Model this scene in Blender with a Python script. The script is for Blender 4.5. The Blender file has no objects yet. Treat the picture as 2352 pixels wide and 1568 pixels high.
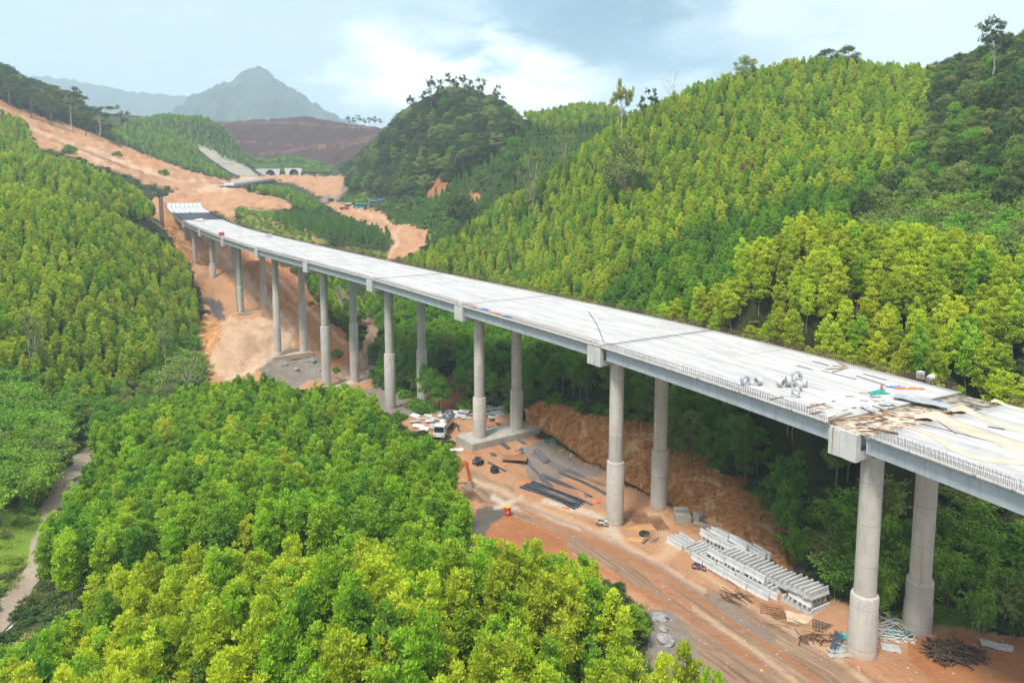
import bpy, bmesh, math, random
import numpy as np
from mathutils import Vector, Matrix
R = math.radians
random.seed(7); RNG = np.random.default_rng(11)
sc = bpy.context.scene
col = sc.collection

# ------------------------------------------------------------------ camera
F, Y0, TH = 1640.0, 624.5, R(6.486)          # focal length and principal row for a 2352 x 1568 frame, pitch below level
CT, ST = math.cos(TH), math.sin(TH)
cam = bpy.data.cameras.new('camera'); camo = bpy.data.objects.new('camera', cam); col.objects.link(camo)
camo.rotation_euler = (R(90) - TH, 0, 0)
cam.sensor_width = 36; cam.sensor_fit = 'HORIZONTAL'; cam.lens = 36 * F / 2352
cam.shift_y = -(784 - Y0) / 2352
cam.clip_start = 0.5; cam.clip_end = 12000
sc.camera = camo
sc.view_settings.view_transform = 'Standard'; sc.view_settings.look = 'None'
sc.view_settings.exposure = 0.95; sc.view_settings.gamma = 1.0
sc.render.engine = 'CYCLES'
sc.cycles.max_bounces = 6; sc.cycles.diffuse_bounces = 3; sc.cycles.transmission_bounces = 4; sc.cycles.volume_bounces = 1
sc.cycles.use_denoising = True

def ray(u, v):
    a = (u - 1176) / F; b = (Y0 - v) / F
    return np.array([a, CT + b * ST, -ST + b * CT])
def at_z(u, v, z): d = ray(u, v); return d * (z / d[2])
def at_y(u, v, y): d = ray(u, v); return d * (y / d[1])
def proj(X, Y, Z):
    zc = Y * CT - Z * ST; yc = Y * ST + Z * CT
    zc = np.where(zc < 0.5, 0.5, zc)
    return 1176 + F * X / zc, Y0 - F * yc / zc

# ------------------------------------------------------------------ sun and sky
SUN_EL, SUN_AZ = R(62), R(-146)     # high and soft, from the left and a little behind the camera
sun = bpy.data.lights.new('sun', 'SUN'); sun.energy = 2.4; sun.angle = R(11); sun.color = (1, 0.955, 0.88)
suno = bpy.data.objects.new('sun', sun); col.objects.link(suno)
sd = Vector((math.sin(SUN_AZ) * math.cos(SUN_EL), math.cos(SUN_AZ) * math.cos(SUN_EL), math.sin(SUN_EL)))
suno.rotation_euler = sd.to_track_quat('Z', 'Y').to_euler(); suno.location = (0, 0, 300)
world = bpy.data.worlds.new('World'); sc.world = world; world.use_nodes = True

class NT:
    """small helper around a node tree"""
    def __init__(s, t): s.t = t; t.nodes.clear()
    def n(s, typ, ins=None, **kw):
        nd = s.t.nodes.new(typ)
        for k, v in kw.items(): setattr(nd, k, v)
        for k, v in (ins or {}).items():
            if isinstance(v, bpy.types.NodeSocket): s.t.links.new(v, nd.inputs[k])
            else: nd.inputs[k].default_value = v
        return nd
    def math(s, op, a, b=0.0, c=0.0, clamp=False):
        nd = s.n('ShaderNodeMath', {0: a, 1: b, 2: c}, operation=op); nd.use_clamp = clamp; return nd.outputs[0]
    def mix(s, f, a, b, bt='MIX'):
        nd = s.n('ShaderNodeMixRGB', {0: f, 1: a, 2: b}, blend_type=bt); return nd.outputs[0]
    def noise(s, vec, scale, detail=4, rough=0.55, dist=0.0):
        return s.n('ShaderNodeTexNoise', {'Vector': vec, 'Scale': scale, 'Detail': detail, 'Roughness': rough, 'Distortion': dist}).outputs[0]
    def ramp(s, x, a, b):
        return s.n('ShaderNodeMapRange', {0: x, 1: a, 2: b, 3: 0.0, 4: 1.0}, interpolation_type='SMOOTHSTEP').outputs[0]
def rgb(r, g, b): return (r, g, b, 1.0)

w = NT(world.node_tree)
sky = w.n('ShaderNodeTexSky', sky_type='NISHITA', sun_disc=False, sun_elevation=SUN_EL, sun_rotation=SUN_AZ, air_density=1.2, dust_density=3.0)
geo = w.n('ShaderNodeTexCoord').outputs['Generated']
nrm = w.n('ShaderNodeVectorMath', {0: geo}, operation='NORMALIZE').outputs[0]
sep = w.n('ShaderNodeSeparateXYZ', {0: nrm})
zz = w.math('ADD', w.math('MAXIMUM', sep.outputs[2], 0.0), 0.22)
px = w.math('DIVIDE', sep.outputs[0], zz); py = w.math('DIVIDE', sep.outputs[1], zz)
cv = w.n('ShaderNodeCombineXYZ', {0: px, 1: py, 2: 0.0}).outputs[0]
n1 = w.noise(cv, 1.35, 8, 0.55, 0.4)
n2 = w.noise(cv, 3.2, 8, 0.6, 0.3)
def blob(u, v, ru, rv, wob=0.55):
    """soft patch of cloud round one direction of the sky, its edge broken up by noise"""
    d = ray(u, v); d = d / np.linalg.norm(d)
    right = np.array([1, 0, 0.0]); right -= d * d.dot(right); right /= np.linalg.norm(right)
    up = np.cross(right, d)
    a = w.n('ShaderNodeVectorMath', {0: nrm, 1: tuple(right)}, operation='DOT_PRODUCT').outputs['Value']
    b = w.n('ShaderNodeVectorMath', {0: nrm, 1: tuple(up)}, operation='DOT_PRODUCT').outputs['Value']
    a = w.math('DIVIDE', a, ru / F); b = w.math('DIVIDE', b, rv / F)
    r2 = w.math('SQRT', w.math('ADD', w.math('MULTIPLY', a, a), w.math('MULTIPLY', b, b)))
    fwd = w.n('ShaderNodeVectorMath', {0: nrm, 1: tuple(d)}, operation='DOT_PRODUCT').outputs['Value']
    r2 = w.math('ADD', r2, w.math('MULTIPLY', w.math('SUBTRACT', n2, 0.5), wob * 3.2))
    m = w.ramp(r2, 1.12, 0.62)
    return w.math('MULTIPLY', m, w.math('GREATER_THAN', fwd, 0.0))
n3 = w.noise(cv, 7.0, 6, 0.6, 0.5)
base = w.mix(w.ramp(n1, 0.40, 0.62), rgb(0.368, 0.488, 0.560), rgb(0.688, 0.728, 0.752))
base = w.mix(w.math('MULTIPLY', w.ramp(n2, 0.50, 0.66), 0.45), base, rgb(0.760, 0.784, 0.800))
base = w.mix(w.math('MULTIPLY', blob(480, 80, 900, 360, 0.12), 0.88), base, rgb(0.368, 0.480, 0.544))
base = w.mix(w.math('MULTIPLY', blob(1100, 165, 330, 130, 0.30), 0.95), base, rgb(1.25, 1.24, 1.2))
base = w.mix(w.math('MULTIPLY', blob(1470, 45, 430, 140, 0.50), 0.92), base, rgb(0.06, 0.20, 0.30))
base = w.mix(w.math('MULTIPLY', blob(1430, 62, 250, 80, 0.55), 0.92), base, rgb(0.0, 0.10, 0.17))
base = w.mix(w.math('MULTIPLY', blob(1640, 110, 200, 60, 0.5), 0.85), base, rgb(0.05, 0.18, 0.27))
base = w.mix(w.math('MULTIPLY', blob(1030, 70, 120, 60, 0.9), 0.5), base, rgb(0.05, 0.19, 0.28))
base = w.mix(w.math('MULTIPLY', blob(2060, 60, 420, 120, 0.35), 0.6), base, rgb(0.672, 0.720, 0.752))
base = w.mix(w.math('MULTIPLY', blob(1760, 40, 90, 50, 0.5), 0.6), base, rgb(0.736, 0.760, 0.776))
base = w.mix(w.math('MULTIPLY', w.ramp(n3, 0.52, 0.70), 0.16), base, rgb(0.800, 0.800, 0.800))
base = w.mix(w.math('MULTIPLY', w.ramp(sep.outputs[2], 0.45, 0.9), 0.75), base, rgb(0.800, 0.816, 0.816))
skyc = w.n('ShaderNodeVectorMath', {0: sky.outputs[0], 1: (0.10, 0.10, 0.10)}, operation='MULTIPLY').outputs[0]
tot = w.mix(0.85, skyc, base)
bg = w.n('ShaderNodeBackground', {0: tot, 1: 1.0})
w.n('ShaderNodeOutputWorld', {0: bg.outputs[0]})

# ------------------------------------------------------------------ generic helpers
def tag(o, label=None, cat=None, group=None, kind=None):
    if label: o['label'] = label
    if cat: o['category'] = cat
    if group: o['group'] = group
    if kind: o['kind'] = kind
    return o
def mesh_np(name, V, faces, mat=None, attrs=None, fmat=None, smooth=False):
    """numpy arrays -> mesh; faces is an (n,4) or (n,3) int array"""
    V = np.asarray(V, dtype=np.float32); faces = np.asarray(faces, dtype=np.int32)
    m = bpy.data.meshes.new(name)
    n, k = faces.shape
    m.vertices.add(len(V)); m.vertices.foreach_set('co', V.ravel())
    m.loops.add(n * k); m.loops.foreach_set('vertex_index', faces.ravel())
    m.polygons.add(n); m.polygons.foreach_set('loop_start', np.arange(0, n * k, k, dtype=np.int32))
    if smooth: m.polygons.foreach_set('use_smooth', np.ones(n, dtype=bool))
    for nm, (typ, dat) in (attrs or {}).items():
        a = m.attributes.new(nm, typ, 'POINT')
        dat = np.asarray(dat, dtype=np.int32 if typ == 'INT' else np.float32)
        a.data.foreach_set({'FLOAT': 'value', 'INT': 'value', 'FLOAT_VECTOR': 'vector', 'FLOAT_COLOR': 'color'}[typ], dat.ravel())
    m.update(calc_edges=True); m.validate()
    if mat: m.materials.append(mat)
    return m
def link(name, data, parent=None, loc=(0, 0, 0), rz=0.0, scale=None):
    o = bpy.data.objects.new(name, data); col.objects.link(o)
    if parent: o.parent = parent
    o.location = loc; o.rotation_euler = (0, 0, rz)
    if scale is not None: o.scale = scale if hasattr(scale, '__len__') else (scale,) * 3
    return o
def empty(name, loc, rz=0.0, parent=None):
    o = link(name, None, parent, loc, rz); o.empty_display_size = 0.5; return o

class MB:
    """collects boxes, bars, tubes and sheets, then becomes ONE mesh"""
    def __init__(s): s.v = []; s.f = []; s.m = []; s.cur = 0
    def add(s, vs, fs):
        k = len(s.v); s.v += [tuple(map(float, p)) for p in vs]
        s.f += [tuple(i + k for i in f) for f in fs]; s.m += [s.cur] * len(fs); return s
    def hexa(s, p):                  # 8 points, bottom 4 then top 4
        return s.add(p, [(3, 2, 1, 0), (4, 5, 6, 7), (0, 1, 5, 4), (1, 2, 6, 5), (2, 3, 7, 6), (3, 0, 4, 7)])
    def box(s, x0, x1, y0, y1, z0, z1):
        return s.hexa([(x0, y0, z0), (x1, y0, z0), (x1, y1, z0), (x0, y1, z0), (x0, y0, z1), (x1, y0, z1), (x1, y1, z1), (x0, y1, z1)])
    def bar(s, a, b, w, h=None, up=(0, 0, 1)):
        h = h or w; a = Vector(a); b = Vector(b); d = (b - a).normalized(); u = Vector(up)
        if abs(d.dot(u)) > 0.95: u = Vector((1, 0, 0))
        x = d.cross(u).normalized() * (w / 2); y = x.cross(d).normalized() * (h / 2)
        return s.hexa([a - x - y, b - x - y, b + x - y, a + x - y, a - x + y, b - x + y, b + x + y, a + x + y])
    def tube(s, pts, rads, n=10, caps=True):
        pts = [Vector(p) for p in pts]; rings = []
        for i, p in enumerate(pts):
            d = (pts[min(i + 1, len(pts) - 1)] - pts[max(i - 1, 0)]).normalized()
            u = Vector((0, 0, 1)) if abs(d.z) < 0.9 else Vector((1, 0, 0))
            x = d.cross(u).normalized(); y = d.cross(x)
            r = rads[i] if hasattr(rads, '__len__') else rads
            rings.append([p + (x * math.cos(2 * math.pi * j / n) + y * math.sin(2 * math.pi * j / n)) * r for j in range(n)])
        vs = [q for r_ in rings for q in r_]; fs = []
        for i in range(len(pts) - 1):
            for j in range(n):
                fs.append((i * n + j, i * n + (j + 1) % n, (i + 1) * n + (j + 1) % n, (i + 1) * n + j))
        if caps: fs += [tuple(range(n - 1, -1, -1)), tuple(range((len(pts) - 1) * n, len(pts) * n))]
        return s.add(vs, fs)
    def lathe(s, prof, n=24, c=(0, 0, 0)):   # (radius, z) profile round the z axis
        return s.tube([(c[0], c[1], c[2] + z + i * 1e-5) for i, (r, z) in enumerate(prof)], [r for r, z in prof], n)
    def prism(s, poly, axis_a, axis_b, up=(0, 0, 1)):
        """2D polygon (x across, z up) swept from point a to point b"""
        a = Vector(axis_a); b = Vector(axis_b); d = (b - a).normalized(); x = d.cross(Vector(up)).normalized()
        n = len(poly); vs = [p + x * q[0] + Vector(up) * q[1] for p in (a, b) for q in poly]
        return s.add(vs, [tuple(range(n)), tuple(range(2 * n - 1, n - 1, -1))] + [(i, i + n, (i + 1) % n + n, (i + 1) % n) for i in range(n)])
    def mesh(s, name, *mats):
        m = bpy.data.meshes.new(name); m.from_pydata(s.v, [], s.f)
        for x in mats: m.materials.append(x)
        if len(mats) > 1: m.polygons.foreach_set('material_index', s.m)
        bm = bmesh.new(); bm.from_mesh(m); bmesh.ops.recalc_face_normals(bm, faces=bm.faces); bm.to_mesh(m); bm.free()
        m.update(); return m
    def build(s, name, mats, parent=None, loc=(0, 0, 0), rz=0.0, smooth=False):
        mats = mats if isinstance(mats, (list, tuple)) else [mats]
        m = s.mesh(name, *mats)
        if smooth:
            m.polygons.foreach_set('use_smooth', np.ones(len(m.polygons), dtype=bool)); m.set_sharp_from_angle(angle=R(35))
        return link(name, m, parent, loc, rz)

# numpy value noise
_perm = RNG.permutation(4096)
_rv = RNG.random(4096) * 2 - 1
def vnoise(x, y, seed=0):
    xi = np.floor(x).astype(np.int64); yi = np.floor(y).astype(np.int64); xf = x - xi; yf = y - yi
    u = xf * xf * xf * (xf * (xf * 6 - 15) + 10); v = yf * yf * yf * (yf * (yf * 6 - 15) + 10)
    def h(a, b): return _rv[_perm[(a + _perm[(b + seed * 131) & 4095]) & 4095]]
    return (h(xi, yi) * (1 - u) + h(xi + 1, yi) * u) * (1 - v) + (h(xi, yi + 1) * (1 - u) + h(xi + 1, yi + 1) * u) * v
def fbm(x, y, oct=4, seed=0):
    s = 0; a = 1.0; t = 0
    for i in range(oct):
        s = s + a * vnoise(x * 2 ** i, y * 2 ** i, seed + i); t += a; a *= 0.5
    return s / t
def in_poly(u, v, poly):
    u = np.asarray(u); v = np.asarray(v); c = np.zeros(u.shape, dtype=bool); n = len(poly)
    for i in range(n):
        x1, y1 = poly[i]; x2, y2 = poly[(i + 1) % n]
        if y1 == y2: continue
        k = ((y1 > v) != (y2 > v)) & (u < (x2 - x1) * (v - y1) / (y2 - y1) + x1); c ^= k
    return c
def line_dist(u, v, pts):
    d = np.full(np.shape(u), 1e9)
    for (x1, y1), (x2, y2) in zip(pts[:-1], pts[1:]):
        dx, dy = x2 - x1, y2 - y1; t = np.clip(((u - x1) * dx + (v - y1) * dy) / (dx * dx + dy * dy), 0, 1)
        d = np.minimum(d, np.hypot(u - x1 - t * dx, v - y1 - t * dy))
    return d

# ------------------------------------------------------------------ materials
MATS = {}
def mat(name, c1, c2=None, scale=2.0, rough=0.8, metal=0.0, bump=0.0, bscale=None, detail=5, stretch=None, spec=0.3, lo=0.35, hi=0.65):
    """base colour that wanders between two tones, with optional bump"""
    if name in MATS: return MATS[name]
    m = bpy.data.materials.new(name); m.use_nodes = True; t = NT(m.node_tree)
    tc = t.n('ShaderNodeTexCoord').outputs['Object']
    if stretch: tc = t.n('ShaderNodeMapping', {0: tc, 3: stretch}).outputs[0]
    x = t.noise(tc, scale, detail, 0.6)
    cc = t.mix(t.ramp(x, lo, hi), rgb(*c1), rgb(*(c2 or c1)))
    p = t.n('ShaderNodeBsdfPrincipled', {'Base Color': cc, 'Roughness': rough, 'Metallic': metal, 'Specular IOR Level': spec})
    if bump:
        b = t.n('ShaderNodeBump', {'Height': t.noise(tc, bscale or scale * 6, 6, 0.65), 'Strength': bump, 'Distance': 0.1})
        t.t.links.new(b.outputs[0], p.inputs['Normal'])
    t.n('ShaderNodeOutputMaterial', {0: p.outputs[0]})
    MATS[name] = m; return m
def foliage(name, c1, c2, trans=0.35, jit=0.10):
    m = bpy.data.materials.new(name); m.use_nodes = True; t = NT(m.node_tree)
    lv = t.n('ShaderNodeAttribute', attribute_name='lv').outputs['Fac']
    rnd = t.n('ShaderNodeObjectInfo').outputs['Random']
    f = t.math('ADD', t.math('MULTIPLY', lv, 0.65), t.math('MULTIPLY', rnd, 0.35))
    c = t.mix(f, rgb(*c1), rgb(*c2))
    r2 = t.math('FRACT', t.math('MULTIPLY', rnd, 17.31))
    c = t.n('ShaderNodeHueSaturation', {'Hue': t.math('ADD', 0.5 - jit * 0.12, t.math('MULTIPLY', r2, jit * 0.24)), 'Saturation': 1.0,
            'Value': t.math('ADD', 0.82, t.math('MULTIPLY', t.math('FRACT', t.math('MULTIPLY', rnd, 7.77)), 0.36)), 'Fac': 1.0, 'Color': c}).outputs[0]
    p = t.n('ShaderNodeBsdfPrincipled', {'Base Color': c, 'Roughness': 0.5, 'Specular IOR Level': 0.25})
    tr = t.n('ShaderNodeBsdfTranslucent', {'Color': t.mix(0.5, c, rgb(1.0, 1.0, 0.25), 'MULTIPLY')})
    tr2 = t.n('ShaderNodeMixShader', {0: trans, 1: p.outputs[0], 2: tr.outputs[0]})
    t.n('ShaderNodeOutputMaterial', {0: tr2.outputs[0]})
    MATS[name] = m; return m

def concrete_mat(name, c1, c2, streak=0.5, rings=0.0, stain=None, foot=None):
    """cast concrete: blotches, vertical runs, casting joints along z"""
    m = bpy.data.materials.new(name); m.use_nodes = True; t = NT(m.node_tree)
    tc = t.n('ShaderNodeTexCoord').outputs['Object']
    oi = t.n('ShaderNodeObjectInfo').outputs['Random']
    off = t.n('ShaderNodeCombineXYZ', {0: t.math('MULTIPLY', oi, 91.0), 1: t.math('MULTIPLY', oi, 37.0), 2: 0.0}).outputs[0]
    tcr = t.n('ShaderNodeVectorMath', {0: tc, 1: off}, operation='ADD').outputs[0]
    x = t.noise(tcr, 0.7, 6, 0.6)
    c = t.mix(t.ramp(x, 0.3, 0.7), rgb(*c1), rgb(*c2))
    st = t.noise(t.n('ShaderNodeMapping', {0: tcr, 3: (2.2, 2.2, 0.12)}).outputs[0], 1.0, 6, 0.65)
    c = t.mix(t.math('MULTIPLY', t.ramp(st, 0.50, 0.75), streak), c, rgb(c1[0] * 0.5, c1[1] * 0.46, c1[2] * 0.40))
    z = t.n('ShaderNodeSeparateXYZ', {0: tc}).outputs[2]
    hb = None
    if rings:
        fr = t.math('FRACT', t.math('DIVIDE', t.math('ADD', z, 300.0), rings))
        ln = t.math('LESS_THAN', fr, 0.05 / rings)
        c = t.mix(t.math('MULTIPLY', ln, 0.60), c, rgb(0.14, 0.13, 0.11))
        sp = t.noise(tcr, 2.6, 3, 0.5); c = t.mix(t.math('MULTIPLY', t.ramp(sp, 0.66, 0.72), 0.6), c, rgb(0.22, 0.16, 0.11))
        idx = t.math('FLOOR', t.math('DIVIDE', t.math('ADD', z, 300.0), rings))
        wn = t.n('ShaderNodeTexWhiteNoise', {'W': t.math('ADD', idx, t.math('MULTIPLY', oi, 50.0))}, noise_dimensions='1D').outputs[0]
        c = t.mix(t.math('MULTIPLY', wn, 0.30), c, rgb(0.24, 0.235, 0.23))
    if stain:
        s2 = t.noise(t.n('ShaderNodeMapping', {0: tcr, 3: (1.6, 1.6, 0.05)}).outputs[0], 1.0, 3, 0.5)
        c = t.mix(t.math('MULTIPLY', t.ramp(s2, 0.60, 0.68), 0.75), c, rgb(*stain))
    if foot:                                   # clay splashed over the lowest metre
        zz_ = t.math('ADD', z, t.math('MULTIPLY', t.noise(tcr, 0.9, 4, 0.6), 1.6))
        c = t.mix(t.math('MULTIPLY', t.ramp(zz_, 3.4, 1.6), 0.65), c, rgb(*foot))
    p = t.n('ShaderNodeBsdfPrincipled', {'Base Color': c, 'Roughness': 0.85, 'Specular IOR Level': 0.25})
    b = t.n('ShaderNodeBump', {'Height': t.noise(tc, 5.0, 6, 0.7), 'Strength': 0.25, 'Distance': 0.05})
    t.t.links.new(b.outputs[0], p.inputs['Normal'])
    t.n('ShaderNodeOutputMaterial', {0: p.outputs[0]})
    MATS[name] = m; return m
M_COLUMN = concrete_mat('column_concrete', (0.47, 0.43, 0.375), (0.56, 0.515, 0.455), 0.5, rings=4.2, foot=(0.40, 0.24, 0.14))
M_CAP = concrete_mat('cap_concrete', (0.451, 0.435, 0.402), (0.541, 0.533, 0.508), 0.5, stain=(0.20, 0.12, 0.06))
M_GIRDER = concrete_mat('girder_concrete', (0.328, 0.361, 0.394), (0.402, 0.435, 0.459), 0.55)
M_BLOCK = concrete_mat('block_concrete', (0.344, 0.320, 0.271), (0.426, 0.410, 0.369), 0.4)
M_BARRIER = concrete_mat('barrier_concrete', (0.44, 0.44, 0.435), (0.55, 0.55, 0.545), 0.4)
M_PORTAL = concrete_mat('portal_concrete', (0.56, 0.55, 0.52), (0.68, 0.67, 0.64), 0.3)
M_PANEL = concrete_mat('panel_concrete', (0.369, 0.377, 0.385), (0.541, 0.549, 0.558), 0.3)

def deck_mat():
    m = bpy.data.materials.new('deck_concrete'); m.use_nodes = True; t = NT(m.node_tree)
    at = t.n('ShaderNodeAttribute', attribute_name='st').outputs['Vector']      # (along, across, 0) in metres
    def st(sx, sy): return t.n('ShaderNodeMapping', {0: at, 3: (sx, sy, 1.0)}).outputs[0]
    c = t.mix(t.ramp(t.noise(st(0.10, 0.10), 1.0, 6, 0.6), 0.3, 0.7), rgb(0.355, 0.35, 0.345), rgb(0.515, 0.505, 0.485))
    c = t.mix(t.math('MULTIPLY', t.ramp(t.noise(st(0.85, 0.09), 1.0, 5, 0.65, 0.4), 0.52, 0.74), 0.35), c, rgb(0.21, 0.21, 0.205))
    c = t.mix(t.math('MULTIPLY', t.ramp(t.noise(st(0.06, 0.5), 1.0, 5, 0.6, 0.4), 0.58, 0.76), 0.5), c, rgb(0.24, 0.23, 0.21))
    c = t.mix(t.math('MULTIPLY', t.ramp(t.noise(st(0.16, 0.22), 1.0, 6, 0.7, 0.8), 0.54, 0.66), 0.55), c, rgb(0.25, 0.245, 0.235))
    c = t.mix(t.math('MULTIPLY', t.ramp(t.noise(st(0.5, 0.5), 1.0, 5, 0.7, 0.6), 0.60, 0.74), 0.5), c, rgb(0.31, 0.25, 0.19))
    c = t.mix(t.math('MULTIPLY', t.ramp(t.noise(st(2.6, 2.6), 1.0, 4, 0.7), 0.64, 0.72), 0.45), c, rgb(0.30, 0.27, 0.24))
    s = t.n('ShaderNodeSeparateXYZ', {0: at}); e = t.math('MINIMUM', s.outputs[1], s.outputs[2])
    c = t.mix(t.math('MULTIPLY', t.ramp(t.math('ADD', e, t.math('MULTIPLY', t.noise(st(0.8, 0.8), 1.0, 5, 0.7), 2.0)), 1.9, 0.9), 0.65), c, rgb(0.30, 0.26, 0.22))
    p = t.n('ShaderNodeBsdfPrincipled', {'Base Color': c, 'Roughness': 0.8, 'Specular IOR Level': 0.3})
    b = t.n('ShaderNodeBump', {'Height': t.noise(st(2.0, 2.0), 1.0, 6, 0.7), 'Strength': 0.3, 'Distance': 0.05})
    t.t.links.new(b.outputs[0], p.inputs['Normal'])
    t.n('ShaderNodeOutputMaterial', {0: p.outputs[0]}); return m
M_DECK = deck_mat()
M_SOFFIT = concrete_mat('slab_edge_concrete', (0.377, 0.361, 0.336), (0.476, 0.467, 0.451), 0.8, stain=(0.16, 0.12, 0.09))
M_REBAR = mat('rusty_bar', (0.10, 0.055, 0.035), (0.17, 0.10, 0.07), 3, 0.85)
M_REBARG = mat('grey_bar', (0.10, 0.10, 0.12), (0.20, 0.19, 0.19), 3, 0.7)
M_STEEL = mat('blue_grey_steel', (0.075, 0.095, 0.12), (0.13, 0.15, 0.18), 1.2, 0.55, 0.4)
M_RUST = mat('rust_steel', (0.22, 0.10, 0.05), (0.34, 0.19, 0.11), 2, 0.85, bump=0.2)
M_WOOD = mat('weathered_timber', (0.20, 0.13, 0.08), (0.34, 0.25, 0.17), 3, 0.9, stretch=(1, 6, 6))
M_DARKWOOD = mat('dark_timber', (0.055, 0.035, 0.025), (0.12, 0.075, 0.05), 3, 0.9)
M_ZINC = mat('galvanised_sheet', (0.328, 0.361, 0.385), (0.451, 0.476, 0.492), 0.8, 0.45, 0.3)
M_WHITE = mat('white_paint', (0.590, 0.590, 0.574), (0.656, 0.656, 0.648), 2, 0.5)
M_RUBBER = mat('black_rubber', (0.02, 0.02, 0.022), (0.05, 0.05, 0.05), 4, 0.75)
M_ORANGE = mat('orange_paint', (0.62, 0.16, 0.04), (0.50, 0.12, 0.03), 2, 0.5)
M_RED = mat('red_paint', (0.55, 0.05, 0.04), (0.42, 0.05, 0.04), 2, 0.5)
M_YELLOW = mat('yellow_paint', (0.75, 0.42, 0.05), (0.6, 0.32, 0.04), 2, 0.5)
M_BLUE = mat('blue_sheet', (0.03, 0.12, 0.48), (0.05, 0.18, 0.55), 3, 0.6)
M_LBLUE = mat('light_blue_paint', (0.06, 0.35, 0.75), (0.08, 0.42, 0.8), 3, 0.5)
M_TEAL = mat('teal_net', (0.01, 0.22, 0.17), (0.02, 0.32, 0.25), 5, 0.8)
M_TEALW = mat('teal_cladding', (0.03, 0.20, 0.17), (0.05, 0.27, 0.23), 1, 0.6)
M_OCLOTH = mat('orange_cloth', (0.70, 0.20, 0.06), (0.60, 0.14, 0.04), 4, 0.8)
M_CREAM = mat('cream_cloth', (0.46, 0.36, 0.27), (0.56, 0.47, 0.37), 0.5, 0.9, bump=0.5, bscale=2.5)
M_ROLL = mat('grey_felt', (0.344, 0.353, 0.353), (0.492, 0.492, 0.492), 2, 0.8)
M_BLACK = mat('black_mesh', (0.03, 0.035, 0.04), (0.07, 0.075, 0.085), 3, 0.8)
M_CHROME = mat('tank_steel', (0.50, 0.50, 0.46), (0.66, 0.66, 0.63), 1, 0.3, 0.7)
M_GLASS = mat('dark_glass', (0.02, 0.03, 0.04), None, 1, 0.1, spec=0.6)
M_SKIN = mat('skin', (0.42, 0.24, 0.16), None, 1, 0.6)
M_NAVY = mat('navy_work_cloth', (0.03, 0.04, 0.10), (0.05, 0.06, 0.14), 6, 0.9)
M_HELMY = mat('yellow_helmet', (0.8, 0.5, 0.05), None, 1, 0.4)
M_HELMW = mat('white_helmet', (0.8, 0.8, 0.8), None, 1, 0.4)
M_BLUEW = mat('blue_work_cloth', (0.02, 0.09, 0.40), (0.03, 0.12, 0.5), 6, 0.9)
M_BARK = mat('bark', (0.16, 0.125, 0.09), (0.27, 0.225, 0.17), 3, 0.9, stretch=(1, 1, 0.25))
M_PALEBARK = mat('pale_bark', (0.38, 0.32, 0.27), (0.50, 0.44, 0.38), 2, 0.9)
M_DEADBARK = mat('dead_bark', (0.36, 0.26, 0.19), (0.46, 0.35, 0.27), 2, 0.9)
M_STONE = mat('rock', (0.20, 0.20, 0.20), (0.34, 0.33, 0.32), 1.5, 0.9, bump=0.5)
M_DIRTC = mat('clay', (0.50, 0.27, 0.15), (0.60, 0.36, 0.22), 0.6, 0.95, bump=0.4)
M_DARK = mat('tunnel_lining', (0.10, 0.11, 0.13), (0.14, 0.15, 0.17), 1, 0.8)
M_WATER = mat('muddy_water', (0.50, 0.27, 0.10), (0.58, 0.33, 0.14), 1.0, 0.15, spec=0.5)

# ------------------------------------------------------------------ the line of the viaduct (pier position, cap underside, heading)
PIER = [(50.9, 29.6, -25.6, -23.5), (34.6, 66.0, -25.1, -27.3), (15.2, 100.9, -24.7, -31.2), (-6.3, 134.6, -24.1, -34.1), (-29.3, 167.4, -23.3, -36.1),
        (-53.1, 199.5, -22.3, -37.1), (-77.3, 231.4, -21.2, -37.2), (-101.3, 263.3, -19.9, -36.4), (-124.7, 295.8, -18.5, -34.6),
        (-146.7, 329.2, -16.7, -31.9), (-166.9, 363.7, -14.3, -28.2), (-184.6, 399.6, -12.0, -23.6), (-199.1, 436.9, -10.2, -18.0)]
NEAR = [-3.0, -3.2, -3.5, -4.5, -4.5, -5.4, -6.2, -5.8, -4.6, -4.45, -4.8, -6.8, -9.6]
FAR = [19.2, 18.6, 19.2, 17.6, 15.6, 15.1, 14.9, 14.0, 13.7, 13.6, 12.9, 10.8, 8.5]
CAPT = [0, 0.9, 1.0, 0, 0.4, -0.5, -1.0, -1.0, 0, 0.8, 0.8, 0, 0]      # caps sit a little off the column line
PA = np.array(PIER); SS = (np.arange(len(PIER)) - 1) * 40.0
def cubic(x, xs, ys):
    """Catmull-Rom through evenly spaced values"""
    x = min(max(x, xs[0]), xs[-1] - 1e-6); i = int((x - xs[0]) / (xs[1] - xs[0])); t = (x - xs[i]) / (xs[1] - xs[0])
    p1, p2 = ys[i], ys[i + 1]; p0 = ys[i - 1] if i > 0 else 2 * p1 - p2; p3 = ys[i + 2] if i + 2 < len(ys) else 2 * p2 - p1
    return 0.5 * (2 * p1 + (p2 - p0) * t + (2 * p0 - 5 * p1 + 4 * p2 - p3) * t * t + (3 * p1 - p0 - 3 * p2 + p3) * t ** 3)
DECK_H = 2.95
def station(s):
    X, Y, Z = (cubic(s, SS, PA[:, i]) for i in range(3)); h = R(cubic(s, SS, PA[:, 3]))
    return X, Y, Z + DECK_H, h, cubic(s, SS, NEAR), cubic(s, SS, FAR)
def bp(s, r, dz=0.0):
    """point on the deck: s metres along, r metres to the right of the left column line, dz above the slab"""
    X, Y, Z, h, n, f = station(s); return Vector((X + math.cos(h) * r, Y - math.sin(h) * r, Z + dz))
_ds = np.arange(-39, 440, 2.0); _dk = [station(s) for s in _ds]
_dl = np.array([[k[0] + math.cos(k[3]) * k[4], k[1] - math.sin(k[3]) * k[4], k[2]] for k in _dk])
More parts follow.
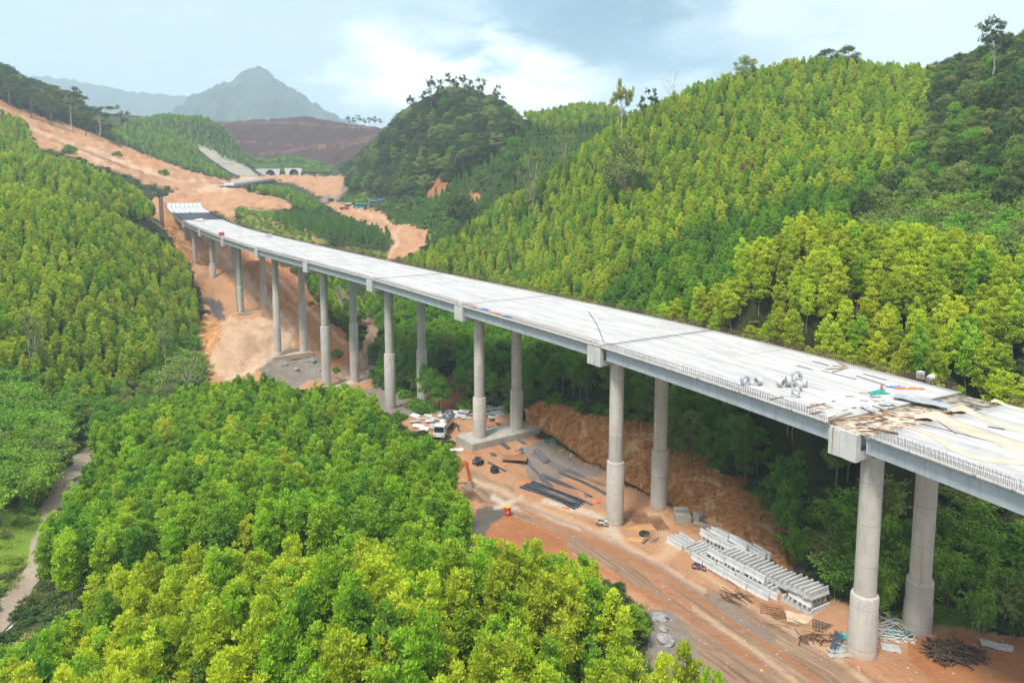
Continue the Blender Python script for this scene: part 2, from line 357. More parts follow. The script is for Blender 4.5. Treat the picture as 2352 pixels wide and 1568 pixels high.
_dr = np.array([[k[0] + math.cos(k[3]) * k[5], k[1] - math.sin(k[3]) * k[5], k[2]] for k in _dk])
_dc = np.array([[k[0], k[1], k[2], k[3], k[4], k[5]] for k in _dk])
def deck_over(x, y, pad=2.0):
    """height of the deck over each point, or a large number beside it"""
    out = np.full(x.shape, 1e6)
    if not len(x): return out
    i = np.argmin((x[:, None] - _dc[None, :, 0]) ** 2 + (y[:, None] - _dc[None, :, 1]) ** 2, axis=1)
    k = _dc[i]; 
    for _ in range(3):                     # slide along to the cross-line through the point
        dx = x - k[:, 0]; dy = y - k[:, 1]; t = dx * np.sin(k[:, 3]) + dy * np.cos(k[:, 3])
        i = np.clip(i + np.round(t / 2.0).astype(int), 0, len(_dc) - 1); k = _dc[i]
    dx = x - k[:, 0]; dy = y - k[:, 1]; t = dx * np.sin(k[:, 3]) + dy * np.cos(k[:, 3]); r = dx * np.cos(k[:, 3]) - dy * np.sin(k[:, 3])
    ok = (np.abs(t) < 3) & (r > k[:, 4] - pad) & (r < k[:, 5] + pad); out[ok] = k[ok, 2]; return out

# ------------------------------------------------------------------ terrain: surveyed points, each at its own distance
GP = []                                         # world points on the ground
def g_y(y_, pts, h=0.0):                        # fixed distance
    for u, v in pts: p = at_y(u, v, y_); GP.append((p[0], p[1], p[2] - h))
def g(pts, h=0.0):                              # (column, row, distance); h = height of what stands there
    for u, v, y in pts: p = at_y(u, v, y); GP.append((p[0], p[1], p[2] - h))
def gz(pts):                                    # (column, row, level)
    for u, v, z in pts: p = at_z(u, v, z); GP.append(tuple(p))
def gu(pts):                                    # (column, distance, level)
    for u, y, z in pts: GP.append(((u - 1176) / F * (y * CT - z * ST), y, z))
# work site and valley floor under the viaduct
gz([(1981, 1495, -45.4), (2106, 1441, -45.4), (2352, 1480, -45), (2352, 1568, -44.6), (2200, 1500, -45.2), (1900, 1560, -45), (1750, 1500, -45.6), (1600, 1420, -46.3), (1750, 1380, -47),
    (1860, 1400, -47), (1413, 1203, -48.9), (1516, 1163, -48.4), (1650, 1300, -47.8), (1700, 1245, -47.6), (1560, 1240, -48), (1102, 1040, -48.6), (1188, 1010, -48.6), (1260, 1030, -48.6), (1250, 1130, -48.6), (1100, 1090, -48.8),
    (1150, 1140, -48.7), (1300, 1200, -48.5), (1330, 1130, -48.7), (1060, 1010, -49.5), (960, 985, -50.2), (897, 932, -51.7), (972, 947, -51.5), (1000, 945, -50.8), (930, 960, -51), (815, 900, -55.3), (750, 885, -55.4), (860, 910, -54.2),
    (640, 843, -56.8), (698, 830, -56.8), (1160, 940, -49.6), (1215, 995, -48.7), (1090, 945, -50), (1480, 1130, -48.4)])
gz([(1070, 1140, -48.2), (1060, 1240, -47.5), (1150, 1220, -47.2), (1280, 1270, -46.8), (1400, 1320, -46.2), (1500, 1440, -45.2), (1560, 1520, -44.6), (1640, 1568, -44.2)])
# cut bank: foot, lip
gz([(1240, 985, -48.4), (1300, 1015, -48.4), (1360, 1055, -48.4), (1420, 1085, -48.3), (1500, 1125, -48.0), (1580, 1165, -47.8), (1660, 1205, -47.5), (1740, 1240, -47.2), (1790, 1275, -47), (1840, 1340, -46.5), (1920, 1390, -45.8)])
g([(1240, 925, 146), (1300, 935, 141.5), (1360, 950, 134.5), (1420, 963, 130), (1500, 968, 127), (1560, 1000, 120.5), (1620, 1040, 114.5), (1680, 1085, 109), (1740, 1135, 103), (1790, 1190, 97.5), (1840, 1290, 88.5)])
g([(1000, 915, 176), (1040, 918, 170), (1005, 872, 186), (1045, 868, 182)])
gu([(1250, 165, -41.5), (1400, 150, -37.5), (1520, 140, -36), (1650, 125, -35), (1760, 115, -34.5), (1850, 103, -35.5), (1950, 90, -40), (1100, 190, -47), (1000, 205, -49.5), (1180, 180, -44)])
gu([(2000, 78, -44.5), (2150, 74, -44.3), (2250, 76, -42.8), (2352, 76, -42.0), (2550, 74, -41), (2800, 70, -40), (2800, 50, -42), (2352, 55, -45.4), (2600, 55, -44)])
gu([(2000, 92, -39), (2150, 86, -39.5), (2300, 83, -39.5), (2500, 80, -38), (2800, 78, -36)])
# terraces round the far piers
gz([(554, 716, -45.2), (606, 715, -45.4), (500, 705, -44.6), (540, 760, -46), (620, 770, -49.5), (560, 830, -54), (500, 860, -55), (460, 860, -55), (480, 780, -47.5), (590, 860, -56.5), (660, 790, -52.5),
    (491, 636, -36.0), (535, 640, -36.3), (449, 620, -36.2), (480, 640, -36.5), (460, 660, -38), (424, 556, -26), (463, 560, -27), (405, 560, -26), (450, 585, -31), (500, 590, -32), (430, 500, -16.5), (395, 490, -13), (385, 480, -11.5)])
gu([(385, 446, -12.0), (460, 446, -12), (425, 437, -12.5), (425, 425, -14.5), (425, 455, -9.5), (520, 420, -13)])
g([(560, 620, 297), (620, 690, 275), (690, 745, 258), (760, 785, 244), (800, 830, 232), (600, 590, 300), (650, 650, 280), (720, 720, 262), (790, 770, 248)])
gz([(860, 880, -54.5), (868, 790, -54), (838, 740, -53), (820, 703, -51.5)])
gu([(700, 300, -44), (740, 285, -48), (780, 300, -48), (660, 330, -36), (880, 250, -53.5), (900, 300, -48), (930, 215, -54)])
# slopes beyond the viaduct
g([(560, 480, 425), (620, 525, 365), (700, 555, 335), (735, 498, 430), (800, 535, 385), (870, 570, 350), (700, 490, 450), (640, 490, 430), (540, 490, 410), (600, 510, 390), (760, 575, 330)])
g([(890, 585, 340), (900, 560, 360), (955, 550, 380), (990, 540, 390), (930, 520, 430), (880, 508, 470), (800, 482, 560), (840, 490, 520), (760, 462, 610), (800, 425, 700), (770, 445, 650), (720, 430, 690), (740, 452, 640)])
g([(490, 452, 480), (560, 455, 480), (620, 462, 480), (660, 478, 460), (450, 442, 490), (500, 432, 540), (560, 420, 620), (600, 412, 690), (540, 440, 520), (600, 440, 520), (480, 430, 560)])
g([(570, 432, 560), (640, 432, 560), (720, 470, 520), (690, 455, 540)], 9)
g([(620, 411, 850), (680, 411, 850), (750, 410, 840), (700, 410, 780), (650, 412, 760), (800, 412, 760), (560, 411, 800)])
gu([(620, 880, 26), (680, 880, 26), (650, 900, 34), (560, 880, 30), (740, 880, 28), (650, 930, 42)])
# orange cut on the left
g([(-300, 120, 620), (0, 240, 560), (100, 290, 560), (230, 330, 540), (350, 375, 525), (430, 402, 525), (490, 408, 580), (80, 330, 445), (200, 362, 435), (330, 420, 430), (420, 440, 450), (380, 470, 420), (340, 488, 395), (0, 262, 480), (280, 390, 440)])
g([(340, 520, 330), (395, 525, 370), (420, 570, 330), (440, 610, 300)])
g([(0, 155, 640), (80, 195, 640), (160, 222, 650), (240, 265, 660), (-300, 60, 660)], 14)
g([(250, 320, 600), (350, 365, 590), (430, 395, 600), (500, 398, 640)], 7)
# left hill, knolls behind it
g([(-300, 415, 225), (0, 425, 235), (100, 430, 245), (250, 475, 260), (350, 535, 275), (425, 600, 270), (440, 650, 258), (0, 550, 195), (200, 560, 215), (350, 650, 230), (425, 715, 235), (0, 680, 168), (200, 720, 182), (330, 770, 195), (-300, 560, 180), (-300, 690, 150), (100, 490, 222), (300, 580, 240)], 9)
g([(120, 850, 160), (250, 880, 170), (0, 800, 150), (400, 790, 205), (-300, 800, 130)], 8)
gu([(0, 290, -15), (150, 300, -18), (300, 310, -24), (-300, 280, -8), (400, 300, -32), (450, 240, -52), (430, 215, -55)])
g([(0, 352, 330), (100, 352, 340), (200, 375, 345), (300, 420, 345), (345, 460, 335), (0, 405, 305), (200, 435, 312), (-300, 330, 320)], 9)
g([(0, 255, 450), (60, 290, 440), (80, 325, 425), (-300, 200, 440), (0, 320, 400)], 8)
gu([(0, 375, 10), (150, 385, 2), (300, 385, -8)])
# plantation on the valley floor, track and meadow on the left
gu([(600, 105, -49), (300, 110, -50), (450, 90, -46.5), (800, 95, -47.5), (950, 95, -47.5), (600, 140, -51), (350, 145, -51.5), (780, 140, -51), (900, 125, -49.8), (600, 165, -53), (450, 175, -54), (350, 170, -54), (700, 180, -55.3), (560, 200, -56.2), (1000, 120, -49.3), (1030, 100, -48.3)])
gz([(210, 1030, -51.5), (120, 1200, -50.5), (60, 1330, -49.5), (10, 1440, -48), (60, 1150, -50), (0, 1220, -47.5), (-200, 1200, -44)])
gu([(0, 125, -44), (100, 135, -48), (0, 145, -45), (180, 160, -51.5), (-300, 120, -36), (-300, 95, -38)])
# near knoll below the camera
g([(860, 1265, 53), (500, 1300, 55), (300, 1275, 62), (1150, 1255, 56), (1380, 1330, 57), (100, 1440, 57), (700, 1500, 42), (1200, 1500, 43), (250, 1540, 44), (1480, 1560, 46)], 9.5)
gu([(450, 72, -43.5), (850, 68, -43.5), (1100, 70, -45.5), (1350, 70, -45.5), (1550, 58, -44.2), (1176, 25, -35), (300, 25, -36), (2000, 25, -42), (1176, 8, -35), (-500, 30, -40), (-500, 60, -44), (2800, 25, -44), (1750, 45, -44.5), (2000, 45, -45.2)])
# hillside beyond the viaduct on the right
gu([(1000, 275, -35), (950, 290, -38), (1000, 240, -43)])
g([(1000, 545, 300), (1100, 650, 250), (1200, 655, 232), (1200, 600, 262), (1200, 520, 300), (1200, 450, 330), (1300, 690, 190), (1300, 600, 215), (1300, 500, 255), (1300, 400, 292), (1400, 690, 155), (1400, 600, 182), (1400, 500, 220), (1400, 400, 255), (1400, 310, 283)], 9)
g([(1090, 508, 300), (1170, 443, 315), (1250, 400, 300), (1320, 345, 300), (1375, 310, 300), (1430, 268, 300), (1520, 228, 300), (1600, 193, 302), (1700, 163, 305), (1800, 143, 308), (1890, 128, 312), (2000, 142, 310), (2130, 152, 300), (1550, 420, 225), (1550, 550, 180), (1600, 330, 255), (1700, 500, 178), (1700, 400, 208), (1700, 280, 250), (1850, 420, 185), (1900, 300, 235), (2000, 250, 250), (1550, 620, 160), (1750, 540, 160)], 9)
gu([(1500, 340, 25), (1700, 350, 38), (1900, 360, 42), (1320, 345, 2), (1200, 360, -8), (2130, 350, 40), (2350, 320, 62), (1500, 400, 10), (1900, 440, 30)])
g([(1450, 655, 128), (1600, 575, 118), (1720, 520, 120), (1850, 480, 122), (2000, 515, 112), (2200, 545, 106), (2352, 565, 100), (1850, 600, 106), (1850, 700, 97), (2100, 700, 90), (2350, 700, 84), (1650, 680, 112), (2700, 560, 95)], 9)
gu([(1600, 135, -24), (1800, 138, -18.5), (2000, 130, -17), (2200, 122, -17.5), (1500, 140, -27), (1500, 128, -31), (1620, 118, -29), (1760, 108, -29.5), (1950, 97, -31), (2150, 88, -33), (2352, 80, -33.5), (2700, 80, -31)])
g([(2000, 455, 150), (2150, 430, 148), (2352, 425, 135), (2150, 300, 190), (2352, 300, 165), (2352, 130, 205), (2200, 200, 225), (2250, 130, 235), (2750, 100, 190), (2750, 420, 130), (2080, 380, 180)], 10)
# wooded hill in the middle
g([(1040, 197, 560), (950, 242, 580), (1130, 235, 560), (885, 292, 620), (830, 340, 680), (760, 385, 720), (1000, 320, 500), (900, 350, 570), (1090, 340, 460), (850, 390, 620)], 11)
g([(800, 432, 660), (870, 400, 590), (900, 450, 540), (900, 505, 480), (1000, 450, 430), (950, 510, 440), (1000, 505, 400), (1080, 470, 370), (1170, 400, 400), (1150, 300, 480), (1250, 282, 480), (1100, 400, 410), (820, 462, 590), (1030, 530, 370)], 4)
g([(1320, 228, 540), (1420, 243, 520), (1250, 262, 520), (1200, 262, 560)], 8)
gu([(1000, 680, 55), (1300, 640, 50), (1600, 600, 40), (900, 760, 50), (2000, 600, 50), (2600, 500, 80)])
# hills closing the valley
g([(300, 292, 800), (330, 272, 850), (400, 262, 900), (500, 264, 900), (260, 297, 760), (420, 322, 760), (350, 352, 690), (450, 362, 690), (500, 392, 690), (480, 347, 760), (620, 378, 930), (730, 375, 930)], 8)
g([(440, 337, 850), (470, 337, 860), (600, 400, 790), (520, 405, 760), (560, 372, 840), (500, 375, 780)])
g([(480, 300, 1000), (560, 283, 1100), (640, 283, 1150), (700, 268, 1200), (740, 275, 1180), (790, 289, 1150), (860, 294, 1100), (520, 350, 960), (700, 355, 980), (600, 330, 1020), (800, 335, 1000), (650, 310, 1060), (740, 310, 1090)])
gu([(700, 1500, 110), (300, 1300, 90), (0, 1000, 110), (-400, 1000, 150), (0, 1600, 90), (1200, 1100, 60), (1200, 1600, 80), (2000, 1000, 60), (2800, 1000, 80), (2800, 1600, 80), (-400, 1600, 100), (1000, 1250, 85), (2200, 1500, 70)])
GP = np.array(GP)

W0 = 60.0
def ab(X, Y): return X / Y, np.log(Y)
_ga, _gb = ab(GP[:, 0], GP[:, 1]); _gw = GP[:, 2] / (GP[:, 1] + W0)
_n = len(GP); _D = np.sqrt((_ga[:, None] - _ga) ** 2 + (_gb[:, None] - _gb) ** 2 + 0.02 ** 2)
_A = np.zeros((_n + 3, _n + 3)); _A[:_n, :_n] = _D - np.eye(_n) * 0.006; _A[:_n, _n] = 1; _A[:_n, _n + 1] = _ga; _A[:_n, _n + 2] = _gb; _A[_n:, :_n] = _A[:_n, _n:].T
_sol = np.linalg.solve(_A, np.concatenate([_gw, np.zeros(3)]))
NA, NB = 760, 860
A0, A1, B0, B1 = -1.12, 1.12, math.log(7.0), math.log(1750.0)
_av = np.linspace(A0, A1, NA); _bv = np.linspace(B0, B1, NB)
GA, GB = np.meshgrid(_av, _bv)
_w = np.zeros(GA.shape)
for i in range(NB):
    d = np.sqrt((GA[i][:, None] - _ga) ** 2 + (GB[i][:, None] - _gb) ** 2 + 0.02 ** 2)
    _w[i] = d @ _sol[:_n] + _sol[_n] + _sol[_n + 1] * GA[i] + _sol[_n + 2] * GB[i]
GY = np.exp(GB); GX = GA * GY; GZ = _w * (GY + W0)
# relief the survey is too coarse for
far_k = np.clip((GY - 250) / 500, 0, 1)
calm = 1 - 0.75 * (in_poly(*proj(GX, GY, GZ), [(1040, 1290), (1040, 1000), (1200, 985), (1400, 1085), (1560, 1165), (1800, 1275), (1960, 1395), (2400, 1450), (2700, 1800), (1500, 1700), (1480, 1400)]) & (GY < 150))
GZ += (fbm(GX / 22, GY / 22, 4, 1) * (0.7 + 2.6 * far_k) + fbm(GX / 4.5, GY / 4.5, 3, 9) * 0.22) * calm
GU, GV = proj(GX, GY, GZ)
_site = in_poly(GU, GV, [(1040, 1290), (1040, 1020), (1200, 960), (1400, 1085), (1560, 1165), (1800, 1275), (1960, 1400), (2400, 1460), (2700, 1800), (1500, 1700), (1400, 1330)]) & (GY < 150)
bank = in_poly(GU, GV, [(1200, 915), (1320, 925), (1420, 950), (1510, 955), (1620, 1025), (1710, 1090), (1800, 1180), (1830, 1300), (1700, 1232), (1560, 1172), (1400, 1092), (1215, 1000)]) & (GY > 85) & (GY < 152)
BANK_FOOT = np.array([at_z(u, v, z) for u, v, z in [(1208, 994, -48.9), (1240, 987, -48.8), (1300, 1018, -48.8), (1360, 1058, -48.8), (1420, 1089, -48.7), (1500, 1130, -48.4), (1580, 1170, -48.2), (1660, 1210, -47.9), (1740, 1246, -47.7), (1790, 1282, -47.4), (1835, 1340, -47.0)]])
BANK_LIP = np.array([at_y(u, v, y) for u, v, y in [(1206, 938, 147), (1240, 924, 145.6), (1300, 934, 141), (1360, 950, 134), (1420, 961, 129.5), (1500, 968, 126.5), (1560, 1000, 120), (1640, 1058, 112), (1710, 1112, 105.5), (1775, 1180, 98.5), (1838, 1300, 88)]])
_bk = np.linspace(0, 10, 260); _bF = np.stack([np.interp(_bk, np.arange(11), BANK_FOOT[:, c]) for c in range(3)], 1); _bL = np.stack([np.interp(_bk, np.arange(11), BANK_LIP[:, c]) for c in range(3)], 1)
_sel = np.nonzero((GY > 80) & (GY < 160) & (GX > 0) & (GX < 50)); _px = np.stack([GX[_sel], GY[_sel]], 1); _d = _bL - _bF; _len = np.hypot(_d[:, 0], _d[:, 1])
_best = np.full(len(_px), 1e9); _cap = np.full(len(_px), 1e9)      # keep the rough ground behind the face that is built for the bank below
for q in range(260):
    w_ = _px - _bF[q, :2]; hh_ = (w_ @ _d[q, :2]) / _len[q] ** 2; off = np.abs(w_[:, 0] * _d[q, 1] - w_[:, 1] * _d[q, 0]) / _len[q]
    ok = (hh_ > -0.15) & (hh_ < 1 + 5.0 / _len[q]) & (off < np.minimum(_best, 0.7)); t_ = np.clip(hh_, 0, 1) ** (1 / 1.45)
    zc_ = _bF[q, 2] + (_bL[q, 2] - _bF[q, 2]) * t_ - 1.5 * np.clip((hh_ + 0.05) * 5, 0.1, 1) + np.maximum(hh_ - 1, 0) * _len[q] * 0.55
    _cap[ok] = zc_[ok]; _best[ok] = off[ok]
GZ[_sel] = np.minimum(GZ[_sel], _cap)
gully = in_poly(GU, GV, [(470, 255), (870, 260), (880, 360), (720, 410), (470, 365)]) & (GY > 930)
GZ += np.where(gully, fbm(GX / 14, GY / 60, 4, 31) * 5.0, 0)
def H(x, y):
    """ground height, bilinear on the survey grid"""
    x = np.asarray(x, float); y = np.asarray(y, float)
    fa = np.clip((x / y - A0) / (A1 - A0) * (NA - 1), 0, NA - 1.001); fb = np.clip((np.log(np.maximum(y, 1)) - B0) / (B1 - B0) * (NB - 1), 0, NB - 1.001)
    i = fa.astype(int); j = fb.astype(int); p = fa - i; q = fb - j
    return (GZ[j, i] * (1 - p) + GZ[j, i + 1] * p) * (1 - q) + (GZ[j + 1, i] * (1 - p) + GZ[j + 1, i + 1] * p) * q
def ground(u, v, y0=20, y1=1500, n=2600):
    """where a line of sight first meets the ground"""
    d = ray(u, v); ys = np.exp(np.linspace(math.log(y0), math.log(y1), n)); s = ys / d[1]
    zz_ = d[2] * s - H(d[0] * s, ys); k = np.nonzero(zz_ <= 0)[0]
    if not len(k): y = ys[-1]
    elif k[0] == 0: y = ys[0]
    else: a, b = zz_[k[0] - 1], zz_[k[0]]; y = ys[k[0] - 1] + (ys[k[0]] - ys[k[0] - 1]) * a / (a - b)
    s = y / d[1]; x = d[0] * s
    return Vector((x, y, float(H(x, y))))

# ground cover: plain colours of earth, grass and stone by plot
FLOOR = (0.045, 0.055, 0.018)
DIRT = (0.45, 0.245, 0.135); PALE = (0.54, 0.365, 0.24); CLAY = (0.38, 0.165, 0.075); BANK = (0.50, 0.235, 0.085); ROADC = (0.30, 0.20, 0.135); GREY = (0.24, 0.205, 0.175); ASH = (0.13, 0.115, 0.105); GRITC = (0.36, 0.29, 0.225)
GRASS = (0.16, 0.24, 0.03); MEADOW = (0.17, 0.17, 0.045); BURNT = (0.066, 0.035, 0.031); LIME = (0.56, 0.48, 0.40); TRAIL = (0.22, 0.11, 0.065)
PLOTS = [   # colour, outline, nearest and farthest distance, ragged edge in px
    (DIRT, [(1050, 1300), (1045, 1020), (915, 970), (940, 950), (1160, 920), (1215, 990), (1400, 1085), (1560, 1165), (1700, 1230), (1800, 1280), (1900, 1370), (1960, 1385), (2080, 1435), (2200, 1440), (2352, 1465), (2800, 1480), (2800, 1900), (1400, 1900), (1560, 1540), (1480, 1400), (1400, 1330), (1200, 1290)], 35, 160, 10),
    (CLAY, [(2080, 1450), (2352, 1470), (2800, 1490), (2800, 1900), (2250, 1700), (2100, 1520)], 35, 90, 22),
    (ROADC, [(1075, 1090), (1130, 1105), (1300, 1185), (1420, 1240), (1600, 1330), (1800, 1440), (2010, 1560), (2100, 1640), (2100, 1900), (1480, 1900), (1640, 1560), (1530, 1400), (1400, 1310), (1250, 1215), (1130, 1160), (1060, 1130)], 30, 130, 14),
    (GREY, [(1180, 1030), (1260, 1010), (1330, 1060), (1390, 1090), (1330, 1110), (1220, 1100)], 90, 150, 14),
    (CLAY, [(1060, 1200), (1090, 1170), (1150, 1175), (1300, 1235), (1340, 1300), (1050, 1300)], 60, 110, 10),
    (ASH, [(1050, 1240), (1100, 1160), (1160, 1170), (1120, 1210), (1090, 1300), (1040, 1300)], 60, 110, 12),
    (GREY, [(1490, 1400), (1540, 1400), (1580, 1450), (1640, 1560), (1660, 1640), (1480, 1600)], 40, 80, 10),
    (CLAY, [(960, 935), (985, 905), (1008, 860), (1052, 858), (1066, 905), (1050, 945)], 150, 230, 6),
    (GREY, [(790, 865), (870, 890), (960, 915), (965, 960), (830, 935)], 140, 230, 12),
    (DIRT, [(330, 490), (395, 470), (470, 478), (560, 560), (690, 640), (730, 715), (815, 790), (840, 830), (860, 870), (860, 910), (640, 900), (470, 880), (452, 800), (470, 720), (432, 590), (380, 530)], 195, 460, 7),
    (CLAY, [(560, 560), (690, 640), (740, 720), (815, 790), (838, 845), (770, 850), (700, 760), (620, 680), (540, 600)], 200, 420, 7),
    (BANK, [(452, 750), (470, 720), (505, 745), (560, 780), (575, 830), (540, 855), (470, 870)], 190, 300, 5), (BANK, [(392, 470), (420, 480), (450, 560), (440, 610), (400, 560), (380, 520)], 280, 430, 4),
    (PALE, [(520, 740), (640, 735), (680, 790), (640, 830), (540, 870), (470, 860), (500, 790)], 195, 300, 16),
    (GREY, [(590, 850), (640, 800), (710, 795), (770, 860), (660, 900)], 190, 240, 10),
    (ASH, [(470, 690), (510, 695), (520, 740), (490, 730)], 200, 320, 6),
    (ROADC, [(812, 695), (838, 700), (882, 790), (872, 850), (830, 880), (740, 885), (835, 800), (845, 770)], 190, 340, 5),
    (DIRT, [(-400, 60), (0, 232), (60, 258), (230, 322), (360, 368), (470, 408), (520, 420), (560, 408), (625, 406), (575, 430), (565, 442), (660, 465), (672, 482), (560, 482), (540, 490), (545, 502), (470, 482), (380, 482), (330, 490), (330, 470), (415, 440), (330, 420), (200, 364), (75, 338), (78, 312), (0, 264), (-400, 150)], 378, 900, 5),
    (PALE, [(440, 440), (500, 424), (560, 412), (600, 410), (560, 432), (480, 448)], 440, 760, 4),
    (PALE, [(120, 330), (230, 345), (360, 395), (420, 420), (330, 405), (200, 370)], 380, 600, 10),
    (MEADOW, [(540, 474), (640, 488), (720, 536), (770, 568), (900, 578), (880, 604), (700, 570), (620, 545), (545, 505)], 300, 470, 8),
    (DIRT, [(742, 468), (780, 470), (880, 492), (905, 516), (960, 525), (1002, 540), (965, 580), (880, 604), (905, 560), (860, 520), (800, 502)], 315, 660, 6),
    (GREY, [(800, 408), (815, 404), (792, 450), (765, 468), (735, 462)], 560, 780, 4),
    (DIRT, [(600, 404), (770, 404), (805, 413), (775, 455), (730, 452), (690, 430), (640, 416)], 600, 880, 5),
    (MEADOW, [(800, 420), (870, 395), (925, 415), (905, 470), (800, 466)], 480, 700, 10),
    (CLAY, [(980, 440), (1020, 410), (1040, 420), (1000, 470)], 330, 480, 8), (CLAY, [(1060, 450), (1110, 440), (1090, 480)], 330, 480, 8),
    (BURNT, [(478, 250), (870, 250), (875, 350), (740, 400), (480, 372)], 935, 1700, 5),
    (GRITC, [(205, 1026), (228, 1040), (190, 1092), (118, 1205), (108, 1300), (40, 1415), (-20, 1480), (-50, 1440), (58, 1300), (80, 1205), (118, 1112), (170, 1046)], 70, 170, 7),
    (GRASS, [(-300, 1120), (60, 1135), (92, 1190), (60, 1295), (-300, 1420)], 60, 160, 8),
    (GRASS, [(2000, 1400), (2110, 1380), (2300, 1420), (2260, 1450), (2080, 1430)], 60, 100, 10)]
TRACKS = [  # colour, polyline, half width in px, distances
    (LIME, [(1135, 1140), (1170, 1160), (1240, 1180), (1330, 1215), (1400, 1240)], 7, 60, 140), (LIME, [(1135, 1165), (1180, 1150), (1200, 1140)], 5, 60, 140), (LIME, [(1250, 1150), (1340, 1175), (1420, 1200)], 6, 60, 140), (LIME, [(1400, 1215), (1420, 1240)], 12, 60, 140),
    (PALE, [(1600, 1300), (1750, 1410), (1900, 1500), (2040, 1600)], 7, 40, 110), (CLAY, [(1200, 1225), (1400, 1320), (1560, 1400), (1750, 1530)], 8, 40, 110), (PALE, [(1500, 1200), (1560, 1250), (1500, 1290)], 16, 60, 120), (GREY, [(1640, 1380), (1760, 1460)], 16, 40, 110),
    ((0.62, 0.48, 0.36), [(515, 565), (550, 640), (630, 710), (672, 760), (650, 800), (580, 850), (520, 875)], 6, 195, 330), (PALE, [(500, 565), (535, 640), (610, 715), (655, 765)], 4, 200, 330), (LIME, [(760, 890), (840, 870), (868, 830)], 7, 190, 300),
    (PALE, [(893, 588), (915, 560), (905, 540), (920, 525)], 5, 320, 480), (PALE, [(820, 490), (880, 505), (900, 520)], 3, 400, 600), (DIRT, [(700, 530), (740, 570)], 3, 300, 420), (CLAY, [(600, 505), (700, 528)], 3, 330, 450),
    (TRAIL, [(480, 283), (600, 281), (700, 284), (800, 292), (860, 294)], 1.0, 940, 1300), (TRAIL, [(485, 327), (560, 325), (690, 336), (760, 332), (860, 312)], 1.0, 940, 1300), (TRAIL, [(540, 356), (650, 350), (700, 340), (780, 338), (850, 322)], 1.3, 930, 1300), (CLAY, [(480, 362), (560, 360)], 3, 930, 1200),
    (PALE, [(405, 420), (470, 418), (480, 440)], 2, 400, 600), (CLAY, [(0, 236), (120, 290), (260, 345)], 5, 470, 640)]
U_, V_ = proj(GX, GY, GZ)
_tr = random.Random(5)
for q in range(5):      # wheel ruts along the haul road
    o_ = _tr.uniform(-1, 1); a_ = _tr.uniform(0, .5); b_ = a_ + _tr.uniform(.2, .5)
    cen = [(1080, 1112), (1200, 1165), (1330, 1225), (1450, 1290), (1590, 1385), (1740, 1490), (1880, 1600)]; wdt = [18, 28, 38, 48, 62, 80, 95]
    TRACKS.append((_tr.choice((PALE, PALE, (0.27, 0.185, 0.13), (0.30, 0.22, 0.17), CLAY)), [(u_ + o_ * w_ * .75, v_ - o_ * w_ * .8) for k_, ((u_, v_), w_) in enumerate(zip(cen, wdt)) if a_ * 6 - .5 <= k_ <= b_ * 6 + 1.5], _tr.uniform(6, 11), 35, 130))
for q in range(26):      # rills and benches along the cutting and down the terraces
    o_ = _tr.uniform(-1, 1); a_ = _tr.uniform(0, .6); b_ = a_ + _tr.uniform(.15, .4)
    cen, nx_, ny_, wd_ = (([(0, 250), (120, 305), (240, 350), (360, 395), (470, 425)], -.3, 1, 30), ([(430, 500), (500, 560), (590, 650), (680, 740), (760, 810)], 1, -.75, 55))[q % 2]
    TRACKS.append((_tr.choice((PALE, CLAY, (0.33, 0.15, 0.07), (0.50, 0.30, 0.17), BANK)), [(u_ + o_ * wd_ * nx_, v_ + o_ * wd_ * ny_) for k_, (u_, v_) in enumerate(cen) if a_ * 4 - .6 <= k_ <= b_ * 4 + 1], _tr.uniform(1.2, 3.2), 200, 700))
TRACKS = [t_ for t_ in TRACKS if len(t_[1]) > 1]
jx = fbm(GX / 6, GY / 6, 4, 41) * 1.4; jy = fbm(GX / 6, GY / 6, 4, 51) * 1.4
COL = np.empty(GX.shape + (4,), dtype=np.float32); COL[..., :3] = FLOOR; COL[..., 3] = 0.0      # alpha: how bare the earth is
for c, poly, d0, d1, e in PLOTS:
    m = in_poly(U_ + jx * e, V_ + jy * e, poly) & (GY > d0) & (GY < d1)
    COL[m, :3] = c; COL[m, 3] = 0.25 if c in (GRASS, MEADOW) else 1.0
for c, line, wd, d0, d1 in TRACKS:
    d = line_dist(U_ + jx * wd * 0.8, V_ + jy * wd * 0.8, line); k = np.clip(1.4 - d / wd, 0, 1) * ((GY > d0) & (GY < d1)) * 0.85
    COL[..., :3] = COL[..., :3] * (1 - k[..., None]) + np.array(c) * k[..., None]; COL[..., 3] = np.maximum(COL[..., 3], k)
COL[..., 3] = np.maximum(COL[..., 3], bank * 1.0)
CUT = (np.abs(COL[..., :3] - np.array(BANK)).sum(-1) < 0.5) * (bank | (np.abs(COL[..., :3] - np.array(BANK)).sum(-1) < 0.02)) * (COL[..., 3] > .5) * 1.0
HAUL = (np.abs(COL[..., :3] - np.array(ROADC)).sum(-1) < 0.02) * 1.0 + 0.45 * (np.abs(COL[..., :3] - np.array(DIRT)).sum(-1) < 0.02) * (GY < 160)
rid = (1 - 2 * np.abs(fbm(GX / 9, GY / 14, 4, 61))) * np.clip(GY / 260, 0, 2.2) * 1.3 + fbm(GX / 2.6, GY / 3.2, 3, 64) * 0.55
GZ += np.where((COL[..., 3] > 0.9) & (GY > 190) & (GY < 800), rid - 0.3, 0)
def bare(x, y):
    fa = np.clip(np.round((x / y - A0) / (A1 - A0) * (NA - 1)), 0, NA - 1).astype(int); fb = np.clip(np.round((np.log(y) - B0) / (B1 - B0) * (NB - 1)), 0, NB - 1).astype(int)
    return COL[fb, fa, 3]

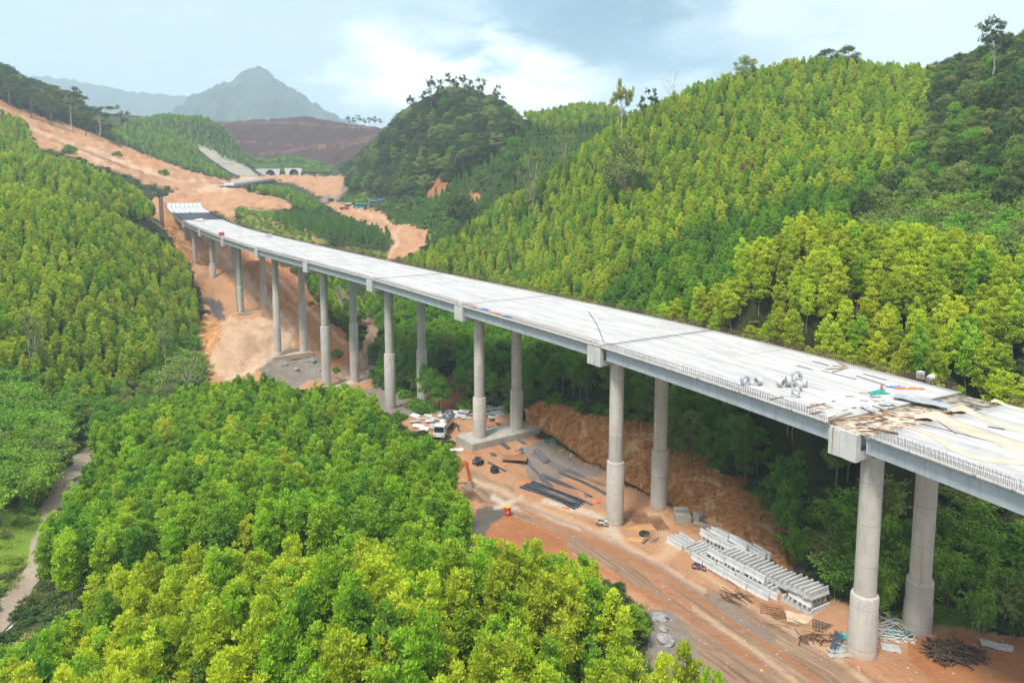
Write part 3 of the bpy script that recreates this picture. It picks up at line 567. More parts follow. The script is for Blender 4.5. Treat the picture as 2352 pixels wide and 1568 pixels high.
def terrain_mat():
    m = bpy.data.materials.new('earth'); m.use_nodes = True; t = NT(m.node_tree)
    a = t.n('ShaderNodeAttribute', attribute_name='gcol'); tc = t.n('ShaderNodeTexCoord').outputs['Object']
    n1_ = t.noise(tc, 0.10, 8, 0.62, 0.3); n2_ = t.noise(tc, 0.9, 7, 0.68, 0.4); n3_ = t.noise(tc, 4.0, 4, 0.7)
    c = t.mix(t.math('MULTIPLY', t.ramp(n1_, 0.42, 0.66), 0.45), a.outputs['Color'], t.mix(1.0, a.outputs['Color'], rgb(0.72, 0.62, 0.55), 'MULTIPLY'))
    c = t.mix(t.math('MULTIPLY', t.ramp(n2_, 0.50, 0.72), 0.55), c, t.mix(1.0, c, rgb(0.66, 0.56, 0.48), 'MULTIPLY'))
    c = t.mix(t.math('MULTIPLY', t.ramp(n2_, 0.47, 0.30), 0.40), c, t.mix(1.0, c, rgb(1.22, 1.22, 1.22), 'MULTIPLY'))
    c = t.mix(t.math('MULTIPLY', t.ramp(n3_, 0.60, 0.70), 0.35), c, t.mix(1.0, c, rgb(0.5, 0.5, 0.52), 'MULTIPLY'))
    st = t.noise(t.n('ShaderNodeMapping', {0: tc, 3: (0.8, 0.8, 0.7)}).outputs[0], 1.0, 5, 0.7, 0.5)
    nz = t.n('ShaderNodeSeparateXYZ', {0: t.n('ShaderNodeNewGeometry').outputs['Normal']}).outputs[2]
    steep = t.ramp(nz, 0.80, 0.55)
    c = t.mix(t.math('MULTIPLY', steep, t.math('MULTIPLY', t.ramp(st, 0.46, 0.62), 0.6)), c, t.mix(1.0, c, rgb(0.45, 0.40, 0.36), 'MULTIPLY'))
    c = t.mix(t.math('MULTIPLY', steep, t.math('MULTIPLY', t.ramp(st, 0.42, 0.30), 0.45)), c, t.mix(1.0, c, rgb(1.5, 1.6, 1.8), 'MULTIPLY'))
    bkm = t.n('ShaderNodeAttribute', attribute_name='cut').outputs['Fac']
    bn = t.noise(tc, 0.42, 9, 0.68, 0.8); bn2 = t.noise(t.n('ShaderNodeMapping', {0: tc, 3: (1.6, 1.6, 0.35)}).outputs[0], 1.0, 7, 0.7, 0.3)
    c = t.mix(t.math('MULTIPLY', bkm, t.math('MULTIPLY', t.ramp(bn, 0.53, 0.58), 0.8)), c, rgb(0.60, 0.38, 0.20))
    c = t.mix(t.math('MULTIPLY', bkm, t.math('MULTIPLY', t.ramp(bn, 0.45, 0.40), 0.75)), c, rgb(0.20, 0.105, 0.04))
    c = t.mix(t.math('MULTIPLY', bkm, t.math('MULTIPLY', t.ramp(bn2, 0.57, 0.64), 0.7)), c, rgb(0.23, 0.10, 0.04))
    rd = t.n('ShaderNodeAttribute', attribute_name='haul').outputs['Fac']
    rt = t.n('ShaderNodeMapping', {0: t.n('ShaderNodeMapping', {0: tc, 2: (0, 0, R(64))}).outputs[0], 3: (0.05, 1.1, 0.3)}).outputs[0]       # ruts run along the road
    rn = t.noise(rt, 1.0, 7, 0.65, 0.25)
    c = t.mix(t.math('MULTIPLY', rd, t.math('MULTIPLY', t.ramp(rn, 0.50, 0.64), 0.75)), c, t.mix(1.0, c, rgb(0.55, 0.50, 0.47), 'MULTIPLY'))
    c = t.mix(t.math('MULTIPLY', rd, t.math('MULTIPLY', t.ramp(rn, 0.46, 0.34), 0.6)), c, rgb(0.46, 0.32, 0.22))
    p = t.n('ShaderNodeBsdfPrincipled', {'Base Color': c, 'Roughness': 0.95, 'Specular IOR Level': 0.15})
    b1 = t.n('ShaderNodeBump', {'Height': t.noise(tc, 0.7, 8, 0.7, 0.3), 'Strength': 0.7, 'Distance': 0.5})
    t.t.links.new(b1.outputs[0], p.inputs['Normal'])
    t.n('ShaderNodeOutputMaterial', {0: p.outputs[0]}); return m
M_EARTH = terrain_mat()
idx = np.arange(NA * NB).reshape(NB, NA)
quads = np.stack([idx[:-1, :-1], idx[:-1, 1:], idx[1:, 1:], idx[1:, :-1]], -1).reshape(-1, 4)
tm = mesh_np('terrain', np.stack([GX, GY, GZ], -1).reshape(-1, 3), quads, M_EARTH, {'gcol': ('FLOAT_COLOR', COL.reshape(-1, 4)), 'haul': ('FLOAT', HAUL.ravel()), 'cut': ('FLOAT', CUT.ravel())}, smooth=True)
tag(link('terrain', tm), kind='structure')

# the cut bank behind the piers, a face of its own: buttresses, ledges, drip stains
def cut_bank():
    foot, lip = BANK_FOOT, BANK_LIP
    ns, nt = 420, 64; k = np.linspace(0, 10, ns); ii = np.arange(11)
    Fp = np.stack([np.interp(k, ii, foot[:, c]) for c in range(3)], 1); Lp = np.stack([np.interp(k, ii, lip[:, c]) for c in range(3)], 1)
    tan = np.gradient(Fp + Lp, axis=0); tan /= np.linalg.norm(tan, axis=1, keepdims=True); out = np.stack([tan[:, 1], -tan[:, 0], 0 * k], 1)
    out *= np.sign((out * (Fp - Lp)).sum(1, keepdims=True))          # away from the hill
    sl = np.r_[0, np.cumsum(np.linalg.norm(np.diff(Fp, axis=0), axis=1))]
    T = np.linspace(0, 1, nt); V = []
    for t in T:
        h = t ** 1.45; P = Fp + (Lp - Fp) * np.array([h, h, 0])[None, :]; P[:, 2] = Fp[:, 2] + (Lp[:, 2] - Fp[:, 2]) * t
        q = sl * 1.0; zz_ = P[:, 2]
        butt = np.abs(fbm(q / 5.5 + fbm(q / 9, zz_ / 6, 2, 95) * .8, zz_ / 16, 3, 91)) * 2.6 - 0.5
        led = fbm(q / 7, zz_ / 1.6, 3, 92) * 0.55 + fbm(q / 1.1, zz_ / 0.9, 3, 93) * 0.28
        env = np.minimum(1, 3.2 * t + .25) * np.clip((1.02 - t) * 9, 0.15, 1) * np.clip(np.minimum(k, 10 - k) * 1.5, 0.1, 1)
        V.append(P + out * (0.75 + (butt + led) * env)[:, None] + np.array([0, 0, 0.25])[None, :] * t)
    for b_, dz in ((1.0, 0.05), (2.6, -0.5)): V.append(Lp - out * (b_ + np.abs(fbm(sl / 2, sl * 0, 2, 97)) * 1.0)[:, None] + np.array([0, 0, 0.25 + dz]))
    V = np.array(V); n2 = len(V); idx = np.arange(n2 * ns).reshape(n2, ns)
    q = np.stack([idx[:-1, :-1], idx[:-1, 1:], idx[1:, 1:], idx[1:, :-1]], -1).reshape(-1, 4)
    m = bpy.data.materials.new('cut_clay'); m.use_nodes = True; t = NT(m.node_tree); tc = t.n('ShaderNodeTexCoord').outputs['Object']
    a = t.noise(tc, 0.33, 9, 0.66, 0.7); b = t.noise(tc, 1.3, 8, 0.68, 0.4); d = t.noise(t.n('ShaderNodeMapping', {0: tc, 3: (1.1, 1.1, 0.12)}).outputs[0], 1.0, 7, 0.65, 0.3)
    c = t.mix(t.ramp(b, 0.38, 0.64), rgb(0.44, 0.17, 0.055), rgb(0.62, 0.30, 0.11))
    c = t.mix(t.math('MULTIPLY', t.ramp(a, 0.53, 0.60), 0.85), c, rgb(0.68, 0.43, 0.23))
    c = t.mix(t.math('MULTIPLY', t.ramp(a, 0.45, 0.38), 0.6), c, rgb(0.22, 0.12, 0.05))
    c = t.mix(t.math('MULTIPLY', t.ramp(d, 0.55, 0.64), 0.65), c, rgb(0.17, 0.085, 0.035))
    p = t.n('ShaderNodeBsdfPrincipled', {'Base Color': c, 'Roughness': 0.95, 'Specular IOR Level': 0.15})
    bm_ = t.n('ShaderNodeBump', {'Height': b, 'Strength': 0.8, 'Distance': 0.4}); t.t.links.new(bm_.outputs[0], p.inputs['Normal']); t.n('ShaderNodeOutputMaterial', {0: p.outputs[0]})
    tag(link('cut_bank', mesh_np('cut_bank', V.reshape(-1, 3), q, m, smooth=True)), kind='structure'); return Lp, out
LIP, LIPN = cut_bank()

# ------------------------------------------------------------------ mountains far behind the valley
def mountain(name, sky_line, y, depth, seed, c1, c2, rough_px=1.0):
    us = np.array([p[0] for p in sky_line], float); vs = np.array([p[1] for p in sky_line], float)
    n1_, n2_ = 300, 110
    U = np.linspace(us[0], us[-1], n1_); V = np.interp(U, us, vs)
    ZR = np.array([at_y(u, v, y)[2] for u, v in zip(U, V)]); X0 = (U - 1176) / F * (y * CT - np.interp(U, U, ZR) * ST)
    T = np.linspace(-1, 1, n2_)
    XX, TT = np.meshgrid(X0, T); YY = y + TT * depth
    base = 15.0
    prof = np.clip(1 - np.abs(TT), 0, 1) ** 1.15
    spur = fbm(XX / (depth * 0.16), YY / (depth * 0.5), 5, seed)
    ZR = ZR + fbm(U / 9.0, U * 0, 3, seed + 7) * 7 * rough_px
    ZZ = base + (ZR[None, :] - base) * prof * (1 + spur * 0.55 * np.clip(np.abs(TT) * 3, 0, 1)) + fbm(XX / 30, YY / 30, 4, seed + 3) * 16 * rough_px
    idx = np.arange(n1_ * n2_).reshape(n2_, n1_)
    q = np.stack([idx[:-1, :-1], idx[:-1, 1:], idx[1:, 1:], idx[1:, :-1]], -1).reshape(-1, 4)
    m = mesh_np(name, np.stack([XX, YY, ZZ], -1).reshape(-1, 3), q, mat(name + '_slope', c1, c2, 0.012, 0.95, bump=1.0, bscale=0.12, detail=8), smooth=True)
    return tag(link(name, m), kind='structure')
mountain('mountain', [(330, 310), (380, 262), (420, 240), (480, 205), (535, 186), (554, 165), (577, 154), (594, 150), (612, 158), (640, 184), (670, 200), (700, 222), (740, 246), (780, 270), (820, 286), (900, 312)], 3700, 1150, 60, (0.015, 0.036, 0.022), (0.05, 0.08, 0.035))
mountain('distant_ridge', [(-700, 190), (-300, 150), (0, 160), (50, 168), (120, 178), (200, 190), (300, 208), (400, 216), (500, 226), (640, 262), (800, 292), (950, 320)], 5000, 900, 70, (0.02, 0.045, 0.03), (0.045, 0.07, 0.04))
mb2 = MB(); mb2.add([(-5600, 1500, 14), (5600, 1500, 14), (5600, 6000, 14), (-5600, 6000, 14)], [(0, 1, 2, 3)])
tag(mb2.build('valley_plain', mat('plain_green', (0.05, 0.08, 0.03), (0.08, 0.12, 0.05), 0.01, 0.95)), kind='structure')

# ------------------------------------------------------------------ the viaduct: piers, spans, edge reinforcement
viaduct = tag(empty('viaduct', (34.6, 66.0, -47)), 'long unfinished concrete viaduct on paired round columns crossing the valley', 'bridge')
def to_local(p): return Vector(p) - viaduct.location
def vb(s, r, dz=0.0): return to_local(bp(s, r, dz))
STEP = {0: [(1374, 1338)], 1: [(1063, 1038)], 2: [(914, 898)], 3: [(813, 803)], 4: [(750, 742)], 5: [(811, 694)], 6: [(659, 655)], 7: [(606, 625)]}
WIDEN = {5: True}
COLR = 1.03
for k in range(0, len(PIER) - 1):
    i = k - 1; X, Y, Z, hd = PIER[k]; h = R(hd); s0 = SS[k]
    if k == len(PIER) - 2: continue
    pier = link('pier', None, viaduct, to_local((X, Y, Z)), -h)     # local x = across, local y = along
    n_, f_ = NEAR[k] - 0.02, FAR[k]
    ct = CAPT[k]
    # pier cap: ledge, stem between the girder ends, upright end wall
    c = MB(); e0, e1 = n_ + 0.55, min(f_ - 0.4, 12.5)
    c.hexa([(e0, -1.35 + ct, 0), (e1, -1.35 + ct, 0), (e1, 1.35 + ct, 0), (e0, 1.35 + ct, 0), (e0, -1.35 + ct, 0.85), (f_ - 0.3, -1.35 + ct, 0.85), (f_ - 0.3, 1.35 + ct, 0.85), (e0, 1.35 + ct, 0.85)])
    c.box(e0, f_ - 0.3, -0.62 + ct, 0.62 + ct, 0.852, DECK_H - 0.36)
    c.build('pier_cap', M_CAP, pier)
    c = MB(); c.box(n_ - 0.05, n_ + 0.546, -1.5 + ct, 1.5 + ct, -0.03, DECK_H - 0.31)
    if k % 3 == 1: c.box(n_ - 0.13, n_ - 0.052, -1.5 + ct, -0.42 + ct, -0.03, DECK_H - 0.34); c.box(n_ - 0.13, n_ - 0.052, 0.32 + ct, 1.5 + ct, -0.03, DECK_H - 0.5)
    c.build('end_wall', M_CAP, pier)
    for j, rx in enumerate((0.0, 8.72)):
        wx, wy = X + math.cos(h) * rx, Y - math.sin(h) * rx
        gz_ = float(H(wx, wy)); foot = gz_ - 1.5 - Z
        st_z = None
        if i in STEP:
            v = STEP[i][0][j]; d = ray(1176, v); st_z = d[2] / d[1] * (wy - 1.0) - Z
        H_ = -foot
        prof = [(COLR, H_ + 0.05)]
        if st_z is not None:
            b = st_z - foot
            prof = [(COLR, H_ + 0.05), (COLR, b + 0.02), (1.22, b - 0.06), (1.30, b - 0.22), (1.30, 0)]
            if i == 5 and j == 0: prof = [(COLR, H_ + 0.05), (COLR, H_ * 0.62), (1.13, H_ * 0.62 - 0.15), (1.13, b), (1.36, b - 0.2), (1.36, 0)]
            if i == 0: prof[-1:] = [(1.30, b - 2.6), (1.37, b - 2.8), (1.37, 0)]
        else: prof = [(COLR, H_ + 0.05), (COLR, 0)]
        c = MB(); c.lathe(prof[::-1], 28)
        c.build('column', M_COLUMN, pier, (rx, 0, foot), smooth=True)
    if i == 2:                                                   # pier with its pile cap in view
        c = MB(); c.box(-3.4, 12.6, -3.0, 3.4, 0, 2.8); c.box(-3.2, 12.4, -2.8, 3.2, 2.802, 2.86)
        c.build('footing', M_BLOCK, pier, (0, 0, float(H(X, Y)) - Z - 1.3))
    if i in (5, 6):
        c = MB(); c.box(-2.4, 11.2, -2.2, 2.2, 0, 1.6); c.build('footing', mat('buried_footing', (0.45, 0.33, 0.22), (0.52, 0.42, 0.32), 0.8, 0.9), pier, (0, 0, float(H(X, Y)) - Z - 1.15))
# abutment under the last beams
c = MB(); X, Y, Z, hd = PIER[-1]; h = R(hd)
c.box(NEAR[-1] + 0.3, FAR[-1] - 0.3, -1.2, 1.2, -8, 0.9); c.box(NEAR[-1] + 0.3, FAR[-1] - 0.3, 0.3, 1.2, 0.902, DECK_H - 0.5)
c.build('abutment', M_BLOCK, viaduct, to_local((X, Y, Z)), -h)

def strip(name, s0, s1, fr0, fr1, z_top, thick, mats, parent, ds=2.0, attr=False, wav=0.0):
    """slab following the line between two fractions of the deck width (fr as functions of s)"""
    ss = np.linspace(s0, s1, max(2, int((s1 - s0) / ds) + 1)); nn = 13 if attr else 2
    V = []; A = []
    for s in ss:
        r0, r1 = fr0(s), fr1(s)
        for q in range(nn):
            r = r0 + (r1 - r0) * q / (nn - 1); V.append(vb(s, r, z_top)); A.append((s, r - r0, r1 - r))
    m0 = len(V)
    for s in ss:
        r0, r1 = fr0(s), fr1(s)
        for q in range(nn):
            r = r0 + (r1 - r0) * q / (nn - 1); V.append(vb(s, r, z_top - thick)); A.append((s, r - r0, r1 - r))
    Fc = []; mi = []
    n = len(ss)
    for i in range(n - 1):
        for q in range(nn - 1):
            a = i * nn + q; Fc.append((a, a + 1, a + nn + 1, a + nn)); mi.append(0)
            a += m0; Fc.append((a, a + nn, a + nn + 1, a + 1)); mi.append(1)
        a = i * nn; Fc.append((a, a + nn, a + nn + m0, a + m0)); mi.append(1)
        a = i * nn + nn - 1; Fc.append((a, a + m0, a + nn + m0, a + nn)); mi.append(1)
    for q in range(nn - 1):
        Fc.append((q, q + m0, q + 1 + m0, q + 1)); mi.append(1)
        a = (n - 1) * nn + q; Fc.append((a, a + 1, a + 1 + m0, a + m0)); mi.append(1)
    m = mesh_np(name, V, Fc, None, {'st': ('FLOAT_VECTOR', A)})
    for x in mats: m.materials.append(x)
    if len(mats) > 1: m.polygons.foreach_set('material_index', np.array(mi, dtype=np.int32))
    return link(name, m, parent)
nearf = lambda s: cubic(s, SS, NEAR); farf = lambda s: cubic(s, SS, FAR)
def bars_edge(s0, s1, side, dense, hgt, parent, mt):
    """starter bars of the parapet standing in a double row along the slab edge"""
    c = MB(); s = s0; rr = random.Random(int(s0) + side)
    while s < s1:
        for off in (0.12, 0.42):
            r = nearf(s) + off if side < 0 else farf(s) - off
            hh = hgt * rr.uniform(0.8, 1.1)
            c.bar(vb(s, r, -0.05), vb(s + rr.uniform(-.06, .06), r + rr.uniform(-.05, .05), hh), 0.026)
        s += dense
    for off in (0.12, 0.42):
        for zz_ in ((0.28, 0.6) if side < 0 else (0.35, 0.75)):
            s = s0
            while s < s1 - 2:
                r = (lambda q: nearf(q) + off) if side < 0 else (lambda q: farf(q) - off)
                c.bar(vb(s, r(s), zz_), vb(min(s + 5, s1), r(min(s + 5, s1)), zz_), 0.03); s += 5
    return c.build('starter_bars', mt, parent)
for k in range(len(PIER) - 1):
    s0, s1 = SS[k], SS[k + 1]; i = k - 1
    span = link('span', None, viaduct)
    a0 = s0 + (2.9 if i == 0 else 0.06); a1 = s1 - (1.8 if i == -1 else 0.06)
    if i in (1, 3, 5): a0 = s0 + 0.02
    last = i >= 9
    if not last:
        d_ = strip('deck_slab', a0, a1, nearf, farf, 0.0, 0.30, [M_DECK, M_SOFFIT], span, attr=True)
        bars_edge(a0 + 0.3, a1 - 0.3, -1, 0.34 if i < 5 else 0.6, 0.48 if i > 0 else 0.75, span, M_REBARG if i < 1 else M_REBAR)
        bars_edge(a0 + 0.3, a1 - 0.3, 1, 0.28 if i < 5 else 0.6, 0.95, span, M_REBAR)
    ng = 8
    for q in range(ng):
        fr = (q + 0.5) / ng
        c0 = lambda s, fr=fr, w_=0: nearf(s) + 0.95 + (farf(s) - nearf(s) - 1.9) * fr
        if q == 0: cc = lambda s: nearf(s) + 0.95
        elif q == ng - 1: cc = lambda s: farf(s) - 0.95
        else: cc = lambda s, q=q: nearf(s) + 0.95 + (farf(s) - nearf(s) - 1.9) * q / (ng - 1)
        gtop = -0.302 if not last else -0.12
        ss = np.linspace(s0 + 1.1, s1 - 1.1, 9); V = []; Fc = []
        ww = 0.62 if not last else 0.62
        secs = [(-ww, gtop), (ww, gtop), (ww, gtop - 0.16), (0.40, gtop - 0.22), (0.34, -2.02), (-0.34, -2.02), (-0.40, gtop - 0.22), (-ww, gtop - 0.16)]
        if last: secs = [(-1.02, gtop), (1.02, gtop), (1.02, gtop - 0.1), (0.42, gtop - 0.2), (0.34, -2.02), (-0.34, -2.02), (-0.42, gtop - 0.2), (-1.02, gtop - 0.1)]
        for s in ss:
            for (dx, dz) in secs: V.append(vb(s, cc(s) + dx, dz))
        for a in range(8):
            for b in range(8): Fc.append((a * 8 + b, a * 8 + (b + 1) % 8, a * 8 + 8 + (b + 1) % 8, a * 8 + 8 + b))
        Fc.append(tuple(range(7, -1, -1))); Fc.append(tuple(range(64, 72)))
        m = bpy.data.meshes.new('girder'); m.from_pydata([tuple(v) for v in V], [], Fc); m.materials.append(M_GIRDER if not last else M_BARRIER); m.update()
        link('girder', m, span)
    if i == 8: 
        strip('reinforcement_mat', a0 + 4, s1 + 0.5, lambda s: nearf(s) + 0.2, lambda s: farf(s) - 0.2, 0.14, 0.12, [M_BLACK], span)
        for f0, f1 in ((lambda s: nearf(s) + 0.02, lambda s: nearf(s) + 0.14), (lambda s: farf(s) - 0.14, lambda s: farf(s) - 0.02)): strip('edge_formwork', a0 + 3, s1 + 0.5, f0, f1, 1.0, 1.2, [M_BLACK], span)
    if i == 0: strip('gap_formwork', s0 - 1.78, a0 - 0.02, lambda s: nearf(s) + 0.3, lambda s: farf(s) - 0.2, -0.26, 0.03, [mat('old_formwork', (0.16, 0.11, 0.07), (0.56, 0.46, 0.36), 0.9, 0.9, detail=8, stretch=(1.0, 2.5, 1.0), lo=0.42, hi=0.56)], span)
    if i in (1, 3): 
        strip('joint_seal', a0 + 0.02 - 0.25, a0 + 0.02, nearf, farf, 0.006, 0.2, [M_RUBBER], span)
    if i in (0, 2): strip('cold_joint', a1 - 14.2, a1 - 14.0, lambda s: nearf(s) + 2, farf, 0.004, 0.02, [mat('joint_grey', (0.36, 0.36, 0.36))], span)

# ------------------------------------------------------------------ trees
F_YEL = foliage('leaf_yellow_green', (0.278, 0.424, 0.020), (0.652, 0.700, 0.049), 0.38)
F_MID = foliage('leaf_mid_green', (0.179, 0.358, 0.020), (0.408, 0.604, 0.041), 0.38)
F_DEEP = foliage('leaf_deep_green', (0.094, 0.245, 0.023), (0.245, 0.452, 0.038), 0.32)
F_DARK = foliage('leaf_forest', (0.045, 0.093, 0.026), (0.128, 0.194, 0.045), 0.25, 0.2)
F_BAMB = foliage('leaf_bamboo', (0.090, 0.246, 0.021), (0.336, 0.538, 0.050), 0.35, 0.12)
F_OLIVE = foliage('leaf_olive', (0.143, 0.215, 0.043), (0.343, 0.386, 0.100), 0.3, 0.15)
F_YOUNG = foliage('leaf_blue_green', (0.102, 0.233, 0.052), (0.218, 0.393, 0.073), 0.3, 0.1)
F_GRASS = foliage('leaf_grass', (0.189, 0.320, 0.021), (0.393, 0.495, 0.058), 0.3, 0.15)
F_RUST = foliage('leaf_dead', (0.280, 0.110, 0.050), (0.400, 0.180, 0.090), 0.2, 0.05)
def unit(a): return a / np.maximum(np.linalg.norm(a, axis=1, keepdims=True), 1e-6)
def leaf_quads(C, AX, L, Wd, rng, lv):
    n = len(C); AX = unit(AX); S = unit(np.cross(AX, unit(rng.normal(size=(n, 3)) + [0, 0, 0.15])))
    L = np.broadcast_to(L, (n,))[:, None] / 2; Wd = np.broadcast_to(Wd, (n,))[:, None] / 2
    V = np.stack([C - AX * L, C + S * Wd - AX * L * 0.1, C + AX * L, C - S * Wd - AX * L * 0.1], 1).reshape(-1, 3)
    return V, np.arange(4 * n).reshape(n, 4), np.repeat(lv, 4)
def clump_crown(name, mats_, centres, radii, per, leaf, rng, up=0.5, flat=0.8, out=0.8):
    n = len(centres); k = np.repeat(np.arange(n), per); m = len(k)
    d = unit(rng.normal(size=(m, 3))); rr = rng.random(m)[:, None] ** 0.45
    off = d * rr * radii[k][:, None] * [1, 1, flat]
    C = centres[k] + off
    ax = d * out + rng.normal(size=(m, 3)) * 0.5 + [0, 0, up]
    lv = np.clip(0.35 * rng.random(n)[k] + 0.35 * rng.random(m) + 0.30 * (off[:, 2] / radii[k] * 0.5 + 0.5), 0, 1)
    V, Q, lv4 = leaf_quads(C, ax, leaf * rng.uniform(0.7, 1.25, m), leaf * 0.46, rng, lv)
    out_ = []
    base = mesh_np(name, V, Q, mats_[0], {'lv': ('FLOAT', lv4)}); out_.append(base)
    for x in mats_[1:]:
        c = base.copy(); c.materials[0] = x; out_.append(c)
    return out_
def limbs(name, paths, mt, n=6):
    c = MB()
    for pts, r0, r1 in paths: c.tube(pts, list(np.linspace(r0, r1, len(pts))), n, caps=False)
    m = c.mesh(name, mt); m.polygons.foreach_set('use_smooth', np.ones(len(m.polygons), dtype=bool)); return m
def wiggle(a, b, n, amp, rng):
    a = np.array(a, float); b = np.array(b, float)
    P = [a + (b - a) * t for t in np.linspace(0, 1, n)]
    for p in P[1:-1]: p += rng.normal(size=3) * amp
    return [tuple(p) for p in P]
def acacia(seed):
    """young plantation tree ten metres tall: thin stem, crown of several upright plumes"""
    rng = np.random.default_rng(seed); n = 118; ph = rng.random(3) * 6.28
    L = [(0, 0, 10.0, 0.95)] + [(math.cos(a) * q, math.sin(a) * q, rng.uniform(7.2, 9.3), rng.uniform(0.6, 0.8)) for a, q in zip(ph[0] + np.arange(5) * 1.26 + rng.normal(size=5) * 0.25, rng.uniform(0.55, 0.95, 5))]
    L = np.array(L); wt = np.array([0.34] + [0.132] * 5); li = rng.choice(6, n, p=wt / wt.sum()); t = rng.random(n) ** 0.9; th = rng.random(n) * 6.283
    rr = np.interp(t, [0, 0.25, 0.6, 0.88, 1], [0.55, 1.0, 0.98, 0.70, 0.25]) * L[li, 3] * 1.06 * np.sqrt(0.2 + 0.8 * rng.random(n))
    z0 = 3.2; C = np.stack([L[li, 0] * (0.45 + 0.55 * t) + np.cos(th) * rr, L[li, 1] * (0.45 + 0.55 * t) + np.sin(th) * rr, z0 + t * (L[li, 2] - 0.25 - z0)], 1)
    rad = rng.uniform(0.34, 0.58, n) * (1.12 - 0.25 * t)
    crown = clump_crown('crown', [F_YEL, F_MID, F_DEEP], C, rad, 46, 0.31, rng, 0.8)
    P = [(wiggle((0, 0, -0.8), (0, 0, 9.2), 6, 0.08, rng), 0.085, 0.02)]
    for q in range(1, 6): P.append((wiggle((0, 0, 2.6 + 0.35 * q), (L[q, 0], L[q, 1], L[q, 2] - 1), 4, 0.05, rng), 0.04, 0.012))
    return crown, limbs('trunk', P, M_BARK, 6)
def forest_tree(seed, h=11.0, r=2.9, n=56, per=52, rad=(0.7, 1.15), leaf=0.46, mats_=None, low=0.38, bark=None, pale=False):
    """broadleaf tree with forking limbs and a wide uneven crown"""
    rng = np.random.default_rng(seed)
    th = rng.random(n) * 2 * math.pi; t = rng.random(n)
    ph = rng.random(3) * 6.28
    env = np.interp(t, [0, 0.25, 0.6, 0.85, 1], [0.65, 1.0, 0.92, 0.62, 0.22]) * (1 + 0.25 * np.sin(2 * th + ph[0]) + 0.18 * np.sin(3 * th + ph[1] + 4 * t))
    rr = env * r * np.sqrt(0.25 + 0.75 * rng.random(n))
    C = np.stack([np.cos(th) * rr, np.sin(th) * rr, h * low + t * h * (0.96 - low)], 1)
    crown = clump_crown('crown', mats_ or [F_DARK, F_OLIVE, F_DEEP], C, rng.uniform(rad[0], rad[1], n), per, leaf, rng, 0.35, 0.65)
    fork = h * low * 0.9
    P = [(wiggle((0, 0, -0.9), (0, 0, fork), 4, 0.06, rng), 0.02 * h, 0.014 * h)]
    for q in rng.choice(n, 14, replace=False):
        P.append((wiggle((0, 0, fork - 0.1), C[q], 4, 0.2, rng), 0.009 * h, 0.002 * h))
    return crown, limbs('trunk', P, bark or (M_PALEBARK if pale else M_BARK), 7)
def emergent_tree(seed, h=13.0):
    """tall pale stem with a sparse flat-topped crown"""
    rng = np.random.default_rng(seed); C = []; P = []
    P.append((wiggle((0, 0, -1), (rng.normal() * 0.4, rng.normal() * 0.4, h * 0.78), 6, 0.12, rng), 0.19, 0.10)); top = np.array(P[0][0][-1])
    for q in range(12):
        a = q * 2.4 + rng.random(); L = rng.uniform(1.0, 3.4); z0 = rng.uniform(0.5, 0.78) * h
        s = np.array([top[0] * z0 / (h * .78), top[1] * z0 / (h * .78), z0]); e = np.array([math.cos(a) * L + s[0], math.sin(a) * L + s[1], min(z0 + rng.uniform(1.6, 3.4), h)])
        P.append((wiggle(s, e, 4, 0.15, rng), 0.07, 0.02))
        for _ in range(7): C.append(e + rng.normal(size=3) * [0.7, 0.7, 0.35])
    C = np.array(C)
    return clump_crown('crown', [F_DARK, F_OLIVE], C, rng.uniform(0.45, 0.85, len(C)), 44, 0.40, rng, 0.3, 0.6), limbs('trunk', P, M_PALEBARK, 7)
def bamboo(seed, h=6.5):
    """clump of arching stems with drooping sprays"""
    rng = np.random.default_rng(seed); C = []; AX = []; LV = []; P = []
    for q in range(34):
        a = rng.random() * 6.28; lean = rng.uniform(0.6, 3.0); hh = h * rng.uniform(0.55, 1.0); b = rng.normal(size=2) * 0.5
        pts = []
        for t in np.linspace(0, 1, 7):
            pts.append((b[0] + math.cos(a) * lean * t ** 2.2, b[1] + math.sin(a) * lean * t ** 2.2, -0.3 + hh * (t * 1.35 - 0.42 * t ** 2.6)))
        if q < 16: P.append((pts, 0.045, 0.012))
        pts = np.array(pts); lv0 = rng.random()
        for t in rng.uniform(0.28, 1.0, 72):
            i = min(int(t * 6), 5); p = pts[i] + (pts[i + 1] - pts[i]) * (t * 6 - i)
            d = rng.normal(size=3); d /= np.linalg.norm(d)
            C.append(p + d * rng.uniform(0.1, 0.75) * [1, 1, 0.6]); AX.append(d * 0.7 + [math.cos(a) * 0.5, math.sin(a) * 0.5, -0.35]); LV.append(0.5 * lv0 + 0.3 * rng.random() + 0.2 * t)
    C = np.array(C); AX = np.array(AX)
    V, Q, l4 = leaf_quads(C, AX, rng.uniform(0.35, 0.65, len(C)), 0.17, rng, np.array(LV))
    base = mesh_np('crown', V, Q, F_BAMB, {'lv': ('FLOAT', l4)}); c2 = base.copy(); c2.materials[0] = F_OLIVE
    c3 = base.copy(); c3.materials[0] = F_DEEP
    return [base, c2, c3], limbs('stems', P, M_BARK, 5)
def bush(seed, mats_=None):
    rng = np.random.default_rng(seed); n = 26; th = rng.random(n) * 6.28; r = np.sqrt(rng.random(n)) * 1.05
    C = np.stack([np.cos(th) * r, np.sin(th) * r, 0.25 + (1 - (r / 1.1) ** 2) * 1.1 * rng.uniform(0.5, 1.0, n)], 1)
    return clump_crown('bush', mats_ or [F_BAMB, F_OLIVE, F_DEEP, F_GRASS, F_DARK], C, rng.uniform(0.3, 0.5, n), 34, 0.30, rng, 0.5)
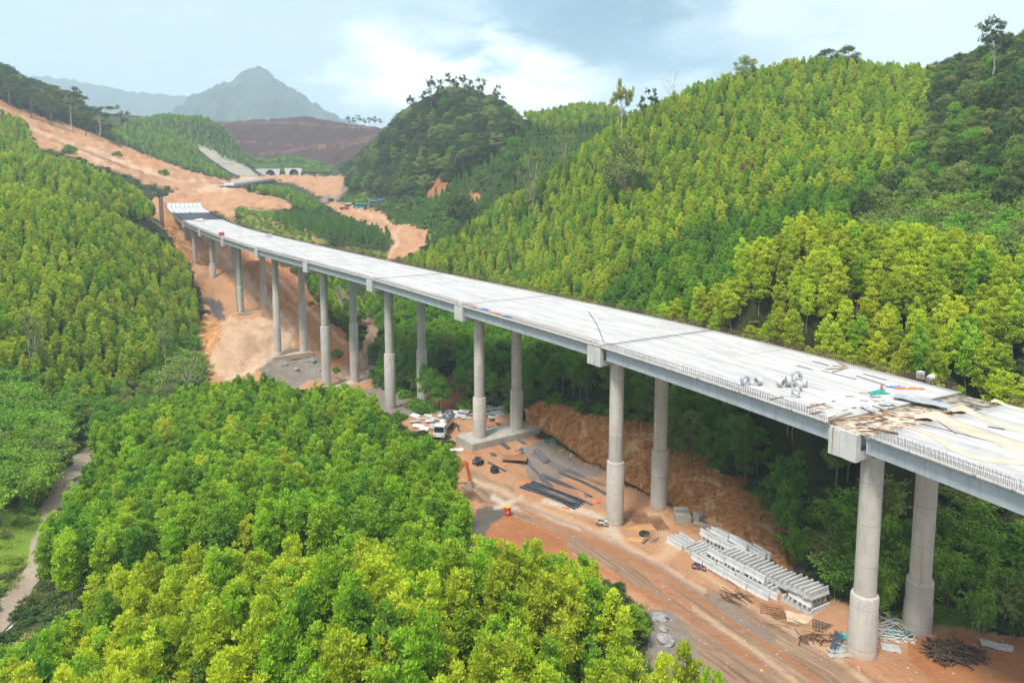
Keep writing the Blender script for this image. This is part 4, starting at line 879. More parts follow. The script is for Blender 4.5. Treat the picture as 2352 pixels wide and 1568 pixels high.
def sapling(seed):
    rng = np.random.default_rng(seed); n = 34; t = rng.random(n); th = rng.random(n) * 6.28
    r = (1.02 * (1 - t) ** 0.8 + 0.08) * np.sqrt(0.2 + 0.8 * rng.random(n)) * np.interp(t, [0, 0.12], [0.6, 1])
    C = np.stack([np.cos(th) * r, np.sin(th) * r, 0.7 + t * 4.6], 1)
    return clump_crown('crown', [F_YOUNG, F_DEEP], C, rng.uniform(0.28, 0.46, n), 32, 0.32, rng, 0.8), limbs('trunk', [(wiggle((0, 0, -0.5), (0, 0, 4.8), 4, 0.04, rng), 0.06, 0.015)], M_BARK, 5)
def grass_tuft(seed):
    rng = np.random.default_rng(seed); n = 150
    C = rng.normal(size=(n, 3)) * [0.55, 0.55, 0.0] + [0, 0, 0.16]
    V, Q, l4 = leaf_quads(C, rng.normal(size=(n, 3)) * 0.55 + [0, 0, 1], rng.uniform(0.35, 0.8, n), 0.10, rng, rng.random(n))
    m = mesh_np('grass', V, Q, F_GRASS, {'lv': ('FLOAT', l4)}); m2 = m.copy(); m2.materials[0] = F_OLIVE; return [m, m2]

ACACIA = [acacia(100 + i) for i in range(5)]
FOREST = [forest_tree(200 + i) for i in range(4)]
EMERG = [emergent_tree(300 + i) for i in range(4)]
BAMBOO = [bamboo(400 + i) for i in range(3)]
BUSH = [bush(500 + i) for i in range(3)]
SAPL = [sapling(600 + i) for i in range(3)]
TUFT = [grass_tuft(700 + i) for i in range(2)]

def stand(poly, d0, d1, step, h, tone=None, jitter=0.42, deck_gap=3.4, keep=1.0, seed=1, maxbare=0.45):
    """planting spots of one stand: canopy tops lie inside the outline as seen in the survey photo, between two distances"""
    rng = np.random.default_rng(seed)
    us = [p[0] for p in poly]; a0, a1 = (min(us) - 1176) / F, (max(us) - 1176) / F
    x0, x1 = min(a0 * d0, a0 * d1) - 2, max(a1 * d0, a1 * d1) + 2
    x, y = np.meshgrid(np.arange(x0, x1, step), np.arange(d0, d1, step)); x = x.copy(); x[1::2] += step / 2
    x = x.ravel(); y = y.ravel()
    x += rng.uniform(-jitter, jitter, len(x)) * step; y += rng.uniform(-jitter, jitter, len(y)) * step
    ok = (np.abs(x / y) < 1.1) & (rng.random(len(x)) < keep); x, y = x[ok], y[ok]
    hh = h * rng.uniform(0.78, 1.12, len(x)) * (1 + 0.12 * fbm(x / 14, y / 14, 2, 77)); z = H(x, y)
    u, v = proj(x, y, z + hh * 0.93)
    ok = in_poly(u, v, poly) & (bare(x, y) < maxbare); x, y, z, hh = x[ok], y[ok], z[ok], hh[ok]
    dk = deck_over(x, y, 2.6); top = z + hh
    ok = top < dk - deck_gap; near_deck = dk < 1e5
    fix = near_deck & ~ok & (z + 4.5 < dk - deck_gap); hh = np.where(fix, (dk - deck_gap - z) * 0.92, hh); ok |= fix
    for s in range(len(PIER)):             # leave the piers free
        for rx in (0, 8.72):
            hx = R(PIER[s][3]); ok &= np.hypot(x - PIER[s][0] - math.cos(hx) * rx, y - PIER[s][1] + math.sin(hx) * rx) > 3.2
    return np.stack([x[ok], y[ok], z[ok], hh[ok]], 1)
def visible(P, top=0.9):
    """share of each tree's height clear of the ground in front, and inside the frame"""
    x, y, z, h = P[:, 0], P[:, 1], P[:, 2], P[:, 3]
    u, v = proj(x, y, z + h * 0.8); ok = (u > -25) & (u < 2377) & (v > -30) & (v < 1620)
    for t in np.linspace(0.25, 0.985, 40):
        ok &= (z + h * top) * t > H(x * t, np.maximum(y * t, 7.2)) - 0.3
    return ok


STANDS = []      # (label, kind, positions, tone weights (yellow, mid, deep), crown width factor)
def plant(kind, label, tones, width, *a, **k): STANDS.append((label, kind, stand(*a, **k), tones, width))
plant('acacia', 'bushy yellow-green plantation tree on the near knoll below the camera', (0.62, 0.33, 0.05), 1.0,
      [(-300, 1720), (-60, 1520), (60, 1470), (150, 1350), (260, 1275), (560, 1245), (860, 1225), (960, 1255), (1100, 1240), (1260, 1250), (1420, 1310), (1480, 1400), (1480, 1500), (1520, 1560), (1660, 1580), (1700, 1900), (-300, 1900)], 24, 78, 2.35, 9.5, seed=1)
plant('acacia', 'green plantation tree in the grove on the valley floor left of the viaduct', (0.08, 0.67, 0.25), 1.08,
      [(228, 955), (330, 930), (480, 872), (600, 858), (700, 885), (790, 880), (900, 930), (925, 985), (1040, 1020), (1070, 1070), (1068, 1210), (1030, 1290), (870, 1245), (700, 1290), (250, 1290), (115, 1265), (98, 1180), (200, 1085), (222, 1040)], 76, 190, 2.85, 10.0, seed=2)
plant('acacia', 'yellow-green plantation tree on the rounded knoll right beside the deck', (0.84, 0.16, 0.0), 1.12,
      [(1385, 690), (1500, 632), (1600, 568), (1700, 520), (1850, 470), (1990, 500), (2200, 530), (2352, 560), (2900, 560), (2900, 1100), (2352, 945), (2150, 895), (1950, 840), (1740, 785), (1500, 715)], 68, 134, 2.5, 9.5, seed=3)
plant('acacia', 'plantation tree in the close stand on the broad right hillside', (0.60, 0.36, 0.04), 0.95,
      [(900, 606), (1000, 556), (1080, 508), (1170, 440), (1250, 398), (1310, 350), (1375, 308), (1430, 265), (1520, 226), (1600, 190), (1700, 160), (1800, 138), (1890, 124), (2000, 140), (2140, 150), (2110, 330), (1990, 405), (1850, 415), (1700, 470), (1600, 505), (1450, 590), (1385, 650), (1385, 700), (1200, 665), (1000, 615)], 135, 345, 3.15, 10.0, seed=4)
plant('acacia', 'plantation tree with shade-darkened leaf colour in the crease between the right knoll and the hillside', (0.0, 0.30, 0.70), 0.95,  # deep leaf tones paint the crease's shade into these crowns
      [(1385, 650), (1450, 590), (1600, 505), (1700, 470), (1850, 415), (1990, 405), (1960, 480), (1900, 530), (1840, 580), (1600, 670), (1480, 715), (1385, 715)], 134, 260, 3.2, 9.0, seed=44)
plant('acacia', 'small-crowned plantation tree on the steep hill left of the viaduct', (0.68, 0.30, 0.02), 0.90,
      [(-500, 400), (0, 422), (100, 427), (250, 470), (350, 530), (428, 592), (447, 645), (446, 715), (410, 760), (340, 815), (250, 880), (200, 900), (100, 850), (0, 800), (-500, 780)], 125, 300, 2.5, 9.0, seed=5)
plant('acacia', 'plantation tree on the second knoll behind the left hill', (0.66, 0.31, 0.03), 1.05,
      [(-500, 330), (0, 348), (100, 350), (200, 370), (300, 412), (356, 455), (352, 488), (260, 475), (100, 432), (0, 427), (-500, 420)], 285, 402, 2.8, 9.0, seed=6)
plant('acacia', 'plantation tree below the orange cutting on the far left', (0.66, 0.31, 0.03), 1.05,
      [(-500, 200), (0, 248), (60, 275), (84, 328), (100, 352), (0, 352), (-500, 350)], 378, 480, 3.0, 8.5, seed=7)
plant('acacia', 'plantation tree in the far stands above the road to the tunnels', (0.15, 0.6, 0.25), 1.1,
      [(250, 288), (320, 268), (400, 257), (512, 262), (490, 300), (450, 330), (460, 350), (520, 395), (530, 412), (480, 405), (430, 398), (330, 360), (250, 320), (235, 295)], 560, 1000, 4.2, 8.0, seed=8)
plant('acacia', 'plantation tree in the low belt above the tunnel mouths', (0.1, 0.6, 0.3), 1.3,
      [(472, 318), (520, 330), (560, 350), (740, 352), (745, 388), (600, 390), (560, 374), (480, 340)], 900, 985, 4.0, 8.0, seed=9)
plant('acacia', 'plantation tree on the dark slope beside the lattice of beams', (0.05, 0.45, 0.5), 1.1,
      [(440, 318), (480, 300), (515, 285), (560, 350), (575, 374), (545, 374), (470, 328)], 830, 1000, 4.4, 8.0, seed=31)
plant('bush', 'scrubby bush on the slope just above the tunnel mouths', (0.4, 0.3, 0.3, 0.0), 2.0,
      [(560, 365), (760, 362), (760, 392), (585, 393)], 852, 905, 4.0, 3.0, seed=32)
plant('acacia', 'plantation tree on the spur between the road and the side valley', (0.1, 0.65, 0.25), 1.1,
      [(565, 425), (640, 420), (735, 460), (732, 490), (665, 475), (600, 442)], 465, 620, 2.9, 8.0, seed=10)
plant('acacia', 'plantation tree on the bright hill behind the wooded one', (0.5, 0.4, 0.1), 1.2,
      [(1190, 245), (1240, 240), (1330, 219), (1425, 238), (1420, 275), (1250, 290)], 470, 640, 4.0, 8.0, seed=11)
plant('acacia', 'plantation tree in the hollow behind the far piers', (0.1, 0.6, 0.3), 1.1,
      [(655, 600), (690, 610), (860, 665), (905, 740), (890, 780), (838, 700), (800, 735), (760, 710), (700, 680)], 225, 335, 3.0, 8.5, seed=12)
plant('forest', 'dark thin-stemmed tree on the shaded slope behind the piers', (0.05, 0.12, 0.83), 0.80,
      [(845, 612), (1000, 640), (1245, 690), (1560, 765), (1740, 810), (1950, 865), (2050, 960), (1990, 1120), (1850, 1180), (1780, 1180), (1600, 1015), (1490, 945), (1420, 940), (1300, 905), (1215, 890), (1080, 900), (940, 880), (860, 800)], 92, 260, 2.7, 9.5, seed=13, maxbare=0.3)
plant('forest', 'broad dark forest tree on the wooded right-hand ridge', (0.55, 0.25, 0.2), 1.0,
      [(1950, 470), (1990, 410), (2080, 330), (2110, 250), (2130, 150), (2230, 60), (2352, 30), (2900, -60), (2900, 400), (2352, 420), (2200, 400), (2060, 440)], 128, 285, 4.1, 10.0, seed=14)
plant('forest', 'dark forest tree on the wooded middle hill', (0.72, 0.22, 0.06), 1.55,
      [(735, 392), (830, 332), (880, 290), (950, 238), (1040, 190), (1150, 228), (1190, 262), (1180, 300), (1100, 340), (1020, 395), (900, 420), (820, 408), (760, 404)], 440, 760, 6.6, 15.0, seed=15)
plant('forest', 'dark forest tree above the orange cutting on the left skyline', (0.75, 0.2, 0.05), 1.7,
      [(-500, 40), (0, 140), (80, 180), (160, 210), (245, 255), (240, 320), (100, 285), (0, 236), (-500, 130)], 540, 760, 6.5, 16.0, seed=16)
plant('forest', 'rounded green tree at the foot of the left hill', (0.05, 0.25, 0.7), 0.85,
      [(130, 830), (330, 870), (330, 930), (240, 945), (222, 1010), (150, 985)], 140, 190, 3.4, 8.0, seed=17)
plant('bamboo', 'feathery bamboo clump under the right end of the viaduct', (0.8, 0.1, 0.1), 1.0,
      [(1790, 1180), (1900, 1075), (2100, 1090), (2352, 1180), (2900, 1250), (2900, 1500), (2352, 1440), (2150, 1415), (1960, 1380), (1900, 1330), (1800, 1250)], 60, 112, 3.0, 6.3, seed=18, deck_gap=3.6)
plant('bamboo', 'feathery bamboo clump beside the left-hand track', (0.85, 0.15, 0.0), 1.0,
      [(-400, 760), (0, 795), (60, 840), (130, 940), (155, 1020), (95, 1085), (0, 1115), (-400, 1160)], 95, 172, 3.0, 6.5, seed=19)
plant('bamboo', 'pale bamboo clump between the right knoll and the dark ridge', (0.4, 0.42, 0.18), 1.0,
      [(1980, 490), (2060, 445), (2200, 405), (2352, 425), (2900, 410), (2900, 560), (2352, 560), (2150, 520), (2020, 505)], 104, 165, 4.0, 7.0, seed=20)
plant('bamboo', 'low bamboo clump on the edge of the cut by the far piers', (0.7, 0.1, 0.2), 0.9,
      [(330, 800), (450, 735), (475, 745), (470, 800), (452, 880), (335, 930)], 150, 235, 3.0, 5.5, seed=21)
plant('sapling', 'blue-green conical sapling on the thinly wooded middle slope', (0.75, 0.25), 1.0,
      [(890, 480), (940, 425), (1020, 395), (1150, 300), (1250, 275), (1425, 255), (1375, 310), (1310, 350), (1170, 440), (1080, 508), (1000, 545), (920, 535)], 300, 560, 4.3, 6.5, seed=22, maxbare=0.9, keep=0.85)
plant('sapling', 'blue-green conical sapling on the spur beyond the viaduct', (0.85, 0.15), 1.0,
      [(620, 480), (740, 482), (890, 520), (905, 560), (860, 575), (760, 535), (640, 500)], 340, 480, 4.2, 6.0, seed=23, maxbare=0.9)
plant('bush', 'leafy green bush above the lip of the cut bank', (0.4, 0.1, 0.5, 0.0), 1.0,
      [(1200, 880), (1420, 930), (1480, 940), (1600, 1000), (1780, 1150), (1830, 1270), (1800, 1200), (1700, 1090), (1600, 1030), (1480, 965), (1300, 935), (1210, 920)], 86, 160, 1.9, 2.6, seed=24)
plant('bush', 'leafy bush under the trees below the middle of the viaduct', (0.5, 0.0, 0.5, 0.0), 1.1,
      [(840, 800), (900, 850), (960, 900), (1000, 920), (1100, 900), (1200, 910), (1080, 960), (920, 955), (860, 900)], 150, 260, 2.4, 2.6, seed=25)
plant('bush', 'low bush scattered on the grassy slopes beyond the viaduct', (0.5, 0.2, 0.1, 0.2), 1.0,
      [(540, 474), (640, 488), (720, 536), (770, 568), (900, 578), (880, 604), (700, 570), (620, 545), (545, 505)], 300, 470, 3.4, 1.5, seed=26, maxbare=2, keep=0.8)
plant('bush', 'scrubby bush on the open lower slope of the wooded hill', (0.45, 0.3, 0.25, 0.0), 1.3,
      [(740, 405), (870, 395), (925, 415), (1000, 400), (1060, 480), (1000, 545), (900, 520), (905, 470), (800, 466)], 360, 720, 4.2, 2.4, seed=27, maxbare=0.9)
plant('bush', 'leafy bush between the meadow and the grove on the left', (0.4, 0.1, 0.1, 0.4), 1.0,
      [(-300, 1110), (60, 1100), (100, 1190), (70, 1290), (0, 1420), (-300, 1480)], 60, 170, 3.2, 1.4, seed=28, keep=0.7)
plant('bush', 'low bush at the bottom left corner of the knoll', (0.3, 0.2, 0.1, 0.4), 1.1,
      [(-300, 1480), (0, 1470), (130, 1420), (170, 1500), (60, 1700), (-300, 1800)], 40, 75, 2.1, 1.8, seed=29)

SRC = {}
def stuff(name, label, cat, protos, spots):
    """ONE object: points on the ground, each carrying a copy of one of the tree meshes.  spots: x y z scale_xy scale_z proto"""
    S = np.array(spots, dtype=float)
    m = bpy.data.meshes.new(name); m.vertices.add(len(S)); m.vertices.foreach_set('co', S[:, :3].astype(np.float32).ravel())
    for nm, typ, dat in (('scl', 'FLOAT_VECTOR', S[:, [3, 3, 4]]), ('rot', 'FLOAT_VECTOR', np.stack([RNG.normal(size=len(S)) * 0.04, RNG.normal(size=len(S)) * 0.04, RNG.random(len(S)) * 6.283], 1)), ('vi', 'INT', S[:, 5])):
        a = m.attributes.new(nm, typ, 'POINT'); a.data.foreach_set('vector' if typ == 'FLOAT_VECTOR' else 'value', dat.astype(np.int32 if typ == 'INT' else np.float32).ravel())
    o = link(name, m); tag(o, label, cat, None, 'stuff')
    ng = bpy.data.node_groups.new(name, 'GeometryNodeTree')
    ng.interface.new_socket('Geometry', in_out='INPUT', socket_type='NodeSocketGeometry'); ng.interface.new_socket('Geometry', in_out='OUTPUT', socket_type='NodeSocketGeometry')
    N = ng.nodes; Lk = ng.links
    gi = N.new('NodeGroupInput'); go = N.new('NodeGroupOutput'); jn = N.new('GeometryNodeJoinGeometry')
    def attr(nm, dt):
        a = N.new('GeometryNodeInputNamedAttribute'); a.data_type = dt; a.inputs['Name'].default_value = nm; return a.outputs[0]
    vi, scl, rot = attr('vi', 'INT'), attr('scl', 'FLOAT_VECTOR'), attr('rot', 'FLOAT_VECTOR')
    e2r = N.new('FunctionNodeEulerToRotation'); Lk.new(rot, e2r.inputs[0])
    for k, objs in enumerate(protos):
        if not (S[:, 5] == k).any(): continue
        cmp = N.new('FunctionNodeCompare'); cmp.data_type = 'INT'; cmp.operation = 'EQUAL'
        ia = [s for s in cmp.inputs if s.type == 'INT']; Lk.new(vi, ia[0]); ia[1].default_value = k
        j2 = N.new('GeometryNodeJoinGeometry')
        for ob in objs:
            oi = N.new('GeometryNodeObjectInfo'); oi.transform_space = 'ORIGINAL'; oi.inputs['Object'].default_value = ob; Lk.new(oi.outputs['Geometry'], j2.inputs[0])
        ip = N.new('GeometryNodeInstanceOnPoints')
        Lk.new(gi.outputs[0], ip.inputs['Points']); Lk.new(cmp.outputs[0], ip.inputs['Selection']); Lk.new(j2.outputs[0], ip.inputs['Instance'])
        Lk.new(e2r.outputs[0], ip.inputs['Rotation']); Lk.new(scl, ip.inputs['Scale']); Lk.new(ip.outputs[0], jn.inputs[0])
    Lk.new(jn.outputs[0], go.inputs[0])
    md = o.modifiers.new('planting', 'NODES'); md.node_group = ng; return o

KIND = {  # object name, category, prototypes [(crown per tone, trunk)], natural height
    'acacia': ('plantation_tree', 'tree', ACACIA, 9.9, 300), 'forest': ('forest_tree', 'tree', FOREST, 11.0, 290), 'bamboo': ('bamboo_clump', 'bamboo', BAMBOO, 6.2, 290),
    'sapling': ('sapling', 'tree', SAPL, 5.3, 290), 'bush': ('bush', 'bush', [(b, None) for b in BUSH], 1.6, 290)}
STUFFN = {'acacia': ('plantation_trees', 'dense plantation of slender trees covering the hills'), 'forest': ('forest_canopy', 'mixed dark forest covering the ridges'), 'bamboo': ('bamboo_thicket', 'bamboo thicket on the lower slopes'),
          'sapling': ('sapling_cover', 'thin cover of blue-green saplings'), 'bush': ('scrub', 'scrub and bushes on the slopes')}
for kind, (oname, cat, protos, nat, cap) in KIND.items():
    rows = []
    for si, (label, kd, P, tones, width) in enumerate(STANDS):
        if kd != kind or not len(P): continue
        vis = visible(P); rng = np.random.default_rng(900 + si)
        tn = rng.choice(len(tones), len(P), p=np.array(tones) / sum(tones)); pr = rng.integers(0, len(protos), len(P))
        zone_w = width * rng.uniform(0.86, 1.16, len(P))
        for j in range(len(P)):
            rows.append((-P[j, 3] / P[j, 1] if vis[j] else 1.0, si, P[j], tn[j], pr[j], zone_w[j]))
    rows.sort(key=lambda r: r[0])
    nt = len(protos[0][0]); keyed = {}; rest = []; rng = np.random.default_rng(5)
    n_ind = min(cap, len(rows))
    for q, (rank, si, p, t, k, wd) in enumerate(rows):
        s = p[3] / nat
        if q < n_ind and (rank < 0 or len(rows) <= cap):
            label = STANDS[si][0]; rz = rng.random() * 6.283
            if protos[k][1] is None:
                o = link(oname, protos[k][0][t], None, p[:3], rz, (s * wd, s * wd, s)); tag(o, label, cat, label + 's')
                keyed.setdefault((k, t), [o])
            else:
                o = empty(oname, p[:3], rz); o.scale = (math.sqrt(s) * wd, math.sqrt(s) * wd, s); tag(o, label, cat, label + 's')
                tr = link('stems' if kind == 'bamboo' else 'trunk', protos[k][1], o); cr = link('crown', protos[k][0][t], o)
                keyed.setdefault((k, t), [cr, tr])
        else: rest.append((p[0], p[1], p[2], math.sqrt(s) * wd if protos[k][1] is not None else s * wd, s, k * nt + t, k, t))
    if rest:
        ks = sorted(keyed); fixed = []
        for r in rest:
            kk = (r[6], r[7]) if (r[6], r[7]) in keyed else min(ks, key=lambda c: (c[1] != r[7], c[0] != r[6]))
            fixed.append(r[:5] + (ks.index(kk),))
        stuff(STUFFN[kind][0], STUFFN[kind][1], cat, [keyed[c] for c in ks], fixed)
    SRC[kind] = keyed; print(kind, len(rows), 'individuals', len(rows) - len(rest))

# undergrowth on everything that is not bare earth
def ground_cover():
    rng = np.random.default_rng(77); out = []
    for d0, d1, step in ((26, 90, 1.7), (90, 180, 2.1), (180, 320, 3.2), (320, 600, 5.5)):
        x, y = np.meshgrid(np.arange(-1.0 * d1, 1.0 * d1, step), np.arange(d0, d1, step)); x = x.ravel(); y = y.ravel()
        x = x + rng.uniform(-.5, .5, len(x)) * step; y = y + rng.uniform(-.5, .5, len(y)) * step
        ok = (np.abs(x / y) < 0.86); x, y = x[ok], y[ok]; b = bare(x, y)
        ok = (b < 0.1) | ((b < 0.5) & (rng.random(len(x)) < 0.9)); x, y, b = x[ok], y[ok], b[ok]
        for xx, yy, zz_, bb in zip(x, y, H(x, y), b):
            s = rng.uniform(0.5, 1.0) * (0.55 + 0.45 * step / 2.1)
            out.append((xx, yy, zz_, s * 1.25, s * 0.75, (int(rng.integers(0, 2)) * 2 + (0 if bb > .2 else 1)) if bb > 0.2 or rng.random() < 0.35 else 4 + int(rng.integers(0, 2))))
    return out
tf = [link('grass_tuft', TUFT[i][j], None, ground(40 + 30 * i + 9 * j, 1180 + 18 * j), 0.3 * j) for i in range(2) for j in range(2)]
for o in tf: tag(o, 'tall grass tuft in the meadow by the left track', 'grass', 'grass tufts in the meadow')
bs = []  # undergrowth bushes; dark leaf colour stands in for shade between the crowns
for q, (u, v) in enumerate(((1545, 985), (1660, 1060))):
    p = ground(u, v); bs.append(tag(link('bush', BUSH[q][4], None, p, q, (1.3, 1.3, 1.5)), 'bush with leaf colour darkened for shade at the lip of the cut bank', 'bush', 'dark bushes at the lip of the cut bank'))
stuff('undergrowth', 'grass and low undergrowth under the trees', 'undergrowth', [[tf[0]], [tf[1]], [tf[2]], [tf[3]], [bs[0]], [bs[1]]], ground_cover())

# ------------------------------------------------------------------ single trees
def height_at(u, v_top, x, y, z):
    d = ray(u, v_top); return d[2] / d[1] * y - z
def single(protos, k, tone, u, y, v_top, width, label, name='forest_tree', cat='tree', nat=11.0, natw=5.4, sink=0.0):
    """one tree on the ground at column u and distance y, its top reaching row v_top, width metres across"""
    x = (u - 1176) / F * y
    for _ in range(4): z = float(H(x, y)) - sink; x = (u - 1176) / F * (y * CT - z * ST)
    hgt = max(height_at(u, v_top, x, y, z), 2.5)
    o = empty(name, (x, y, z), random.random() * 6.28); tag(o, label, cat)
    o.scale = (width / natw, width / natw, hgt / nat)
    cr, tr = protos[k]
    link('trunk', tr, o); link('crown', cr[min(tone, len(cr) - 1)], o); return o
AIRY = [forest_tree(260 + i, 11.0, 2.7, 40, 46, (0.5, 0.9), 0.40, [F_OLIVE, F_MID], 0.30, pale=True) for i in range(2)]
single(FOREST, 1, 1, 1430, 240, 312, 13.5, 'large round-crowned tree standing above the plantation on the right hillside')
single(EMERG, 0, 1, 1424, 262, 194, 7.0, 'tall slim tree with a sparse crown on the notch of the skyline', nat=13, natw=6.5)
single(EMERG, 2, 0, 1497, 290, 208, 4.0, 'small thin tree on the skyline between the bare tree and the tall slim one', nat=13, natw=6.5)
single(EMERG, 1, 0, 1473, 290, 222, 3.5, 'stubby little tree low on the skyline notch', nat=13, natw=6.5)
single(FOREST, 2, 1, 1710, 298, 127, 8.5, 'broad light tree rising above the plantation near the hilltop')
single(FOREST, 0, 0, 1900, 312, 112, 10.0, 'flat dark crown on the very top of the right hill')
single(FOREST, 3, 0, 1945, 312, 104, 9.0, 'domed dark crown at the summit of the right hill')
single(EMERG, 3, 0, 2275, 215, 44, 8.5, 'tall dark tree standing clear of the ridge at upper right', nat=13, natw=6.5)
single(FOREST, 2, 0, 1062, 330, 446, 13.5, 'dark spreading tree alone at the foot of the middle slope')
single(FOREST, 3, 2, 1178, 395, 312, 13.0, 'dark rounded tree halfway up the sapling slope')
single(AIRY, 0, 0, 1296, 300, 283, 10.0, 'airy olive-green tree with pale limbs at the edge of the plantation')
single(AIRY, 1, 0, 1225, 300, 330, 11.0, 'thin-leaved olive tree beside the airy one on the slope')
single(AIRY, 0, 0, 76, 160, 716, 7.0, 'grey-green tree with a pale forked trunk on the left hillside')
single(EMERG, 1, 1, 387, 186, 733, 5.0, 'tall slender tree with pale stem near the foot of the left hill', nat=13, natw=6.5)
single(AIRY, 1, 0, 440, 182, 800, 10.5, 'spreading thin-leaved tree at the back edge of the grove')
single(AIRY, 0, 0, 385, 172, 840, 8.0, 'thin-leaved tree next to the spreading one at the back of the grove')
for q, (u, v, y, wd, k, lb) in enumerate([(992, 180, 560, 9, 0, 'leftmost of the two tall red-tinged trees on the middle hilltop'), (1011, 183, 560, 8, 1, 'second tall tree from the left on the middle hilltop'), (1034, 171, 560, 9, 2, 'tallest thin tree on the middle hilltop'), (1048, 177, 558, 7, 3, 'thin tree just right of the tallest one on the middle hilltop'),
        (1064, 175, 558, 8, 0, 'slim tree in the middle of the hilltop row'), (1080, 184, 556, 9, 1, 'flat-crowned tree in the hilltop row'), (1103, 184, 556, 10, 2, 'dark full-crowned tree right of centre in the hilltop row'), (1140, 198, 552, 8, 3, 'lone spindly tree at the right end of the hilltop row'), (975, 210, 570, 11, 1, 'low spreading tree left of the hilltop row'), (943, 222, 585, 9, 0, 'ragged dark tree on the left shoulder of the middle hill'), (1150, 222, 552, 10, 2, 'low broad tree below the right end of the hilltop row')]):
    single(EMERG, k, 0, u, y, v, wd * 0.72, lb, nat=13, natw=6.5)
for q, (u, v, y, wd, k, lb) in enumerate([(168, 200, 552, 22, 0, 'big flat-topped tree on the left skyline above the cutting'), (230, 240, 545, 24, 2, 'umbrella-shaped tree at the right end of the skyline row above the cutting'), (198, 240, 552, 16, 1, 'shorter tree between the two flat-topped skyline trees'), (118, 182, 556, 20, 3, 'dark tall tree near the left of the skyline row'), (291, 252, 640, 8, 2, 'tiny lone tree on the far saddle'), (72, 164, 560, 22, 1, 'bushy dark tree in the left part of the skyline row'), (22, 136, 566, 24, 0, 'dark tree at the far left end of the skyline row')]):
    single(*((FOREST, k, 0, u, y, v + 14, wd * 0.75, lb) if q in (2, 3, 5, 6) else (EMERG, k, 0, u, y, v + 6, wd * 0.9, lb)), nat=11 if q in (2, 3, 5, 6) else 13, natw=5.4 if q in (2, 3, 5, 6) else 6.5)
for q, (u, v, y) in enumerate([(800, 268, 1095), (812, 270, 1095), (825, 266, 1095), (838, 272, 1095), (850, 270, 1095), (862, 268, 1095), (875, 274, 1095)]):
    single(EMERG, q % 4, 0, u, y, v, 7, 'slim tree in the thin row beside the burnt hill', nat=13, natw=6.5).__setitem__('group', 'thin row of trees beside the burnt hill')
DEADC = [(sapling(660 + i)[0][0].copy(), SAPL[0][1]) for i in range(2)]
for c, _ in DEADC: c.materials[0] = F_RUST
DEADC = [([c], t_) for c, t_ in DEADC]
single(DEADC, 0, 0, 1703, 212, 372, 3.0, 'left of the two dead red-brown trees in the right plantation', 'dead_tree', nat=5.3, natw=2.2)
single(DEADC, 1, 0, 1725, 212, 375, 3.2, 'right of the two dead red-brown trees in the right plantation', 'dead_tree', nat=5.3, natw=2.2)
single(DEADC, 1, 0, 722, 93, 1150, 2.0, 'dead russet tree at the front edge of the valley grove', 'dead_tree', nat=5.3, natw=2.2)
def bare_tree(u, y, v_top, label, seed, thick=0.45, spread=0.42):
    rng = np.random.default_rng(seed); x = (u - 1176) / F * y
    for _ in range(3): z = float(H(x, y)); x = (u - 1176) / F * (y * CT - z * ST)
    h = height_at(u, v_top, x, y, z); P = []; tr = wiggle((0, 0, -1), (0.04 * h, 0, h * 0.62), 5, 0.02 * h, rng); P.append((tr, thick, thick * 0.5))
    def grow(p, d, L, r, dep):
        e = np.array(p) + d * L; P.append((wiggle(p, e, 4, 0.05 * L, rng), r, r * 0.45))
        if dep:
            for _ in range(3):
                d2 = d + rng.normal(size=3) * 0.5 + [0, 0, 0.15]; d2 /= np.linalg.norm(d2); f = rng.uniform(0.55, 1.0)
                grow(np.array(p) + (e - np.array(p)) * f, d2, L * rng.uniform(0.5, 0.7), r * 0.5, dep - 1)
    for q in range(7):
        a = q * 2.4 + rng.random(); t = rng.uniform(0.35, 1.0); i = min(int(t * 4), 3); p = np.array(tr[i]) + (np.array(tr[i + 1]) - np.array(tr[i])) * (t * 4 - i)
        d = np.array([math.cos(a) * spread * 1.6, math.sin(a) * spread * 1.6, 1.0]); d /= np.linalg.norm(d); grow(p, d, h * 0.30, thick * 0.42, 2)
    o = link('bare_tree', limbs('bare_tree', P, M_DEADBARK, 6), None, (x, y, z)); tag(o, label, 'tree')
for u, y, v, t_, wd, lb in ((1560, 46, 1472, 0, 2.9, 'bright yellow-green tree standing alone at the road edge at the bottom of the view'), (1622, 43, 1530, 1, 2.6, 'small green tree at the very bottom beside the road'), (1515, 43, 1500, 0, 2.8, 'yellow-green tree between the knoll and the lone road-edge tree'), (1455, 66, 1392, 1, 3.0, 'green tree at the right rim of the near knoll')):
    single(ACACIA, t_, t_, u, y, v, wd, lb, 'plantation_tree', nat=9.9, natw=2.9)
bare_tree(788, 262, 640, 'leafless reddish tree standing behind the viaduct columns', 3, 0.55)
bare_tree(1540, 292, 164, 'leafless thin tree standing up on the right skyline', 5, 0.16, 0.3)
for u, y, r, lb in ((775, 235, 1.9, 'round green bush on the bare spur between two columns'), (748, 250, 1.5, 'small round bush higher on the bare spur'), (770, 222, 1.3, 'dark little bush low on the bare spur'), (716, 275, 1.2, 'tiny bush alone on the upper bare spur'),
                    (375, 500, 3.2, 'dark bush alone on the orange cutting'), (268, 500, 3.0, 'small tree left alone on the orange cutting'), (164, 440, 4.0, 'dark bush on the edge of the orange cutting'), (678, 790, 2.4, 'dense green bush in front of the right tunnel mouth')):
    x = (u - 1176) / F * y; z = float(H(x, y)); x = (u - 1176) / F * (y * CT - z * ST)
    tag(link('bush', BUSH[0][2 if y > 300 else 0], None, (x, y, float(H(x, y))), u, (r, r, r * 1.1)), lb, 'bush')

